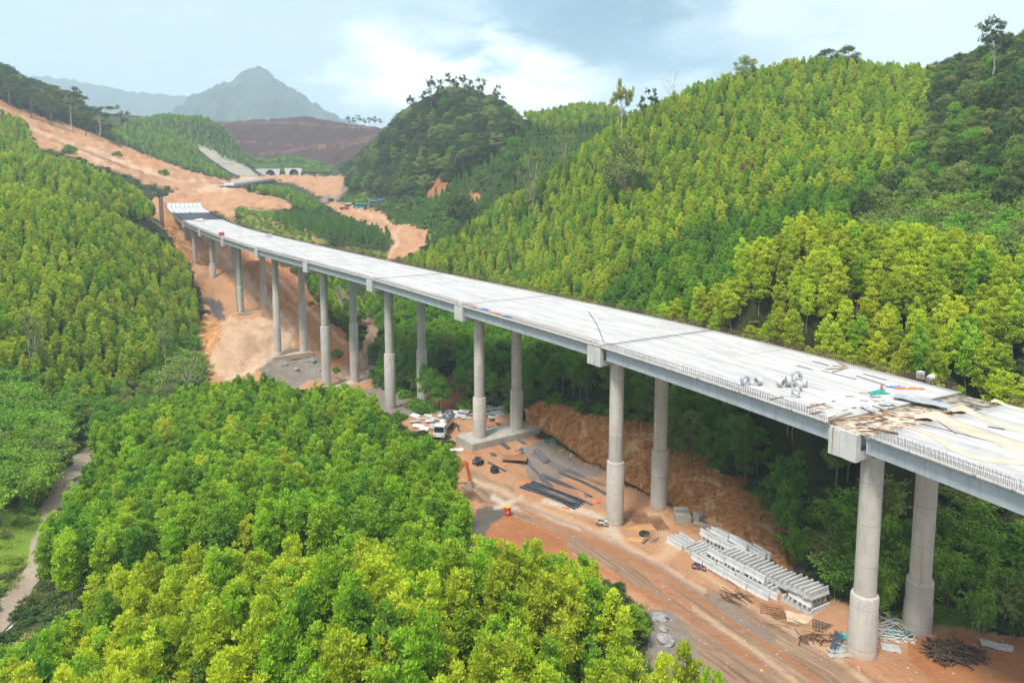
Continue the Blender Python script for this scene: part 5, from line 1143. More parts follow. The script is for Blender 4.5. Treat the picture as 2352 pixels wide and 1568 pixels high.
rl = random.Random(31)
for q in range(70):
    i = rl.randrange(8, 412); d_ = rl.uniform(-0.2, 2.6); p = LIP[i] - LIPN[i] * d_; big = rl.random() < 0.3
    tn = rl.choice((0, 2, 2, 4)); s_ = rl.uniform(0.6, 1.1) * (1.6 if big else 1)
    lb = ('dark' if tn == 4 else 'leafy green') + ' shrub overhanging the top of the cut bank'
    tag(link('shrub', BUSH[q % 3][tn], None, (p[0], p[1], max(p[2], float(H(p[0], p[1]))) - 0.1), rl.random() * 6, (s_, s_, s_ * rl.uniform(.8, 1.3))), lb, 'shrub', lb + 's')
# ------------------------------------------------------------------ things on the ground: helpers
def gnd(u, v): return ground(u, v)
def rz_between(a, b): return math.atan2(b.y - a.y, b.x - a.x)
def deck_hit(u, v):
    d = ray(u, v); k = _dc[:, 2] / d[2]; px_, py_ = d[0] * k, d[1] * k          # crossing of the sight line with each station's level
    t = (px_ - _dc[:, 0]) * np.sin(_dc[:, 3]) + (py_ - _dc[:, 1]) * np.cos(_dc[:, 3]); i = int(np.argmin(np.abs(t)))
    z = station(_ds[i] + float(np.clip(t[i], -2, 2)))[2]; p = at_z(u, v, z); return Vector((p[0], p[1], z))

# ------------------------------------------------------------------ concrete barriers
def barrier_mesh(L=3.0):
    c = MB(); prof = [(-0.30, 0), (0.30, 0), (0.30, 0.10), (0.16, 0.36), (0.10, 0.84), (0.08, 0.86), (-0.08, 0.86), (-0.10, 0.84), (-0.16, 0.36), (-0.30, 0.10)]
    c.prism(prof, (-L / 2, 0, 0), (L / 2, 0, 0)); m = c.mesh('barrier', M_BARRIER); return m
BARR = barrier_mesh()
hp0, hp1 = Vector((21.3, 93.6, 0)), Vector((31.9, 75.5, 0)); e1 = (hp1 - hp0).normalized(); e2 = Vector((-e1.y, e1.x, 0))
def heap_z(p, q): c = hp0 + e1 * p + e2 * q; return float(H(c.x, c.y))
_hz = np.polyfit([p for p in range(0, 22, 2) for q in (0, 3, 6)], [heap_z(p, q) for p in range(0, 22, 2) for q in (0, 3, 6)], 1)
BL = {'front': 'white concrete barrier lying in the front row of the roadside heap', 'cross': 'white concrete barrier laid crosswise in the bottom layer of the heap', 'top': 'white concrete barrier laid crosswise on top of the heap', 'ridge': 'white concrete barrier lying lengthwise along the back of the heap',
      'end': 'white concrete barrier in the tall three-layer stack nearest the thick column', 'first': 'white concrete barrier in the small group at the far end of the heap'}
rb = random.Random(4)
def barrier(p, q, lev, along, key, tilt=0.0):
    c = hp0 + e1 * p + e2 * q; rz = math.atan2(e1.y, e1.x) + (0 if along else math.pi / 2) + rb.gauss(0, 0.035)
    z = np.polyval(_hz, p) - 0.02 + lev * 0.875
    o = link('barrier', BARR, None, (c.x + rb.gauss(0, .04), c.y + rb.gauss(0, .04), z), rz); tag(o, BL[key], 'barrier', BL[key] + 's')
for i in range(4): barrier(1.5, 0.1 + 0.78 * i, 0, True, 'first')
for i in range(6): barrier(3.5 + 0.64 * i, 1.55, 0, False, 'cross')
for i in range(4): barrier(7.0 + 3.15 * i, -0.55 - 0.1 * i, 0, True, 'front'); barrier(7.6 + 3.12 * i, 0.12, 0, True, 'front')
for i in range(15): barrier(7.6 + 0.68 * i, 2.0, 0, False, 'cross')
for i in range(3): barrier(8.2 + 3.1 * i, 0.95, 1, True, 'front')
for i in range(14): barrier(2.8 + 0.68 * i, 5.35, 0, False, 'cross')
for i in range(3): barrier(3.6 + 3.1 * i, 4.2, 1, True, 'ridge'); barrier(3.9 + 3.1 * i, 5.0, 1, True, 'ridge'); barrier(4.3 + 3.1 * i, 5.75, 1, True, 'ridge'); barrier(4.5 + 3.1 * i, 6.45, 1, True, 'ridge')
for i in range(2): barrier(5.3 + 3.1 * i, 4.6, 2, True, 'ridge')
for i in range(9): barrier(8.6 + 0.69 * i, 3.1, 1, False, 'top')
for i in range(7): barrier(14.9 + 0.64 * i - (0.0), 3.0, 1, False, 'top')
for i in range(5): barrier(15.2 + 0.7 * i, 3.9, 0, False, 'cross')
for i in range(7): barrier(18.9 + 0.64 * i, 1.9, 0, False, 'end')
for i in range(4): barrier(20.9, 0.9 + 0.72 * i, 1, True, 'end')
for i in range(6): barrier(19.1 + 0.66 * i, 2.0, 2, False, 'end')

# ------------------------------------------------------------------ stacked pieces of concrete
def block(name, u, v, L, W, Hh, rz, label, mt=M_BLOCK, dz=0.0, tilt=(0, 0), cat='concrete block'):
    p = gnd(u, v); c = MB(); b = 0.05
    c.hexa([(-L/2, -W/2, 0), (L/2, -W/2, 0), (L/2, W/2, 0), (-L/2, W/2, 0), (-L/2 + b, -W/2 + b, Hh), (L/2 - b, -W/2 + b, Hh), (L/2 - b, W/2 - b, Hh), (-L/2 + b, W/2 - b, Hh)])
    for s in (-1, 1): c.bar((s * L * 0.25, 0, Hh - 0.05), (s * L * 0.25, 0.0, Hh + 0.14), 0.05)
    o = c.build(name, mt, None, (p.x, p.y, p.z + dz), rz); o.rotation_euler = (tilt[0], tilt[1], rz); tag(o, label, cat); return o
block('concrete_block', 1568, 1199, 2.3, 1.0, 1.25, -0.05, 'front weathered concrete block beside the second thick column')
block('concrete_block', 1564, 1186, 2.2, 1.0, 1.35, 0.0, 'rear weathered concrete block standing behind another block')
block('concrete_block', 1604, 1196, 1.5, 1.3, 1.3, 0.5, 'tilted concrete block at the foot of the cut bank', tilt=(0.12, 0.1))
block('concrete_beam', 1614, 1206, 2.6, 0.6, 0.35, -0.6, 'flat concrete beam lying behind the barrier heap', cat='beam')
block('concrete_block', 1676, 1212, 2.2, 1.3, 1.2, -0.2, 'dark-topped concrete block behind the barrier heap', mt=mat('stained_concrete', (0.20, 0.17, 0.13), (0.38, 0.33, 0.26), 0.8, 0.9))
pc = MB(); pc.box(-1.15, 1.15, -0.75, 0.75, 0.0, 0.12); pc.box(-1.15, -1.05, -0.75, 0.75, -0.06, 0.0); pc.box(1.05, 1.15, -0.75, 0.75, -0.06, 0.0); PANELM = [pc.mesh('panel', M_WHITE), pc.mesh('panel', M_PANEL)]
rp = random.Random(8)
for q, (x, y_, wht) in enumerate([(275, 285, 1), (380, 280, 1), (445, 257, 1), (495, 283, 1), (275, 332, 1), (330, 305, 0), (395, 307, 1), (390, 332, 0), (302, 372, 1), (430, 360, 0), (440, 388, 0), (345, 398, 1), (470, 315, 0), (565, 300, 0), (575, 270, 1), (632, 288, 0), (655, 265, 0), (705, 268, 0), (720, 250, 0),
        (865, 222, 1), (905, 238, 0), (960, 235, 0), (870, 262, 0), (918, 264, 1), (940, 288, 1), (895, 312, 1), (855, 250, 0), (980, 222, 0), (680, 300, 0), (540, 310, 1)]):
    p = gnd(872.8 + .29297 * x, 872.8 + .29297 * y_)
    o = link('precast_panel', PANELM[0 if wht else 1], None, (p.x, p.y, p.z + 0.08 + rp.uniform(0, .5)), rp.uniform(-0.5, 0.3)); o.rotation_euler = (rp.gauss(0, .13), rp.gauss(0, .13), rp.uniform(-0.5, 0.35)); o.scale = (rp.uniform(0.8, 1.15), rp.uniform(0.8, 1.1), 1)
    lb = 'clean white flat panel tipped in the heap by the bulk tanker' if wht else 'grey flat panel jumbled in the heap behind the pier footing'
    tag(o, lb, 'panel', lb + 's')
def sheet(name, u, v, L, W, rz, label, mt, dz=0.06, tilt=(0, 0), th=0.04, cat='sheet', p=None, legs=0, ribs=0):
    p = p or gnd(u, v); c = MB(); n = 6
    for i in range(n):        # slightly dished plate in strips
        x0, x1 = -L/2 + L * i / n, -L/2 + L * (i + 1) / n; zz0, zz1 = 0.05 * math.sin(i * 1.9), 0.05 * math.sin((i + 1) * 1.9)
        c.hexa([(x0, -W/2, zz0 - th), (x1, -W/2, zz1 - th), (x1, W/2, zz1 - th), (x0, W/2, zz0 - th), (x0, -W/2, zz0), (x1, -W/2, zz1), (x1, W/2, zz1), (x0, W/2, zz0)])
    for i in range(legs):
        for s in (-1, 1): c.box(s * L * 0.4 - .05, s * L * 0.4 + .05, -W/2 + .1 + i * (W - .3), -W/2 + .2 + i * (W - .3), -0.55, -th - .06)
    for i in range(ribs): yy = -W/2 + W * (i + 0.5) / ribs; c.box(-L/2, L/2, yy - .03, yy + .03, 0.06, 0.12)
    o = c.build(name, mt, None, (p.x, p.y, p.z + dz), rz); o.rotation_euler = (tilt[0], tilt[1], rz); tag(o, label, cat); return o
sheet('precast_panel', 1050, 1034, 2.6, 1.6, 0.2, 'white flat panel lying at the near corner of the footing', M_WHITE, 0.12)
sheet('steel_plate', 1182, 1058, 4.6, 2.6, -0.12, 'rust-brown steel plate raised on short legs among the bars', M_RUST, 0.62, legs=2, cat='plate')
sheet('plywood_sheet', 1840, 1425, 3.1, 1.9, -0.25, 'pale plywood sheet lying between the barrier heap and thick column', mat('plywood', (0.50, 0.36, 0.24), (0.60, 0.46, 0.33), 1, 0.85), 0.2, (0.05, 0.1))
sheet('form_panel', 1921, 1484, 2.6, 0.9, 0.95, 'dark steel form panel propped against rubble by the nearest column', M_STEEL, 0.5, (0.5, -0.25), ribs=3)
sheet('form_panel', 1926, 1494, 2.2, 0.8, 0.2, 'light grey form panel lying flat by the nearest column', M_ZINC, 0.15, (0.1, 0.05))
sheet('form_panel', 1930, 1506, 2.4, 0.6, 0.1, 'narrow beige panel lying beside the nearest column', M_BLOCK, 0.1)
sheet('concrete_slab', 2046, 1488, 1.7, 1.2, -0.3, 'pale square slab on the grey gravel right of the nearest column', M_PANEL, 0.08, cat='slab')
sheet('felt_sheet', 2300, 1486, 3.6, 1.1, -0.35, 'crumpled pale sheet on the red earth at far right', M_ROLL, 0.1, (0.06, 0.05))

# ------------------------------------------------------------------ steel: beams, bars, frames
def bundle(name, pts, n, w, mt, label, cat='bars', spread=0.5, size=0.06, layers=1):
    """n bars lying side by side along a bent line given by image points on the ground"""
    P = [gnd(*p) for p in pts]; o0 = P[0]; c = MB(); rr = random.Random(int(pts[0][0]))
    d = (P[-1] - P[0]).normalized(); x = d.cross(Vector((0, 0, 1))).normalized()
    for L in range(layers):
        for i in range(n):
            off = (i - (n - 1) / 2) * w / max(n, 1); j0, j1 = rr.gauss(0, spread * .3), rr.gauss(0, spread * .3)
            q = [(p - o0) + x * (off + rr.gauss(0, w * 0.06) * (1 + k)) + Vector((0, 0, 0.10 + L * size * 1.1)) for k, p in enumerate(P)]
            q[0] = q[0] + d * j0; q[-1] = q[-1] + d * j1
            for a, b in zip(q[:-1], q[1:]): c.bar(a, b, size, size)
    o = c.build(name, mt, None, o0); tag(o, label, cat); return o
bundle('bar_bundle', [(1098, 1017), (1136, 1047)], 10, 0.9, M_STEEL, 'bundle of dark bars leaning off the left edge of the footing', size=0.09)
bundle('bar_bundle', [(1131, 1009), (1152, 1018), (1169, 1031)], 10, 1.0, M_STEEL, 'bundle of dark bars in the middle of the footing edge', size=0.08)
bundle('bar_bundle', [(1169, 998), (1204, 1020)], 9, 1.1, M_REBARG, 'bundle of dark bars at the right end of the footing', size=0.09)
bundle('bar_bundle', [(1231, 1035), (1255, 1063)], 10, 1.1, M_REBARG, 'short thick bundle of bars right of the rusty plate', size=0.11, layers=3)
bundle('bar_bundle', [(1122, 1062), (1161, 1083)], 5, 0.5, M_STEEL, 'thin bundle of bars left of the rusty plate', size=0.09)
bundle('bar_bundle', [(1206, 1054), (1238, 1090), (1262, 1118)], 9, 0.9, M_REBARG, 'long bent bundle of bars curving past the rusty plate', size=0.07)
bundle('bar_bundle', [(1246, 1092), (1300, 1116), (1356, 1142)], 5, 0.9, M_STEEL, 'row of blue-grey steel sections above the main beam stack', size=0.2)
bundle('bar_bundle', [(1286, 1085), (1340, 1108), (1393, 1136)], 4, 0.6, M_STEEL, 'blue-grey steel sections running up to the tall thick column', size=0.18)
bundle('bar_bundle', [(1298, 1078), (1345, 1096), (1391, 1116)], 4, 1.2, M_REBARG, 'loose thin bars on the clay behind the steel sections', size=0.07)
bundle('bar_bundle', [(1239, 1110), (1300, 1136), (1359, 1160)], 4, 0.5, M_REBARG, 'line of dark bars beside the main beam stack', size=0.10)
bundle('bar_bundle', [(1225, 1040), (1300, 1085)], 4, 2.0, M_REBARG, 'scattered single bars below the short thick bundle', size=0.06)
for q, ((u0, v0), (u1, v1)) in enumerate([((1195, 1120), (1321, 1170)), ((1202, 1117), (1328, 1167)), ((1209, 1114), (1333, 1163)), ((1217, 1112), (1338, 1159)), ((1226, 1109), (1343, 1155)), ((1206, 1122), (1318, 1164)), ((1222, 1112), (1336, 1156))]):
    a, b = gnd(u0, v0), gnd(u1, v1); c = MB(); lv = 0.0 if q < 5 else 0.32; A = Vector((0, 0, 0.12 + lv)); B = (b - a) + Vector((0, 0, 0.12 + lv))
    for dz in (0, 0.26): c.bar(A + Vector((0, 0, dz)), B + Vector((0, 0, dz)), 0.30, 0.035)
    c.bar(A + Vector((0, 0, 0.13)), B + Vector((0, 0, 0.13)), 0.03, 0.22)
    tag(c.build('steel_beam', M_STEEL, None, a), 'long blue-grey steel beam in the stack beside the dirt road', 'beam', 'long blue-grey steel beams in the roadside stack')
def cage(u, v, L, W, nx, ny, rz, label, hh=0.45, mt=M_RUST, tilt=(0, 0), name='rebar_cage', cat='rebar frame'):
    p = gnd(u, v); c = MB()
    for z in ((0.06, hh) if hh > 0.15 else (0.05,)):
        for i in range(nx): x = -L/2 + L * i / (nx - 1); c.bar((x, -W/2, z), (x, W/2, z), 0.06)
        for j in range(ny): y = -W/2 + W * j / (ny - 1); c.bar((-L/2, y, z + .06), (L/2, y, z + .06), 0.06)
    if hh > 0.15:
        for i in range(nx):
            for j in (0, ny - 1): c.bar((-L/2 + L * i / (nx - 1), -W/2 + W * j / (ny - 1), 0.03), (-L/2 + L * i / (nx - 1), -W/2 + W * j / (ny - 1), hh + .08), 0.06)
    o = c.build(name, mt, None, (p.x, p.y, p.z + 0.02), rz); o.rotation_euler = (tilt[0], tilt[1], rz); tag(o, label, cat); return o
cage(1470, 1193, 2.4, 3.0, 6, 8, 0.05, 'square rusty rebar cage beside the tall thick column')
cage(1514, 1207, 1.7, 4.0, 5, 10, 0.12, 'narrow rusty rebar cage next to the square one')
cage(1870, 1460, 2.3, 1.7, 7, 5, -0.2, 'rusty grid frame propped on rubble near the plywood sheet', 0.1, mat('rust_yellow', (0.34, 0.20, 0.09), (0.42, 0.28, 0.14), 2, 0.85), (0.25, 0.1))
cage(1893, 1443, 2.3, 1.6, 8, 6, -0.35, 'black grid mat lying behind the rusty grid frame', 0.1, M_BLACK, (0.12, 0.15))
cage(1773, 1404, 2.4, 1.6, 5, 4, -0.3, 'low rusty frame at the tip of the barrier heap', 0.3)
cage(1790, 1416, 1.6, 0.9, 4, 3, 0.3, 'small rusty frame between the barrier heap and the plywood', 0.25)
def sticks(name, u, v, n, L, R_, mt, label, size=0.06, hmax=0.8, cat='pile', along=None, sd=1):
    """heap of poles thrown together"""
    p = gnd(u, v); c = MB(); rr = random.Random(sd)
    for i in range(n):
        a = rr.uniform(0, math.pi) if along is None else along + rr.gauss(0, 0.35); r = R_ * math.sqrt(rr.random()); b = rr.uniform(0, 6.28)
        cx, cy = r * math.cos(b) * 1.6, r * math.sin(b); l = L * rr.uniform(0.6, 1.1) / 2; z = 0.1 + hmax * rr.random() * (1 - r / R_ * 0.7); t = rr.gauss(0, 0.12)
        c.tube([(cx - math.cos(a) * l, cy - math.sin(a) * l, max(z - t * l, 0.05)), (cx + math.cos(a) * l, cy + math.sin(a) * l, max(z + t * l, 0.05))], size * rr.uniform(0.8, 1.2) / 2, 6)
    o = c.build(name, mt, None, p); tag(o, label, cat); return o
M_PIPE = mat('scaffold_tube', (0.48, 0.50, 0.48), (0.62, 0.63, 0.60), 3, 0.5, 0.3)
sticks('scaffold_heap', 2048, 1446, 120, 2.4, 2.0, M_PIPE, 'tangled heap of pale scaffold tubes between the two nearest columns', 0.075, 0.9, 'scaffold heap', sd=2)
sticks('scaffold_heap', 1818, 1306, 60, 3.2, 1.5, M_PIPE, 'low heap of grey scaffold tubes behind the barrier heap', 0.07, 0.4, 'scaffold heap', 0.0, sd=3)
sticks('timber_pile', 2187, 1502, 150, 2.3, 1.45, M_DARKWOOD, 'dark pile of short timbers on the red earth at lower right', 0.15, 1.0, 'timber pile', sd=4)
sticks('scaffold_heap', 1955, 1482, 14, 2.6, 0.9, M_PIPE, 'few scaffold tubes leaning at the foot of the nearest column', 0.07, 0.8, 'scaffold heap', -0.5, sd=5)
sticks('timber_scraps', 1690, 1375, 16, 2.6, 1.2, M_DARKWOOD, 'scattered dark timbers along the front of the barrier heap', 0.1, 0.1, 'timber', -1.0, sd=6)
sticks('timber_scraps', 1490, 1243, 8, 2.6, 0.7, M_WOOD, 'old boards lying beside the big tyre', 0.14, 0.1, 'timber', 0.9, sd=7)
sticks('timber_scraps', 1885, 1475, 24, 1.8, 1.6, M_DARKWOOD, 'broken timbers strewn left of the nearest column', 0.09, 0.3, 'timber', sd=8)
sticks('timber_scraps', 1800, 1440, 14, 2.4, 1.6, M_WOOD, 'loose boards along the road below the plywood sheet', 0.08, 0.1, 'timber', -0.6, sd=9)
# ------------------------------------------------------------------ cloths, nets, sacks
def cloth(name, p, L, W, rz, mt, label, amp=0.25, seed=1, cat='cloth', tilt=(0, 0)):
    rng = np.random.default_rng(seed); nx, ny = 22, 14; X, Y = np.meshgrid(np.linspace(-L/2, L/2, nx), np.linspace(-W/2, W/2, ny))
    e = (1 - (2 * X / L) ** 2) * (1 - (2 * Y / W) ** 2)
    Z = np.abs(fbm(X * 1.7 + seed * 7, Y * 1.7, 4, seed)) * amp * (0.25 + e) + 0.03; X = X + fbm(X * 1.1, Y * 1.1, 2, seed + 2) * 0.3 * L / 2; Y = Y + fbm(X, Y, 2, seed + 5) * 0.3 * W
    idx = np.arange(nx * ny).reshape(ny, nx); q = np.stack([idx[:-1, :-1], idx[:-1, 1:], idx[1:, 1:], idx[1:, :-1]], -1).reshape(-1, 4)
    m = mesh_np(name, np.stack([X, Y, Z], -1).reshape(-1, 3), q, mt, smooth=True); o = link(name, m, None, p, rz); tag(o, label, cat)
    md = o.modifiers.new('thickness', 'SOLIDIFY'); md.thickness = 0.02; return o
cloth('orange_tarp', gnd(1207, 1108), 1.9, 1.0, 0.2, M_OCLOTH, 'orange tarpaulin crumpled at the far end of the beam stack', 0.4, 1, 'tarpaulin')
cloth('orange_tarp', gnd(1368, 1152), 1.6, 0.9, 0.3, M_OCLOTH, 'orange tarpaulin crumpled by the tall thick column', 0.4, 2, 'tarpaulin')
cloth('orange_tarp', gnd(1300, 1166), 1.2, 0.6, -0.3, M_OCLOTH, 'strip of orange tarpaulin under the near side of the beam stack', 0.3, 3, 'tarpaulin')
cloth('green_net', gnd(1261, 1012), 1.5, 1.0, 0.2, M_TEAL, 'small heap of green netting at the foot of the bank', 0.6, 4, 'netting')
cloth('green_net', gnd(1938, 1462), 1.6, 1.0, 0.2, M_TEAL, 'teal netting bunched behind the nearest column', 0.7, 5, 'netting')
cloth('green_net', gnd(2062, 1455), 2.4, 1.2, 0.1, M_TEAL, 'teal netting caught in the scaffold heap', 0.9, 6, 'netting')
cloth('sack', gnd(2050, 1468), 1.8, 0.9, -0.2, M_CREAM, 'cream sacking on the ground in front of the scaffold heap', 0.5, 7, 'sacking')
cloth('sack', gnd(2082, 1472), 1.6, 0.7, -0.3, M_CREAM, 'second piece of cream sacking nearer the rear column', 0.5, 8, 'sacking')
# ------------------------------------------------------------------ drums, tyres, boxes, stones
p = gnd(1166, 1183); c = MB(); c.lathe([(0.36, 0), (0.36, 0.30), (0.385, 0.32), (0.36, 0.34), (0.36, 0.64), (0.385, 0.66), (0.36, 0.68), (0.36, 0.98)], 20); c.cur = 1; c.lathe([(0.375, 0.981), (0.375, 1.02), (0.30, 1.03)], 20)
o = c.build('oil_drum', [M_RED, M_YELLOW], None, p, smooth=True); tag(o, 'red oil drum with a yellow lid beside the dirt road', 'drum'); o.scale = (1.35,) * 3
c = MB(); c.box(-0.14, 0.14, -0.378, -0.366, 0.44, 0.54); c.build('label', M_WHITE, o)
def tyre_mesh(Rm, r):
    c = MB(); vs = []; n, k = 28, 12
    for i in range(n):
        a = 2 * math.pi * i / n
        for j in range(k):
            b = 2 * math.pi * j / k; rr = r * (1.0 if math.cos(b) > -0.2 else 0.8) * (1.03 if (i % 2 and math.cos(b) > 0.3) else 1.0)
            vs.append(((Rm + rr * math.cos(b)) * math.cos(a), (Rm + rr * math.cos(b)) * math.sin(a), r * 1.25 * math.sin(b)))
    c.add(vs, [(i * k + j, ((i + 1) % n) * k + j, ((i + 1) % n) * k + (j + 1) % k, i * k + (j + 1) % k) for i in range(n) for j in range(k)]); return c
TY = tyre_mesh(0.55, 0.21)
p = gnd(1480, 1229); o = TY.build('tyre', M_RUBBER, None, (p.x, p.y, p.z + 0.26), smooth=True); tag(o, 'big grey lorry tyre lying flat on the clay below the rebar cages', 'tyre')
for q, (u, v, lb) in enumerate([(1135, 1083, 'lower tyre of the black stack beside the track'), (1136.5, 1079, 'upper tyre of the black stack beside the track')]):
    p = gnd(1136, 1084); o = link('tyre', TY.mesh('tyre', M_RUBBER), None, (p.x, p.y, p.z + 0.25 + q * 0.5), q); tag(o, lb, 'tyre')
def coil(name, p, r, w, rz, tilt, label, mt=M_ROLL, tail=0.0, cat='roll'):
    """a wound roll of sheet with an open middle and a loose end"""
    c = MB(); n = 26; vs = []
    for turn, rr_ in ((0, r), (0, r * 0.62)):
        pass
    for i in range(n):
        a = 2 * math.pi * i / n
        for rad, y in ((r, -w/2), (r, w/2), (r * 0.66, w/2), (r * 0.66, -w/2)): vs.append((rad * math.cos(a), y, r + rad * math.sin(a)))
    c.add(vs, [(i * 4 + j, ((i + 1) % n) * 4 + j, ((i + 1) % n) * 4 + (j + 1) % 4, i * 4 + (j + 1) % 4) for i in range(n) for j in range(4)])
    if tail:
        pts = [(r * 0.1, 0.012), (r + tail * 0.4, 0.05), (r + tail * 0.8, 0.012), (r + tail, 0.10)]
        for (x0, z0), (x1, z1) in zip(pts[:-1], pts[1:]): c.hexa([(x0, -w/2, z0 - .01), (x1, -w/2, z1 - .01), (x1, w/2, z1 - .01), (x0, w/2, z0 - .01), (x0, -w/2, z0 + .01), (x1, -w/2, z1 + .01), (x1, w/2, z1 + .01), (x0, w/2, z0 + .01)])
    o = c.build(name, mt, None, p, rz, smooth=True); o.rotation_euler = (tilt, 0, rz); tag(o, label, cat); return o
for q, (u, v) in enumerate([(1091, 1066), (1098, 1069), (1105, 1067), (1095, 1060), (1102, 1061)]):
    coil('wire_coil', gnd(u, v), 0.5, 0.55, 0.4 * q, 0, 'black wound coil standing in the cluster left of the steel bars', M_BLACK, cat='coil')['group'] = 'black coils left of the steel bars'
p = gnd(1311, 1052); c = MB(); c.box(-.25, .25, -.12, .12, 0.25, 0.95); c.bar((-.18, 0, 0), (-.18, 0, .3), .05); c.bar((.18, 0, 0), (.18, 0, .3), .05); tag(c.build('switch_box', M_PANEL, None, p), 'small pale electrical box on legs at the foot of the bank', 'box')
def stone(p, s, seed, label, mt=M_STONE, name='boulder', group=None, flat=0.7):
    rng = np.random.default_rng(seed); bm = bmesh.new(); bmesh.ops.create_icosphere(bm, subdivisions=3, radius=1.0)
    for v in bm.verts:
        k = 1 + 0.35 * float(fbm(np.array([v.co.x * 1.3 + seed]), np.array([v.co.y * 1.3 + v.co.z * 1.7]), 3, seed % 50)[0]); v.co = Vector((v.co.x * k, v.co.y * k * 0.85, v.co.z * k * flat))
    m = bpy.data.meshes.new(name); bm.to_mesh(m); bm.free(); m.materials.append(mt); o = link(name, m, None, (p.x, p.y, p.z + s * 0.2), seed); o.scale = (s,) * 3; tag(o, label, 'boulder', group); return o
stone(gnd(1522, 1446), 0.6, 5, 'pale grey boulder on the gravel slope at the road edge')
stone(gnd(1513, 1420), 0.95, 6, 'broad grey rock outcrop below the road edge', flat=0.5)
stone(gnd(1530, 1475), 1.0, 8, 'long sloping grey rock lower down the road edge', flat=0.45)
stone(gnd(1165, 970), 2.3, 9, 'mound of dumped clay beside the footing', M_DIRTC, 'clay_mound', flat=0.4)
stone(gnd(1225, 945), 1.8, 12, 'rounded clay mound on the lip of the bank', M_DIRTC, 'clay_mound', flat=0.4)
for q, (u, v, s) in enumerate([(655, 838, 1.1), (718, 830, 1.4), (680, 848, 1.0), (735, 850, 0.9)]): stone(gnd(u, v), s, 20 + q, 'grey rock heaped round the base of a far column', group='grey rocks round a far column base', flat=0.55)
rs = random.Random(12); v_ = []; f_ = []
peb = MB()
for q in range(1500):
    r_ = rs.random(); u = rs.uniform(1060, 2350); v = rs.uniform(960, 1566); pt = None
    if not in_poly(np.array([u]), np.array([v]), [(1060, 1230), (1050, 1020), (930, 970), (1160, 950), (1215, 1000), (1400, 1085), (1560, 1166), (1700, 1235), (1960, 1400), (2352, 1470), (2352, 1568), (1640, 1568), (1500, 1400), (1300, 1290)])[0]: continue
    p = gnd(u, v); s = rs.choice((0.05, 0.06, 0.08, 0.11, 0.16)) * rs.uniform(.7, 1.4)
    n = 5; a0 = rs.random() * 6; pts = [(p.x + s * math.cos(a0 + i * 1.2566) * rs.uniform(.7, 1.2), p.y + s * math.sin(a0 + i * 1.2566) * rs.uniform(.7, 1.2), p.z - 0.03) for i in range(n)]; top = (p.x, p.y, p.z + s * rs.uniform(.4, .9))
    peb.cur = rs.choice((0, 0, 1, 2)); peb.add(pts + [top], [(i, (i + 1) % n, n) for i in range(n)])
tag(peb.build('rubble', [M_STONE, M_BLOCK, M_DIRTC]), 'loose stones and crumbs of concrete over the clay', 'rubble', kind='stuff')
for q, (u, v, a, b) in enumerate([(1392, 1182, 1.3, 0.9), (1475, 1215, 2.0, 1.0), (1462, 1240, 1.6, 0.8)]):
    p = gnd(u, v); c = MB(); n = 22; pts = [(a * math.cos(i * 6.283 / n) * (1 + .2 * math.sin(3 * i)), b * math.sin(i * 6.283 / n) * (1 + .2 * math.cos(2 * i)), 0.0) for i in range(n)]
    zt = max(float(H(p.x + x, p.y + y)) for x, y, _ in pts) * 0.35 + p.z * 0.65
    c.add(pts + [(x, y, -.3) for x, y, _ in pts], [tuple(range(n))] + [(i, i + n, (i + 1) % n + n, (i + 1) % n) for i in range(n)]); tag(c.build('puddle', M_WATER, None, (p.x, p.y, zt + 0.03)), kind='structure')

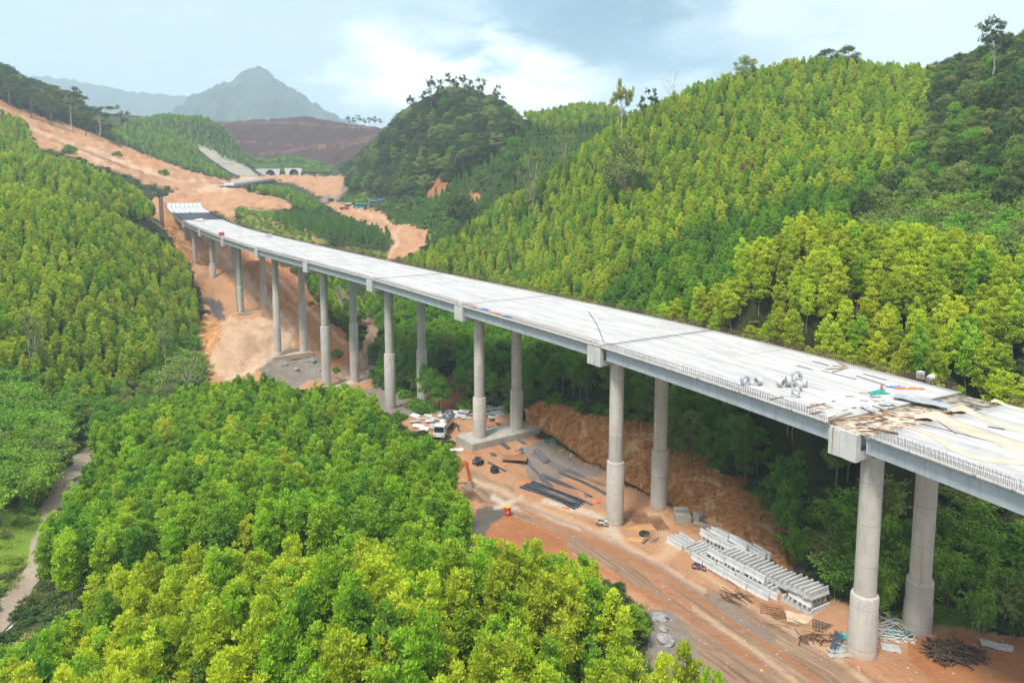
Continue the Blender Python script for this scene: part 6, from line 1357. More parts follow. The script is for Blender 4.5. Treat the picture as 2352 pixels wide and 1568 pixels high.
# ------------------------------------------------------------------ people
def skin_body(name, verts, edges, rad, mt, parent=None, root=0, lv=1):
    m = bpy.data.meshes.new(name); m.from_pydata(verts, edges, []); m.materials.append(mt); o = link(name, m, parent)
    s = o.modifiers.new('skin', 'SKIN'); sv = m.skin_vertices[0].data if m.skin_vertices else None
    if sv is None:
        with bpy.context.temp_override(object=o, active_object=o): pass
    if not m.skin_vertices:
        bm = bmesh.new(); bm.from_mesh(m); bm.verts.layers.skin.verify(); bm.to_mesh(m); bm.free()
    for i, r in enumerate(rad):
        d = m.skin_vertices[0].data[i]; d.radius = (r, r) if not hasattr(r, '__len__') else r; d.use_root = (i == root)
    o.modifiers.new('smooth', 'SUBSURF').levels = lv; o.modifiers['smooth'].render_levels = lv; return o
def person(p, rz, pose, shirt, helmet, label):
    """standing, bending or squatting worker"""
    K = {'stand': dict(pel=(0, 0, .93), ch=(0.0, 0.02, 1.33), nk=(0, 0.03, 1.50), hd=(0, 0.05, 1.66), lk=(.11, .04, .50), rk=(-.11, .02, .50), lf=(.13, 0, .08), rf=(-.13, -.05, .08), le=(.30, .02, 1.13), re=(-.30, .06, 1.13), lh=(.30, .14, .90), rh=(-.28, .22, .98)),
         'bend': dict(pel=(0, -.12, .88), ch=(0, .22, 1.12), nk=(0, .38, 1.16), hd=(0, .52, 1.18), lk=(.12, .03, .48), rk=(-.12, .05, .48), lf=(.14, 0, .08), rf=(-.14, 0, .08), le=(.24, .36, .86), re=(-.24, .36, .86), lh=(.16, .48, .62), rh=(-.14, .50, .60)),
         'squat': dict(pel=(0, -.10, .42), ch=(0, .06, .80), nk=(0, .12, .96), hd=(0, .16, 1.12), lk=(.20, .34, .52), rk=(-.20, .34, .52), lf=(.17, .12, .07), rf=(-.17, .12, .07), le=(.27, .32, .72), re=(-.27, .32, .72), lh=(.14, .52, .58), rh=(-.14, .52, .58))}[pose]
    V = lambda k: Vector(K[k]); sh = V('ch') + (V('nk') - V('ch')) * 0.75
    P = dict(pel=V('pel'), wa=V('pel').lerp(V('ch'), .45), ch=V('ch'), nk=V('nk'), jaw=V('nk').lerp(V('hd'), .55), hd=V('hd'), crown=V('hd') + (V('hd') - V('nk')).normalized() * .10)
    for s, sx in (('l', 1), ('r', -1)):
        P[s + 'hip'] = V('pel') + Vector((sx * .09, 0, -.06)); P[s + 'k'] = V(s + 'k'); P[s + 'an'] = V(s + 'f') + Vector((0, -.02, .02)); P[s + 'toe'] = V(s + 'f') + Vector((0, .17, -.03))
        P[s + 'sh'] = sh + Vector((sx * .19, 0, 0)); P[s + 'e'] = V(s + 'e'); P[s + 'wr'] = V(s + 'h'); P[s + 'pa'] = V(s + 'h') + (V(s + 'h') - V(s + 'e')).normalized() * .08
        d = (V(s + 'h') - V(s + 'e')).normalized(); n = d.cross(Vector((sx, 0, 0))).normalized(); sd = d.cross(n)
        for f_, (a, l) in enumerate(((-.028, .075), (-.010, .085), (.010, .08), (.028, .062))): P[s + 'f%d' % f_] = P[s + 'pa'] + sd * a + d * l * .9 + n * .02
        P[s + 'th'] = P[s + 'wr'] + d * .05 + sd * -.055 + n * .02
    E = [('pel', 'wa'), ('wa', 'ch'), ('ch', 'nk'), ('nk', 'jaw'), ('jaw', 'hd'), ('hd', 'crown')]
    for s in 'lr': E += [('pel', s + 'hip'), (s + 'hip', s + 'k'), (s + 'k', s + 'an'), (s + 'an', s + 'toe'), ('ch', s + 'sh'), (s + 'sh', s + 'e'), (s + 'e', s + 'wr'), (s + 'wr', s + 'pa'), (s + 'wr', s + 'th')] + [(s + 'pa', s + 'f%d' % i) for i in range(4)]
    RAD = dict(pel=.125, wa=.12, ch=.145, nk=.055, jaw=.075, hd=.10, crown=.06, hip=.085, k=.06, an=.045, toe=.04, sh=.065, e=.045, wr=.032, pa=.035, th=.010, f0=.009, f1=.009, f2=.009, f3=.008)
    def build(keys, grow, name, mt, parent):
        ks = [k for k in P if k in keys]; ix = {k: i for i, k in enumerate(ks)}
        return skin_body(name, [tuple(P[k]) for k in ks], [(ix[a], ix[b]) for a, b in E if a in ix and b in ix], [RAD.get(k, RAD.get(k[1:], .05)) + grow for k in ks], mt, parent, 0)
    o = build(set(P), 0.0, 'person', M_SKIN, None); o.location = p; o.rotation_euler = (0, 0, rz); tag(o, label, 'person', 'workers on the site')
    j = {'pel', 'wa', 'ch', 'lsh', 'rsh', 'le', 're', 'lwr', 'rwr'}; build(j, .016, 'jacket', shirt, o)
    t_ = {'pel', 'lhip', 'rhip', 'lk', 'rk', 'lan', 'ran'}; build(t_, .014, 'trousers', M_NAVY, o)
    c = MB(); c.lathe([(0.165, 0.0), (0.165, 0.012), (0.128, 0.02), (0.122, 0.07), (0.085, 0.115), (0.02, 0.13)], 16)
    h_ = c.build('helmet', helmet, o, P['hd'] + (V('hd') - V('nk')).normalized() * .03, smooth=True)
    if pose == 'bend': h_.rotation_euler = (-0.9, 0, 0)
    return o
person(gnd(1053, 991), 2.6, 'stand', M_NAVY, M_HELMW, 'worker in navy with a white helmet standing near the bulk tanker')
person(gnd(1007, 982), 1.0, 'bend', M_BLUEW, M_HELMY, 'worker in blue with a yellow helmet bending over the flat panels')
person(gnd(1123, 985), 0.5, 'squat', M_OCLOTH, M_HELMY, 'worker in orange squatting behind the left footing column')
person(gnd(1129, 986), -0.6, 'squat', M_NAVY, M_HELMY, 'worker in navy squatting beside the one in orange')
person(gnd(1199, 1042), 1.7, 'bend', M_BLUEW, M_HELMY, 'worker in bright blue bending among the steel bars')
cloth('orange_tarp', gnd(1190, 1042), 1.3, 0.7, 0.2, M_OCLOTH, 'orange cover heaped next to the worker among the bars', 0.9, 9, 'tarpaulin')
person(deck_hit(437, 494), 0.4, 'stand', M_NAVY, M_HELMY, 'worker at the left on the black reinforcement mat')
person(deck_hit(480, 499), 2.0, 'stand', M_NAVY, M_HELMY, 'worker at the right on the black reinforcement mat')

# ------------------------------------------------------------------ motorbikes
def motorbike(u, v, rz, paint, label):
    p = gnd(u, v); r = empty('motorbike', (p.x, p.y, p.z + 0.02), rz); tag(r, label, 'motorbike')
    for x in (-0.62, 0.62):
        wv = MB(); n = 22; k = 8
        vs = [((0.27 + 0.055 * math.cos(b)) * math.cos(a) + x, 0.05 * math.sin(b), 0.325 + (0.27 + 0.055 * math.cos(b)) * math.sin(a)) for a in [6.283 * i / n for i in range(n)] for b in [6.283 * j / k for j in range(k)]]
        wv.add(vs, [(i * k + j, ((i + 1) % n) * k + j, ((i + 1) % n) * k + (j + 1) % k, i * k + (j + 1) % k) for i in range(n) for j in range(k)]); w_ = wv.build('wheel', M_RUBBER, r, smooth=True)
        c = MB(); c.tube([(x, -.06, .325), (x, .06, .325)], .05, 10)
        for q in range(6): a = q * 1.047; c.bar((x, 0, .325), (x + .24 * math.cos(a), 0, .325 + .24 * math.sin(a)), .018)
        c.build('hub', M_CHROME, w_)
    c = MB(); c.prism([(-.11, .42), (.11, .42), (.14, .62), (.09, .74), (-.09, .74), (-.14, .62)], (-.45, 0, 0), (.20, 0, 0)); c.prism([(-.20, .30), (.20, .30), (.16, .86), (-.16, .86)], (.30, 0, 0), (.40, 0, .04)); c.prism([(-.05, .66), (.05, .66), (.05, .70), (-.05, .70)], (.42, 0, 0), (.95, 0, -.02))
    c.build('body', paint, r)
    c = MB(); c.prism([(-.14, .76), (.14, .76), (.12, .86), (-.12, .86)], (-.62, 0, .03), (.16, 0, 0)); c.build('saddle', M_RUBBER, r)
    c = MB(); c.bar((.62, 0, .33), (.42, 0, .98), .07); c.bar((.42, -.33, 1.02), (.42, .33, 1.02), .035); c.bar((.42, -.3, 1.0), (.48, -.3, 1.18), .02); c.bar((.42, .3, 1.0), (.48, .3, 1.18), .02); c.build('handlebar', M_RUBBER, r)
    c = MB(); c.lathe([(0.01, 0), (.09, .02), (.09, .10), (.05, .14)], 12); o = c.build('headlight', M_CHROME, r, (.50, 0, .90)); o.rotation_euler = (0, R(90), 0)
    c = MB(); c.box(-.16, .18, -.12, .12, .20, .42); c.tube([(-.1, -.16, .28), (-.8, -.18, .34)], .045, 8); c.bar((0, .1, .25), (-.05, .32, .02), .025); c.build('engine', M_STEEL, r)
    c = MB(); c.prism([(-.07, .66), (.07, .66), (.07, .70), (-.07, .70)], (-.95, 0, -.06), (-.40, 0, .04)); c.build('mudguard', paint, r); return r
motorbike(1383, 1208, -0.35, M_WHITE, 'white motorbike parked at the foot of the tall thick column')
motorbike(1605, 1309, -0.45, mat('dark_red_paint', (0.30, 0.03, 0.04), (0.06, 0.10, 0.28), 3, 0.4), 'dark red and blue motorbike parked before the barrier heap')

# ------------------------------------------------------------------ bulk tanker, excavators, lorries
def wheel(c_parent, x, y, r, w, name='wheel'):
    c = MB(); c.tube([(x, y - w/2, r), (x, y - w/2 + .04, r), (x, y + w/2 - .04, r), (x, y + w/2, r)], [r * .9, r, r, r * .9], 20); o = c.build(name, M_RUBBER, c_parent, smooth=True)
    c = MB(); c.tube([(x, y - w/2 - .01, r), (x, y + w/2 + .01, r)], r * .5, 14); c.build('rim', M_CHROME, o); return o
def tanker(p, rz):
    r = empty('tanker_truck', p, rz); tag(r, 'silver bulk tanker truck half hidden by the grove beside the flat panels', 'truck')
    c = MB(); c.box(-5.2, 4.2, -.45, .45, .75, 1.0); c.build('chassis', M_STEEL, r)
    c = MB(); c.tube([(-5.2, 0, 2.35), (-5.0, 0, 2.35), (-4.4, 0, 2.3), (-2.8, 0, 2.15), (-1.2, 0, 2.3), (0.6, 0, 2.15), (2.0, 0, 2.35), (2.3, 0, 2.35)], [.5, 1.0, 1.2, 1.25, 1.2, 1.25, 1.05, .5], 26); b = c.build('tank', M_CHROME, r, smooth=True)
    c = MB(); c.box(-4.6, 1.6, -.28, .28, 3.42, 3.47)
    for x in (-4.6, -3.0, -1.4, .2, 1.6): c.bar((x, -.28, 3.45), (x, -.28, 3.95), .04)
    c.bar((-4.6, -.28, 3.95), (1.6, -.28, 3.95), .04); c.build('walkway', M_STEEL, b)
    c = MB(); c.box(-2.4, -1.2, -1.262, -1.235, 2.0, 2.5); c.build('green_patch', mat('green_mark', (0.05, 0.35, 0.10)), b)
    for x in (-3.6, -1.4, .6):
        c = MB(); c.lathe([(.28, 0), (.28, .18), (.22, .22)], 14); c.build('hatch', M_STEEL, b, (x, .55, 3.22))
    c = MB(); c.hexa([(2.7, -1.15, .7), (4.9, -1.15, .7), (4.9, 1.15, .7), (2.7, 1.15, .7), (2.7, -1.1, 2.9), (4.55, -1.1, 2.9), (4.55, 1.1, 2.9), (2.7, 1.1, 2.9)]); cb = c.build('cab', M_WHITE, r)
    c = MB(); c.hexa([(4.82, -1.0, 1.75), (4.85, -1.0, 1.75), (4.85, 1.0, 1.75), (4.82, 1.0, 1.75), (4.62, -1.0, 2.7), (4.65, -1.0, 2.7), (4.65, 1.0, 2.7), (4.62, 1.0, 2.7)]); c.build('windscreen', M_GLASS, cb)
    for s in (-1, 1): c = MB(); c.box(3.3, 4.3, s * 1.145 - .02, s * 1.145 + .02, 1.75, 2.5); c.build('window', M_GLASS, cb)
    for s in (-1, 1): c = MB(); c.box(4.86, 4.93, s * .85 - .18, s * .85 + .18, .95, 1.15); c.build('headlight', M_CHROME, r)
    for x in (3.9, -2.6, -3.8):
        for s in (-1, 1): wheel(r, x, s * .98, .5, .42)
    return r
a, b = gnd(1032, 978), gnd(1007, 1012); tanker(a.lerp(b, 0.45), rz_between(a, b))
def excavator(p, rz, scale, label, bucket_reach=5.6, boom=True, lod=0):
    r = empty('excavator', p, rz); r.scale = (scale,) * 3; tag(r, label, 'excavator')
    for s in (-1, 1):
        c = MB(); c.prism([(-.28, 0), (.28, 0), (.28, .8), (-.28, .8)], (-1.5, s * 1.05, 0), (1.5, s * 1.05, 0)); c.tube([(-1.5, s * 1.05 - .28, .4), (-1.5, s * 1.05 + .28, .4)], .4, 14); c.tube([(1.5, s * 1.05 - .28, .4), (1.5, s * 1.05 + .28, .4)], .4, 14); c.build('track', M_RUBBER, r)
    c = MB(); c.box(-1.9, 1.2, -1.25, 1.25, 1.0, 1.75); c.box(-2.1, -.5, -1.25, 1.25, 1.752, 2.2); c.box(-.4, .4, -.4, .4, .7, .99); c.build('body', M_ORANGE, r)
    c = MB(); c.hexa([(-.3, .25, 1.76), (1.35, .25, 1.76), (1.35, 1.2, 1.76), (-.3, 1.2, 1.76), (-.3, .3, 3.0), (1.0, .3, 3.0), (1.0, 1.15, 3.0), (-.3, 1.15, 3.0)]); cb = c.build('cab', M_ORANGE, r)
    c = MB(); c.hexa([(1.33, .35, 2.0), (1.37, .35, 2.0), (1.37, 1.1, 2.0), (1.33, 1.1, 2.0), (1.09, .4, 2.8), (1.13, .4, 2.8), (1.13, 1.05, 2.8), (1.09, 1.05, 2.8)]); c.build('windscreen', M_GLASS, cb)
    c = MB(); pts = [(1.0, -.35, 1.5), (2.6, -.35, 3.9), (4.6, -.35, 4.4)]
    for A, B in zip(pts[:-1], pts[1:]): c.bar(A, B, .42, .55)
    c.bar((1.3, -.35, 1.6), (2.7, -.35, 3.3), .16); c.build('boom', M_ORANGE, r)
    c = MB(); c.bar((4.5, -.35, 4.7), (5.2, -.35, 1.6), .36, .45); c.bar((3.4, -.35, 4.6), (4.5, -.35, 4.9), .14); c.build('stick', M_ORANGE, r)
    c = MB(); c.hexa([(4.9, -.85, .2), (5.9, -.85, .1), (5.9, .15, .1), (4.9, .15, .2), (4.9, -.85, 1.35), (5.5, -.85, 1.55), (5.5, .15, 1.55), (4.9, .15, 1.35)])
    for q in range(4): c.bar((5.88, -.75 + q * .27, .15), (6.15, -.75 + q * .27, .0), .09)
    c.build('bucket', mat('worn_bucket', (0.34, 0.27, 0.22), (0.45, 0.36, 0.30), 2, 0.8), r); return r
ex = gnd(1078, 1118); excavator((ex.x - 4.6, ex.y + 1.6, float(H(ex.x - 4.6, ex.y + 1.6))), -0.35, 1.0, 'orange excavator reaching out of the grove beside the dirt road')
for u, y, rz, sc_, lb in ((641, 815, 2.6, 0.95, 'yellow-orange excavator in front of the tunnel mouths'), (697, 810, 0.3, 0.95, 'orange excavator right of the right tunnel mouth'), (528, 610, 0.2, 0.9, 'orange excavator on the road beside the far deck'), (508, 520, 2.9, 0.8, 'small orange digger on the dirt road above the abutment')):
    x = (u - 1176) / F * y; z = float(H(x, y)); x = (u - 1176) / F * (y * CT - z * ST); excavator((x, y, float(H(x, y))), rz, sc_, lb)
def lorry(u, v, rz, paint, label, s=1.0, p=None):
    p = p or gnd(u, v); r = empty('tipper_truck', p, rz); r.scale = (s,) * 3; tag(r, label, 'truck')
    c = MB(); c.box(-3.2, 3.2, -.45, .45, .7, .95); c.build('chassis', M_STEEL, r)
    c = MB(); c.hexa([(1.6, -1.1, .75), (3.4, -1.1, .75), (3.4, 1.1, .75), (1.6, 1.1, .75), (1.6, -1.05, 2.6), (3.1, -1.05, 2.6), (3.1, 1.05, 2.6), (1.6, 1.05, 2.6)]); cb = c.build('cab', paint, r)
    c = MB(); c.hexa([(3.3, -.95, 1.6), (3.36, -.95, 1.6), (3.36, .95, 1.6), (3.3, .95, 1.6), (3.13, -.95, 2.4), (3.19, -.95, 2.4), (3.19, .95, 2.4), (3.13, .95, 2.4)]); c.build('windscreen', M_GLASS, cb)
    c = MB(); c.hexa([(-3.3, -1.0, 1.0), (1.4, -1.0, 1.0), (1.4, 1.0, 1.0), (-3.3, 1.0, 1.0), (-3.5, -1.2, 2.2), (1.45, -1.2, 2.2), (1.45, 1.2, 2.2), (-3.5, 1.2, 2.2)]); c.build('tipper_body', paint, r)
    for x in (2.4, -1.4, -2.6):
        for q in (-1, 1): wheel(r, x, q * .95, .5, .4)
lorry(791, 482, 0.5, M_RED, 'red lorry parked on the dirt of the side valley', 1.0)
lorry(760, 462, 1.2, M_STEEL, 'dark lorry among the grey heaps of the side valley', 0.9)

# ------------------------------------------------------------------ far works: tunnel, second deck, lattice slope, huts
def portal(u, v, label, wl, wr):
    y = 846.0; d = at_y(u, v, y); o = empty('tunnel_portal', (d[0], y, d[2])); tag(o, label, 'tunnel portal')
    r = 5.3; top, bot = 6.4, -4.6; n = 20
    arc = [(r * math.cos(math.pi * i / n), r * math.sin(math.pi * i / n)) for i in range(n + 1)]
    inner = [(r, bot)] + arc + [(-r, bot)]; outer = []
    for x, z in inner:
        if z <= bot: outer.append((wr[1] if x > 0 else -wl[1], bot))
        else:
            k = (x / r + 1) / 2; zz_ = top if abs(x) < r * .9 else bot + (top - bot) * max(0.0, min(1.0, (z - bot) / (r * .45 - bot)))
            xx = (wr[0] if x > 0 else -wl[0]) * min(1, abs(x) / (r * .72)); 
            if abs(x) >= r * .9: xx = (wr[1] + (wr[0] - wr[1]) * (zz_ - bot) / (top - bot)) if x > 0 else -(wl[1] + (wl[0] - wl[1]) * (zz_ - bot) / (top - bot))
            outer.append((xx, zz_))
    c = MB(); m = len(inner)
    vs = [(x, 0, z) for x, z in inner] + [(x, 0, z) for x, z in outer] + [(x, 1.2, z) for x, z in inner] + [(x, 1.2, z) for x, z in outer]
    fs = []
    for i in range(m - 1): fs += [(i, i + 1, m + i + 1, m + i), (2 * m + i, 3 * m + i, 3 * m + i + 1, 2 * m + i + 1), (m + i, m + i + 1, 3 * m + i + 1, 3 * m + i), (i, 2 * m + i, 2 * m + i + 1, i + 1)]
    c.add(vs, fs); c.build('portal_wall', M_PORTAL, o)
    c = MB(); vs = [(x, 0.6, z) for x, z in inner] + [(x * .98, 45, z) for x, z in inner]; c.add(vs, [(i, i + m, i + m + 1, i + 1) for i in range(m - 1)] + [tuple(range(m, 2 * m))]); c.build('lining', M_DARK, o)
    c = MB(); vs = []
    for x, z in inner[1:-1]: k = 1.0; vs += [(x * 1.005, -.5, z * 1.005), (x * 1.09, -.5, z * 1.09), (x * 1.09, .02, z * 1.09), (x * 1.005, .02, z * 1.005)]
    q = len(vs) // 4; c.add(vs, [(i * 4 + j, (i + 1) * 4 + j, (i + 1) * 4 + (j + 1) % 4, i * 4 + (j + 1) % 4) for i in range(q - 1) for j in range(4)]); c.build('arch_rim', M_PANEL, o)
portal(620.9, 400.5, 'left tunnel mouth in its pale concrete wall', (18, 8), (11.5, 9.5))
portal(675, 399, 'right tunnel mouth in its pale concrete wall', (11.5, 8.5), (9.5, 7))
A_, B_ = ground(500, 427) + Vector((0, 0, 0.9)), ground(604, 413) + Vector((0, 0, 0.9))
fd = empty('far_deck', A_); tag(fd, 'pale far viaduct deck leading to the tunnel mouths', 'bridge'); d = Vector(B_ - A_)
pr = Vector((d.y, -d.x, 0)).normalized(); c = MB()
c.hexa([-pr * 1 + Vector((0, 0, -1)), d - pr * 1 + Vector((0, 0, -1)), d + pr * 11 + Vector((0, 0, -1)), pr * 11 + Vector((0, 0, -1)), -pr * 1, d - pr * 1, d + pr * 11, pr * 11]); c.build('deck_slab', M_BARRIER, fd)
for off, nm in ((-.9, 'parapet'), (10.7, 'parapet')):
    c = MB(); c.bar(pr * off + Vector((0, 0, .5)), d + pr * off + Vector((0, 0, .5)), .3, 1.0); c.build(nm, M_WHITE, fd)
for q in range(7):
    c = MB(); g0 = d * (0.12 + q * .13) + pr * 3; c.box(-4, 4, -.6, .6, -7, -1.01); c.build('pier', M_PORTAL, fd, g0, rz_between(Vector((0, 0, 0)), pr))
for q in range(5):
    c = MB(); c.bar(d * (.25 + .14 * q) + pr * 13 + Vector((0, 0, -1.5)), d * (.37 + .14 * q) + pr * 13 + Vector((0, 0, -1.5)), .8, 1.8); c.build('girder', M_DARKWOOD, fd)
def lattice(corners, nu, nv, label, y_off=0.8):
    P = [at_y(u, v, y) for u, v, y in corners]; c = MB(); o0 = P[0]
    def pt(s, t): q = P[0] * (1 - s) * (1 - t) + P[1] * s * (1 - t) + P[2] * s * t + P[3] * (1 - s) * t; return Vector((q[0] - o0[0], q[1] - o0[1], max(float(H(q[0], q[1])) - o0[2], q[2] - o0[2]) + .25))
    r = empty('slope_lattice', o0); tag(r, label, 'retaining slope'); n = 14; s_ = MB(); vs = [pt(i / n, j / n) for j in range(n + 1) for i in range(n + 1)]
    s_.add(vs, [(j * (n + 1) + i, j * (n + 1) + i + 1, (j + 1) * (n + 1) + i + 1, (j + 1) * (n + 1) + i) for i in range(n) for j in range(n)]); s_.build('facing', mat('sprayed_slope', (0.26, 0.24, 0.16), (0.40, 0.33, 0.25), 0.12, 0.95), r)
    for i in range(nu + 1): 
        for j in range(6): c.bar(pt(i / nu, j / 6) + Vector((0, -.2, .3)), pt(i / nu, (j + 1) / 6) + Vector((0, -.2, .3)), .45, .4)
    for j in range(nv + 1):
        for i in range(8): c.bar(pt(i / 8, j / nv) + Vector((0, -.2, .3)), pt((i + 1) / 8, j / nv) + Vector((0, -.2, .3)), .5, .4)
    c.build('beams', M_PORTAL, r)
lattice([(443, 333, 858), (468, 334, 858), (548, 376, 832), (500, 378, 800)], 4, 9, 'long narrow lattice of concrete beams up the slope above the far road')
lattice([(503, 379, 800), (557, 377, 838), (592, 406, 818), (548, 407, 775)], 6, 5, 'wide lattice of concrete beams on the slope left of the tunnels')
p = gnd(832, 477); r = empty('site_hut', p, 0.15); tag(r, 'long low teal site hut in the side valley', 'hut'); c = MB(); c.box(-5, 5, -2.2, 2.2, 0, 2.6); c.build('wall', M_TEALW, r)
c = MB(); c.hexa([(-5.3, -2.7, 2.6), (5.3, -2.7, 2.6), (5.3, 2.6, 3.2), (-5.3, 2.6, 3.2), (-5.3, -2.7, 2.7), (5.3, -2.7, 2.7), (5.3, 2.6, 3.3), (-5.3, 2.6, 3.3)]); c.build('roof', M_TEALW, r)
for x in (-3, 0, 3): c = MB(); c.box(x - .5, x + .5, -2.24, -2.19, 1.0, 1.9); c.build('window', M_GLASS, r)
for u, v, s, lb, mt in ((858, 468, 3.5, 'blue tarpaulin shelter right of the teal hut', M_BLUE), (876, 466, 2.6, 'small blue tarpaulin shelter farthest right of the teal hut', M_BLUE), (800, 474, 2.4, 'grey shelter left of the teal hut', M_ZINC)):
    p = gnd(u, v); r = empty('shelter', p, .2); tag(r, lb, 'shelter'); c = MB(); c.hexa([(-s, -s*.6, 1.9), (s, -s*.6, 1.9), (s, s*.6, 1.9), (-s, s*.6, 1.9), (-s, -.05, 2.9), (s, -.05, 2.9), (s, .05, 2.9), (-s, .05, 2.9)]); c.build('roof', mt, r)
    for a in (-1, 1):
        for b in (-1, 1): c = MB(); c.bar((a * s * .9, b * s * .5, 0), (a * s * .9, b * s * .5, 1.95), .12); c.build('leg', M_WOOD, r)
for q, (u, v, mt, lb) in enumerate([(786, 470, M_ROLL, 'pale tank on the ground left of the teal hut'), (820, 479, M_LBLUE, 'blue barrel just in front of the teal hut'), (810, 477, M_WHITE, 'white tank beside the teal hut'), (846, 478, M_ZINC, 'grey water tank at the right end of the teal hut')]):
    c = MB(); c.lathe([(.9, 0), (1.0, .1), (1.0, 1.5), (.7, 1.8), (.2, 1.85)], 16); tag(c.build('water_tank', mt, None, gnd(u, v), smooth=True), lb, 'tank')
p = gnd(372.5, 517); c = MB(); hgt = height_at(370, 443, p.x, p.y, p.z)
for a in (-.6, .6):
    for b in (-.6, .6): c.bar((a, b, 0), (a, b, hgt), .22)
k = 0.0
while k < hgt - 1.5:
    for a, b in (((-.6, -.6), (.6, -.6)), ((.6, -.6), (.6, .6)), ((.6, .6), (-.6, .6)), ((-.6, .6), (-.6, -.6))): c.bar((*a, k), (*b, k + 1.5), .12); c.bar((*a, k), (*b, k), .12)
    k += 1.5
tag(c.build('drilling_mast', M_BLACK, None, p), 'tall dark lattice mast standing left of the far bridge end', 'mast')
p = gnd(468, 597); c = MB(); c.box(-6, 6, -1.2, 1.2, 2.0, 2.15)
for x in (-5.5, -2, 2, 5.5):
    for y in (-1, 1): c.bar((x, y, -.3), (x, y, 3.0), .12)
tag(c.build('work_platform', M_WOOD, None, p, -.15), 'timber work platform between the far columns', 'platform')
# blue frame and white pipe by the left track, green hose on a far column, small roof under the deck
p = gnd(155, 1026); r = empty('pump_frame', p, .3); tag(r, 'bright blue metal frame standing beside the left-hand track', 'frame'); c = MB()
for a in (-.6, .6):
    for b in (-.4, .4): c.bar((a, b, 0), (a * .8, b, 1.5), .09)
c.box(-.65, .65, -.45, .45, 1.5, 1.58); c.build('frame', M_LBLUE, r); c = MB(); c.tube([(-.5, 0, .5), (.5, 0, .5)], .25, 12); c.build('pump', M_LBLUE, r)
a, b = gnd(2, 1466), gnd(34, 1434); c = MB(); c.tube([Vector((0, 0, .15)), (b - a) + Vector((0, 0, .15))], .13, 12); tag(c.build('white_pipe', M_WHITE, None, a, smooth=True), 'white pipe lying at the edge of the track at lower left', 'pipe')
X, Y, Z, hd = PIER[7]; fz = float(H(X, Y))
for q, (sx, sy, bend) in enumerate(((-.75, -.85, .4), (.95, -.6, .2))):
    c = MB(); c.tube([(X + sx + bend * math.sin(t * 7) * .4, Y + sy - .45, fz + (Z - fz) * (1 - t)) for t in np.linspace(.02, 1, 12)], .09, 8)
    tag(c.build('hose', M_TEAL, None, smooth=True), ('teal hose hanging down the left side of a far column' if q == 0 else 'teal hose hanging down the right side of a far column'), 'hose')
p = gnd(881, 846); r = empty('lean_to', p, .3); tag(r, 'small teal-roofed shelter among bushes behind the viaduct', 'shelter'); c = MB(); c.hexa([(-1.6, -1.2, 1.9), (1.6, -1.2, 1.9), (1.6, 1.2, 2.3), (-1.6, 1.2, 2.3), (-1.6, -1.2, 2.0), (1.6, -1.2, 2.0), (1.6, 1.2, 2.4), (-1.6, 1.2, 2.4)]); c.build('roof', M_TEALW, r)
for a in (-1.4, 1.4):
    for b_ in (-1, 1): c = MB(); c.bar((a, b_, -.2), (a, b_, 2.0), .1); c.build('leg', M_WOOD, r)

# ------------------------------------------------------------------ things lying on the deck
def dz6(x, y): return deck_hit(1617 + .3124 * x, 780.9 + .3124 * y)
for q, (x, y, r_, w_, rz, ti, tl, lb) in enumerate([(302, 330, .55, .45, .3, 0, 1.2, 'black-centred roll at the left of the group on the deck'), (398, 330, .45, .6, 1.9, 0, .8, 'grey roll lying next to the leftmost roll on the deck'), (567, 345, .5, .6, .6, 0, .3, 'upright grey roll at the left of the main group on the deck'), (617, 340, .6, .5, 1.4, 0, 0, 'narrow grey roll standing in the main group on the deck'),
        (672, 318, .75, .5, .15, 0, .4, 'largest pale roll standing open in the main group on the deck'), (693, 340, .5, .45, -.5, 0, .5, 'dark-centred roll at the middle of the main group on the deck'), (736, 345, .42, .5, 1.0, 0, .2, 'small roll at the right end of the main group on the deck'), (682, 372, .55, .55, 2.2, 0, 1.4, 'partly unrolled pale roll below the main group on the deck'), (672, 415, .45, .6, 2.6, 0, 1.0, 'lowest flattened roll of the group on the deck')]):
    coil('felt_roll', dz6(x, y), r_, w_, rz, ti, lb, M_ROLL if q not in (0, 5) else M_ZINC, tl)
def plank(a, b, w_, th, mt, label, name='plank', cat='plank'):
    A, B = dz6(*a), dz6(*b); c = MB(); c.bar((0, 0, .03 + th / 2), (B - A) + Vector((0, 0, .03 + th / 2)), w_, th); tag(c.build(name, mt, None, A), label, cat)
plank((895, 215), (1055, 208), .3, .06, M_WOOD, 'pale board lying near the far edge of the deck')
plank((945, 237), (1060, 205), .2, .06, M_WOOD, 'thin board crossing the pale one near the far edge of the deck')
plank((980, 155), (1042, 195), .4, .08, M_WOOD, 'short wide board at the far edge of the deck')
plank((945, 190), (1030, 200), .2, .06, M_WOOD, 'grey board beside the short wide one on the deck')
plank((680, 190), (800, 222), .10, .06, M_REBARG, 'single dark bar on the deck behind the felt rolls', 'steel_bar', 'bar')
plank((800, 157), (915, 190), .08, .06, M_REBAR, 'crossed thin bar near the far edge of the deck', 'steel_bar', 'bar')
plank((865, 226), (1120, 292), .10, .06, M_REBARG, 'long dark bar along the middle of the deck', 'steel_bar', 'bar')
plank((1120, 265), (1330, 332), .10, .06, M_REBARG, 'long dark bar nearer the gap in the deck', 'steel_bar', 'bar')
plank((1170, 250), (1340, 296), .10, .06, M_REBARG, 'long dark bar nearest the far edge before the gap', 'steel_bar', 'bar')
plank((755, 500), (892, 468), .22, .07, M_RUST, 'brown board at the near edge of the deck before the gap')
plank((790, 547), (862, 528), .25, .07, M_RUST, 'short brown board among scraps at the near edge')
plank((485, 440), (583, 420), .16, .06, M_RUST, 'brown stick on the starter bars below the felt rolls')
plank((1240, 487), (1398, 540), .22, .08, M_WOOD, 'pale board bridging the gap in the deck')
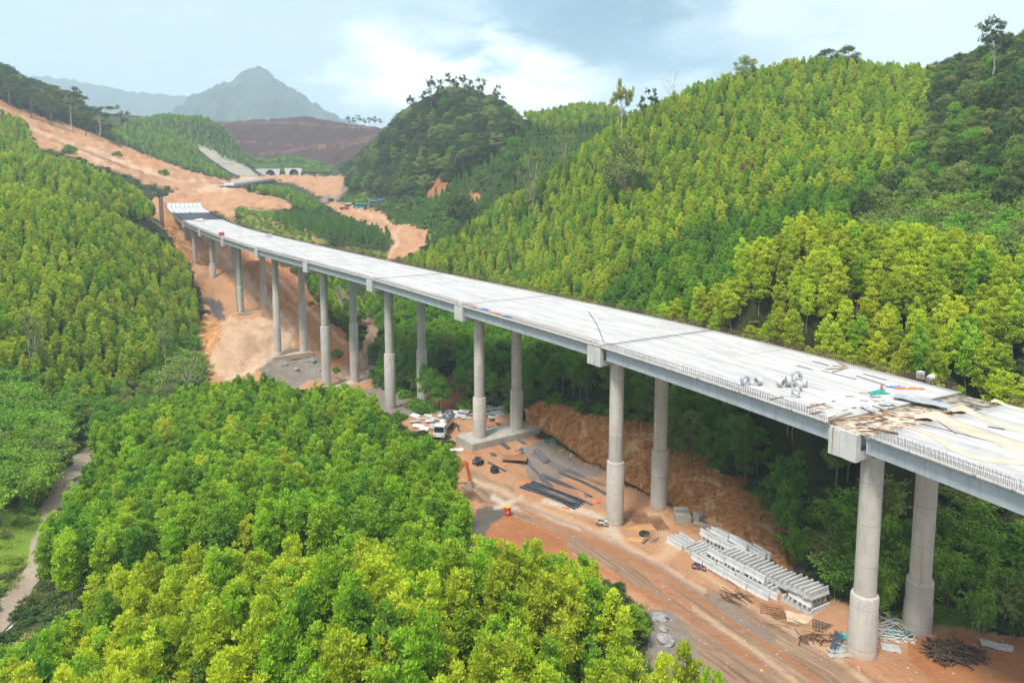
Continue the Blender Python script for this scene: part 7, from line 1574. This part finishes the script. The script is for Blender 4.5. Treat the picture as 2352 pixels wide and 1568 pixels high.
plank((920, 592), (1085, 537), .25, .08, M_WOOD, 'pale board along the lip of the gap in the deck')
plank((1205, 652), (1425, 694), .34, .12, M_DARKWOOD, 'heavy dark timber at the near corner past the gap')
plank((1735, 505), (1845, 541), .22, .08, M_DARKWOOD, 'dark timber next to the bent galvanised sheet')
plank((1610, 525), (1855, 690), .07, .05, M_REBARG, 'thin long bar lying over the cream cloth', 'steel_bar', 'bar')
plank((1580, 612), (2195, 768), .06, .05, M_REBARG, 'very long thin bar across the cream cloth', 'steel_bar', 'bar')
plank((2085, 638), (2210, 660), .14, .06, M_BLACK, 'short black strip on the right part of the deck', 'strip', 'strip')
plank((1900, 455), (2055, 498), .5, .06, M_STEEL, 'dark plate near the far edge past the gap', 'plate', 'plate')
A, B = dz6(1120, 615), dz6(1350, 567); c = MB(); c.bar((0, 0, .35), (B - A) + Vector((0, 0, .35)), .4, .1); tag(c.build('plank', M_RUST, None, A), 'long brown plank lying across the gap in the deck', 'plank')
sheet('zinc_sheet', 0, 0, 5.4, 1.7, rz_between(dz6(1420, 425), dz6(1800, 490)), 'large bent galvanised sheet lying over the gap in the deck', M_ZINC, .25, (0.02, 0.05), p=dz6(1610, 462))
sheet('zinc_sheet', 0, 0, 3.0, .5, rz_between(dz6(1150, 495), dz6(1320, 560)), 'narrow galvanised strip lying over the gap', M_ZINC, .2, p=dz6(1235, 528))
sheet('zinc_sheet', 0, 0, 1.6, .8, .2, 'small grey sheet beside the large galvanised one', M_ZINC, .2, p=dz6(1345, 480))
cloth('green_net', dz6(1285, 392), 1.9, .9, .1, M_TEAL, 'teal netting heaped on the deck near the gap', .8, 21, 'netting')
cloth('blue_tarp', dz6(1405, 348), 2.2, .6, -.2, M_BLUE, 'blue tarpaulin strip on the deck near the far edge', .5, 22, 'tarpaulin')
cloth('orange_tarp', dz6(1500, 357), 3.6, .6, -.1, M_OCLOTH, 'long orange tarpaulin on the deck near the far edge', .4, 23, 'tarpaulin')
cloth('blue_tarp', dz6(1690, 460), 1.6, .6, -.2, M_BLUE, 'small blue tarpaulin behind the bent galvanised sheet', .5, 24, 'tarpaulin')
cloth('cement_bags', dz6(1275, 440), 1.2, .7, .2, M_ROLL, 'grey crumpled bags on the deck at the lip of the gap', .8, 25, 'bags')
sd_ = random.Random(3)
for q in range(46):     # off-cuts of wood and bar around the gap
    x, y = sd_.uniform(760, 1330), sd_.uniform(340, 640)
    if not in_poly(np.array([x]), np.array([y]), [(760, 480), (1000, 440), (1180, 340), (1330, 380), (1240, 470), (1330, 540), (1180, 640), (960, 650), (900, 590), (780, 550)])[0]: continue
    a = sd_.uniform(-.5, .5); L = sd_.uniform(20, 75); lb = 'off-cut of wood or bar scattered round the gap in the deck'
    A = dz6(x, y); B = dz6(x + L * math.cos(a), y + L * .35 * math.sin(a)); c = MB(); c.bar((0, 0, .06), (B - A) + Vector((0, 0, .06 + sd_.uniform(0, .15))), sd_.uniform(.06, .16), .05); o = c.build('offcut', sd_.choice((M_WOOD, M_RUST, M_DARKWOOD, M_REBARG, M_ZINC)), None, A); tag(o, lb, 'off-cut', 'off-cuts round the gap in the deck')
A = dz6(1305, 362); c = MB(); c.lathe([(.22, 0), (.22, .05), (.16, .06), (.06, .65), (.05, .7)], 14); tag(c.build('traffic_cone', M_RED, None, A), 'small red cone on the deck near the netting', 'cone')
A = dz6(1588, 288); c = MB(); c.box(-.45, .45, -.35, .35, .1, 1.15); c.box(-.48, .48, -.38, .38, 1.152, 1.2); r = c.build('site_cabinet', M_PANEL, None, A, .3); r.scale = (.8,) * 3; tag(r, 'white cabinet with a red mark at the far edge of the deck', 'cabinet'); c = MB(); c.box(.05, .30, -.375, -.36, .6, .8); c.build('red_mark', M_RED, r); c = MB(); c.box(-.35, -.02, -.372, -.357, .35, .75); c.build('vent', M_ZINC, r)
A = dz6(1665, 318); r = empty('mixer', A, .4); r.scale = (.75,) * 3; tag(r, 'pale drum mixer on wheels at the far edge of the deck by the gap', 'mixer'); c = MB(); c.tube([(-.5, 0, .7), (-.25, 0, .8), (.3, 0, 1.0), (.6, 0, 1.15)], [.3, .52, .5, .28], 16); c.build('drum', M_PANEL, r, smooth=True); c = MB(); c.bar((-.6, -.4, .5), (.6, -.4, .5), .1); c.bar((-.6, .4, .5), (.6, .4, .5), .1); c.bar((0, -.4, .5), (0, .4, .5), .1); c.bar((.3, 0, .5), (.3, 0, .9), .12); c.bar((.6, 0, .5), (.6, 0, 0), .08); c.build('frame', M_RED, r)
for s_ in (-1, 1): wheel(r, -.4, s_ * .5, .3, .16)
def ribbon(up, lo, label, k):
    """cloth spread on the slab between two edges"""
    n = 40; tt = np.linspace(0, 1, n)
    def along(P): P = np.array(P, float); d = np.r_[0, np.cumsum(np.hypot(*np.diff(P, axis=0).T))]; d /= d[-1]; return np.stack([np.interp(tt, d, P[:, 0]), np.interp(tt, d, P[:, 1])], 1)
    U, L = along(up), along(lo); V = []; m = 7
    for i in range(n):
        for j in range(m):
            q = U[i] + (L[i] - U[i]) * j / (m - 1); p = dz6(*q); e = min(j, m - 1 - j, 2) / 2
            V.append((p.x, p.y, p.z + .015 + .05 * e + abs(float(fbm(np.array([p.x * 1.5]), np.array([p.y * 1.5]), 3, k)[0])) * .10 * e))
    idx = np.arange(n * m).reshape(n, m); q = np.stack([idx[:-1, :-1], idx[1:, :-1], idx[1:, 1:], idx[:-1, 1:]], -1).reshape(-1, 4)
    o = link('curing_cloth', mesh_np('curing_cloth', V, q, M_CREAM, smooth=True)); tag(o, label, 'cloth'); o.modifiers.new('thickness', 'SOLIDIFY').thickness = .015
ribbon([(1540, 552), (1710, 515), (1850, 588), (2100, 680), (2300, 745), (2500, 790)], [(1548, 580), (1640, 572), (1760, 622), (1950, 700), (2250, 800), (2500, 880)], 'broad cream cloth peaked at the gap and spread along the deck', 61)
ribbon([(1760, 520), (1900, 468), (2050, 558), (2200, 610), (2500, 660)], [(1800, 532), (1900, 522), (2050, 592), (2200, 645), (2500, 715)], 'cream cloth strip behind the broad one on the deck', 62)
ribbon([(1430, 618), (1700, 690), (1850, 790), (2000, 842), (2200, 872), (2500, 880)], [(1440, 627), (1650, 702), (1800, 805), (1950, 865), (2150, 908), (2500, 925)], 'cream cloth strip sweeping along the near side of the deck', 63)
ribbon([(2105, 450), (2140, 430), (2240, 478), (2500, 530)], [(2112, 460), (2150, 455), (2240, 502), (2500, 580)], 'cream cloth strip near the far edge at the right end', 64)
# crumpled remnants on the near edge, wire, tank, small machines farther along
for q, (u, v, mt, lb) in enumerate([(1086, 706, M_OCLOTH, 'orange rags on the near edge above the fifth column pair'), (1113, 711, M_BLUE, 'blue rag on the near edge among orange boards'), (1140, 720, M_OCLOTH, 'orange rags lying along the starter bars'), (1165, 727, M_BLUE, 'blue rags on the starter bars beyond the orange ones'), (1065, 699, M_CREAM, 'cream rags on the near edge by a pier cap')]):
    cloth('rags', deck_hit(u, v), 2.2, .8, -.9, mt, lb, .3, 70 + q, 'rags')
A, B = deck_hit(1352, 716), deck_hit(1386, 784); c = MB(); c.tube([Vector((0, 0, .05)), (B - A) * .5 + Vector((.3, 0, .05)), (B - A) + Vector((0, 0, .05))], .05, 8); tag(c.build('hose', M_BLACK, None, A), 'thin dark hose lying across the deck', 'hose')
A = deck_hit(618.6, 546); r = empty('water_tank', A, .5); tag(r, 'white caged water tank alone on the middle of the far deck', 'tank'); c = MB(); c.box(-.75, .75, -.65, .65, .15, 1.5); c.lathe([(.2, 1.5), (.2, 1.58)], 12); c.build('tank', M_WHITE, r); c = MB()
for x in (-.78, -.26, .26, .78):
    for y in (-.68, .68): c.bar((x, y, .05), (x, y, 1.55), .05)
for z in (.1, .6, 1.1, 1.55):
    for y in (-.68, .68): c.bar((-.78, y, z), (.78, y, z), .05)
    for x in (-.78, .78): c.bar((x, -.68, z), (x, .68, z), .05)
c.build('cage', M_ZINC, r)
A = deck_hit(509, 541); r = empty('generator', A, .2); tag(r, 'dark red generator set on the near edge of the far deck', 'generator'); c = MB(); c.box(-.9, .9, -.5, .5, .2, 1.2); c.build('housing', M_RED, r); c = MB(); c.box(-1, 1, -.55, .55, 0, .19); c.tube([(.5, 0, 1.2), (.5, 0, 1.7)], .07, 8); c.build('frame', M_RUST, r)
cloth('white_tarp', deck_hit(457.5, 507), 4.5, 3, .3, M_WHITE, 'white crumpled sheeting where the slab meets the black mat', 1.6, 81, 'sheeting')

# ------------------------------------------------------------------ air
mb = MB(); mb.box(-6500, 6500, -60, 6200, -90, 960)
hz = mb.build('haze', [])
hm = bpy.data.materials.new('haze_air'); hm.use_nodes = True; t = NT(hm.node_tree)
pv = t.n('ShaderNodeVolumePrincipled', {'Color': rgb(0.70, 0.86, 1.0), 'Density': 0.00022, 'Anisotropy': 0.0})
out = t.n('ShaderNodeOutputMaterial'); t.t.links.new(pv.outputs[0], out.inputs['Volume'])
hz.data.materials.append(hm); tag(hz, kind='stuff')
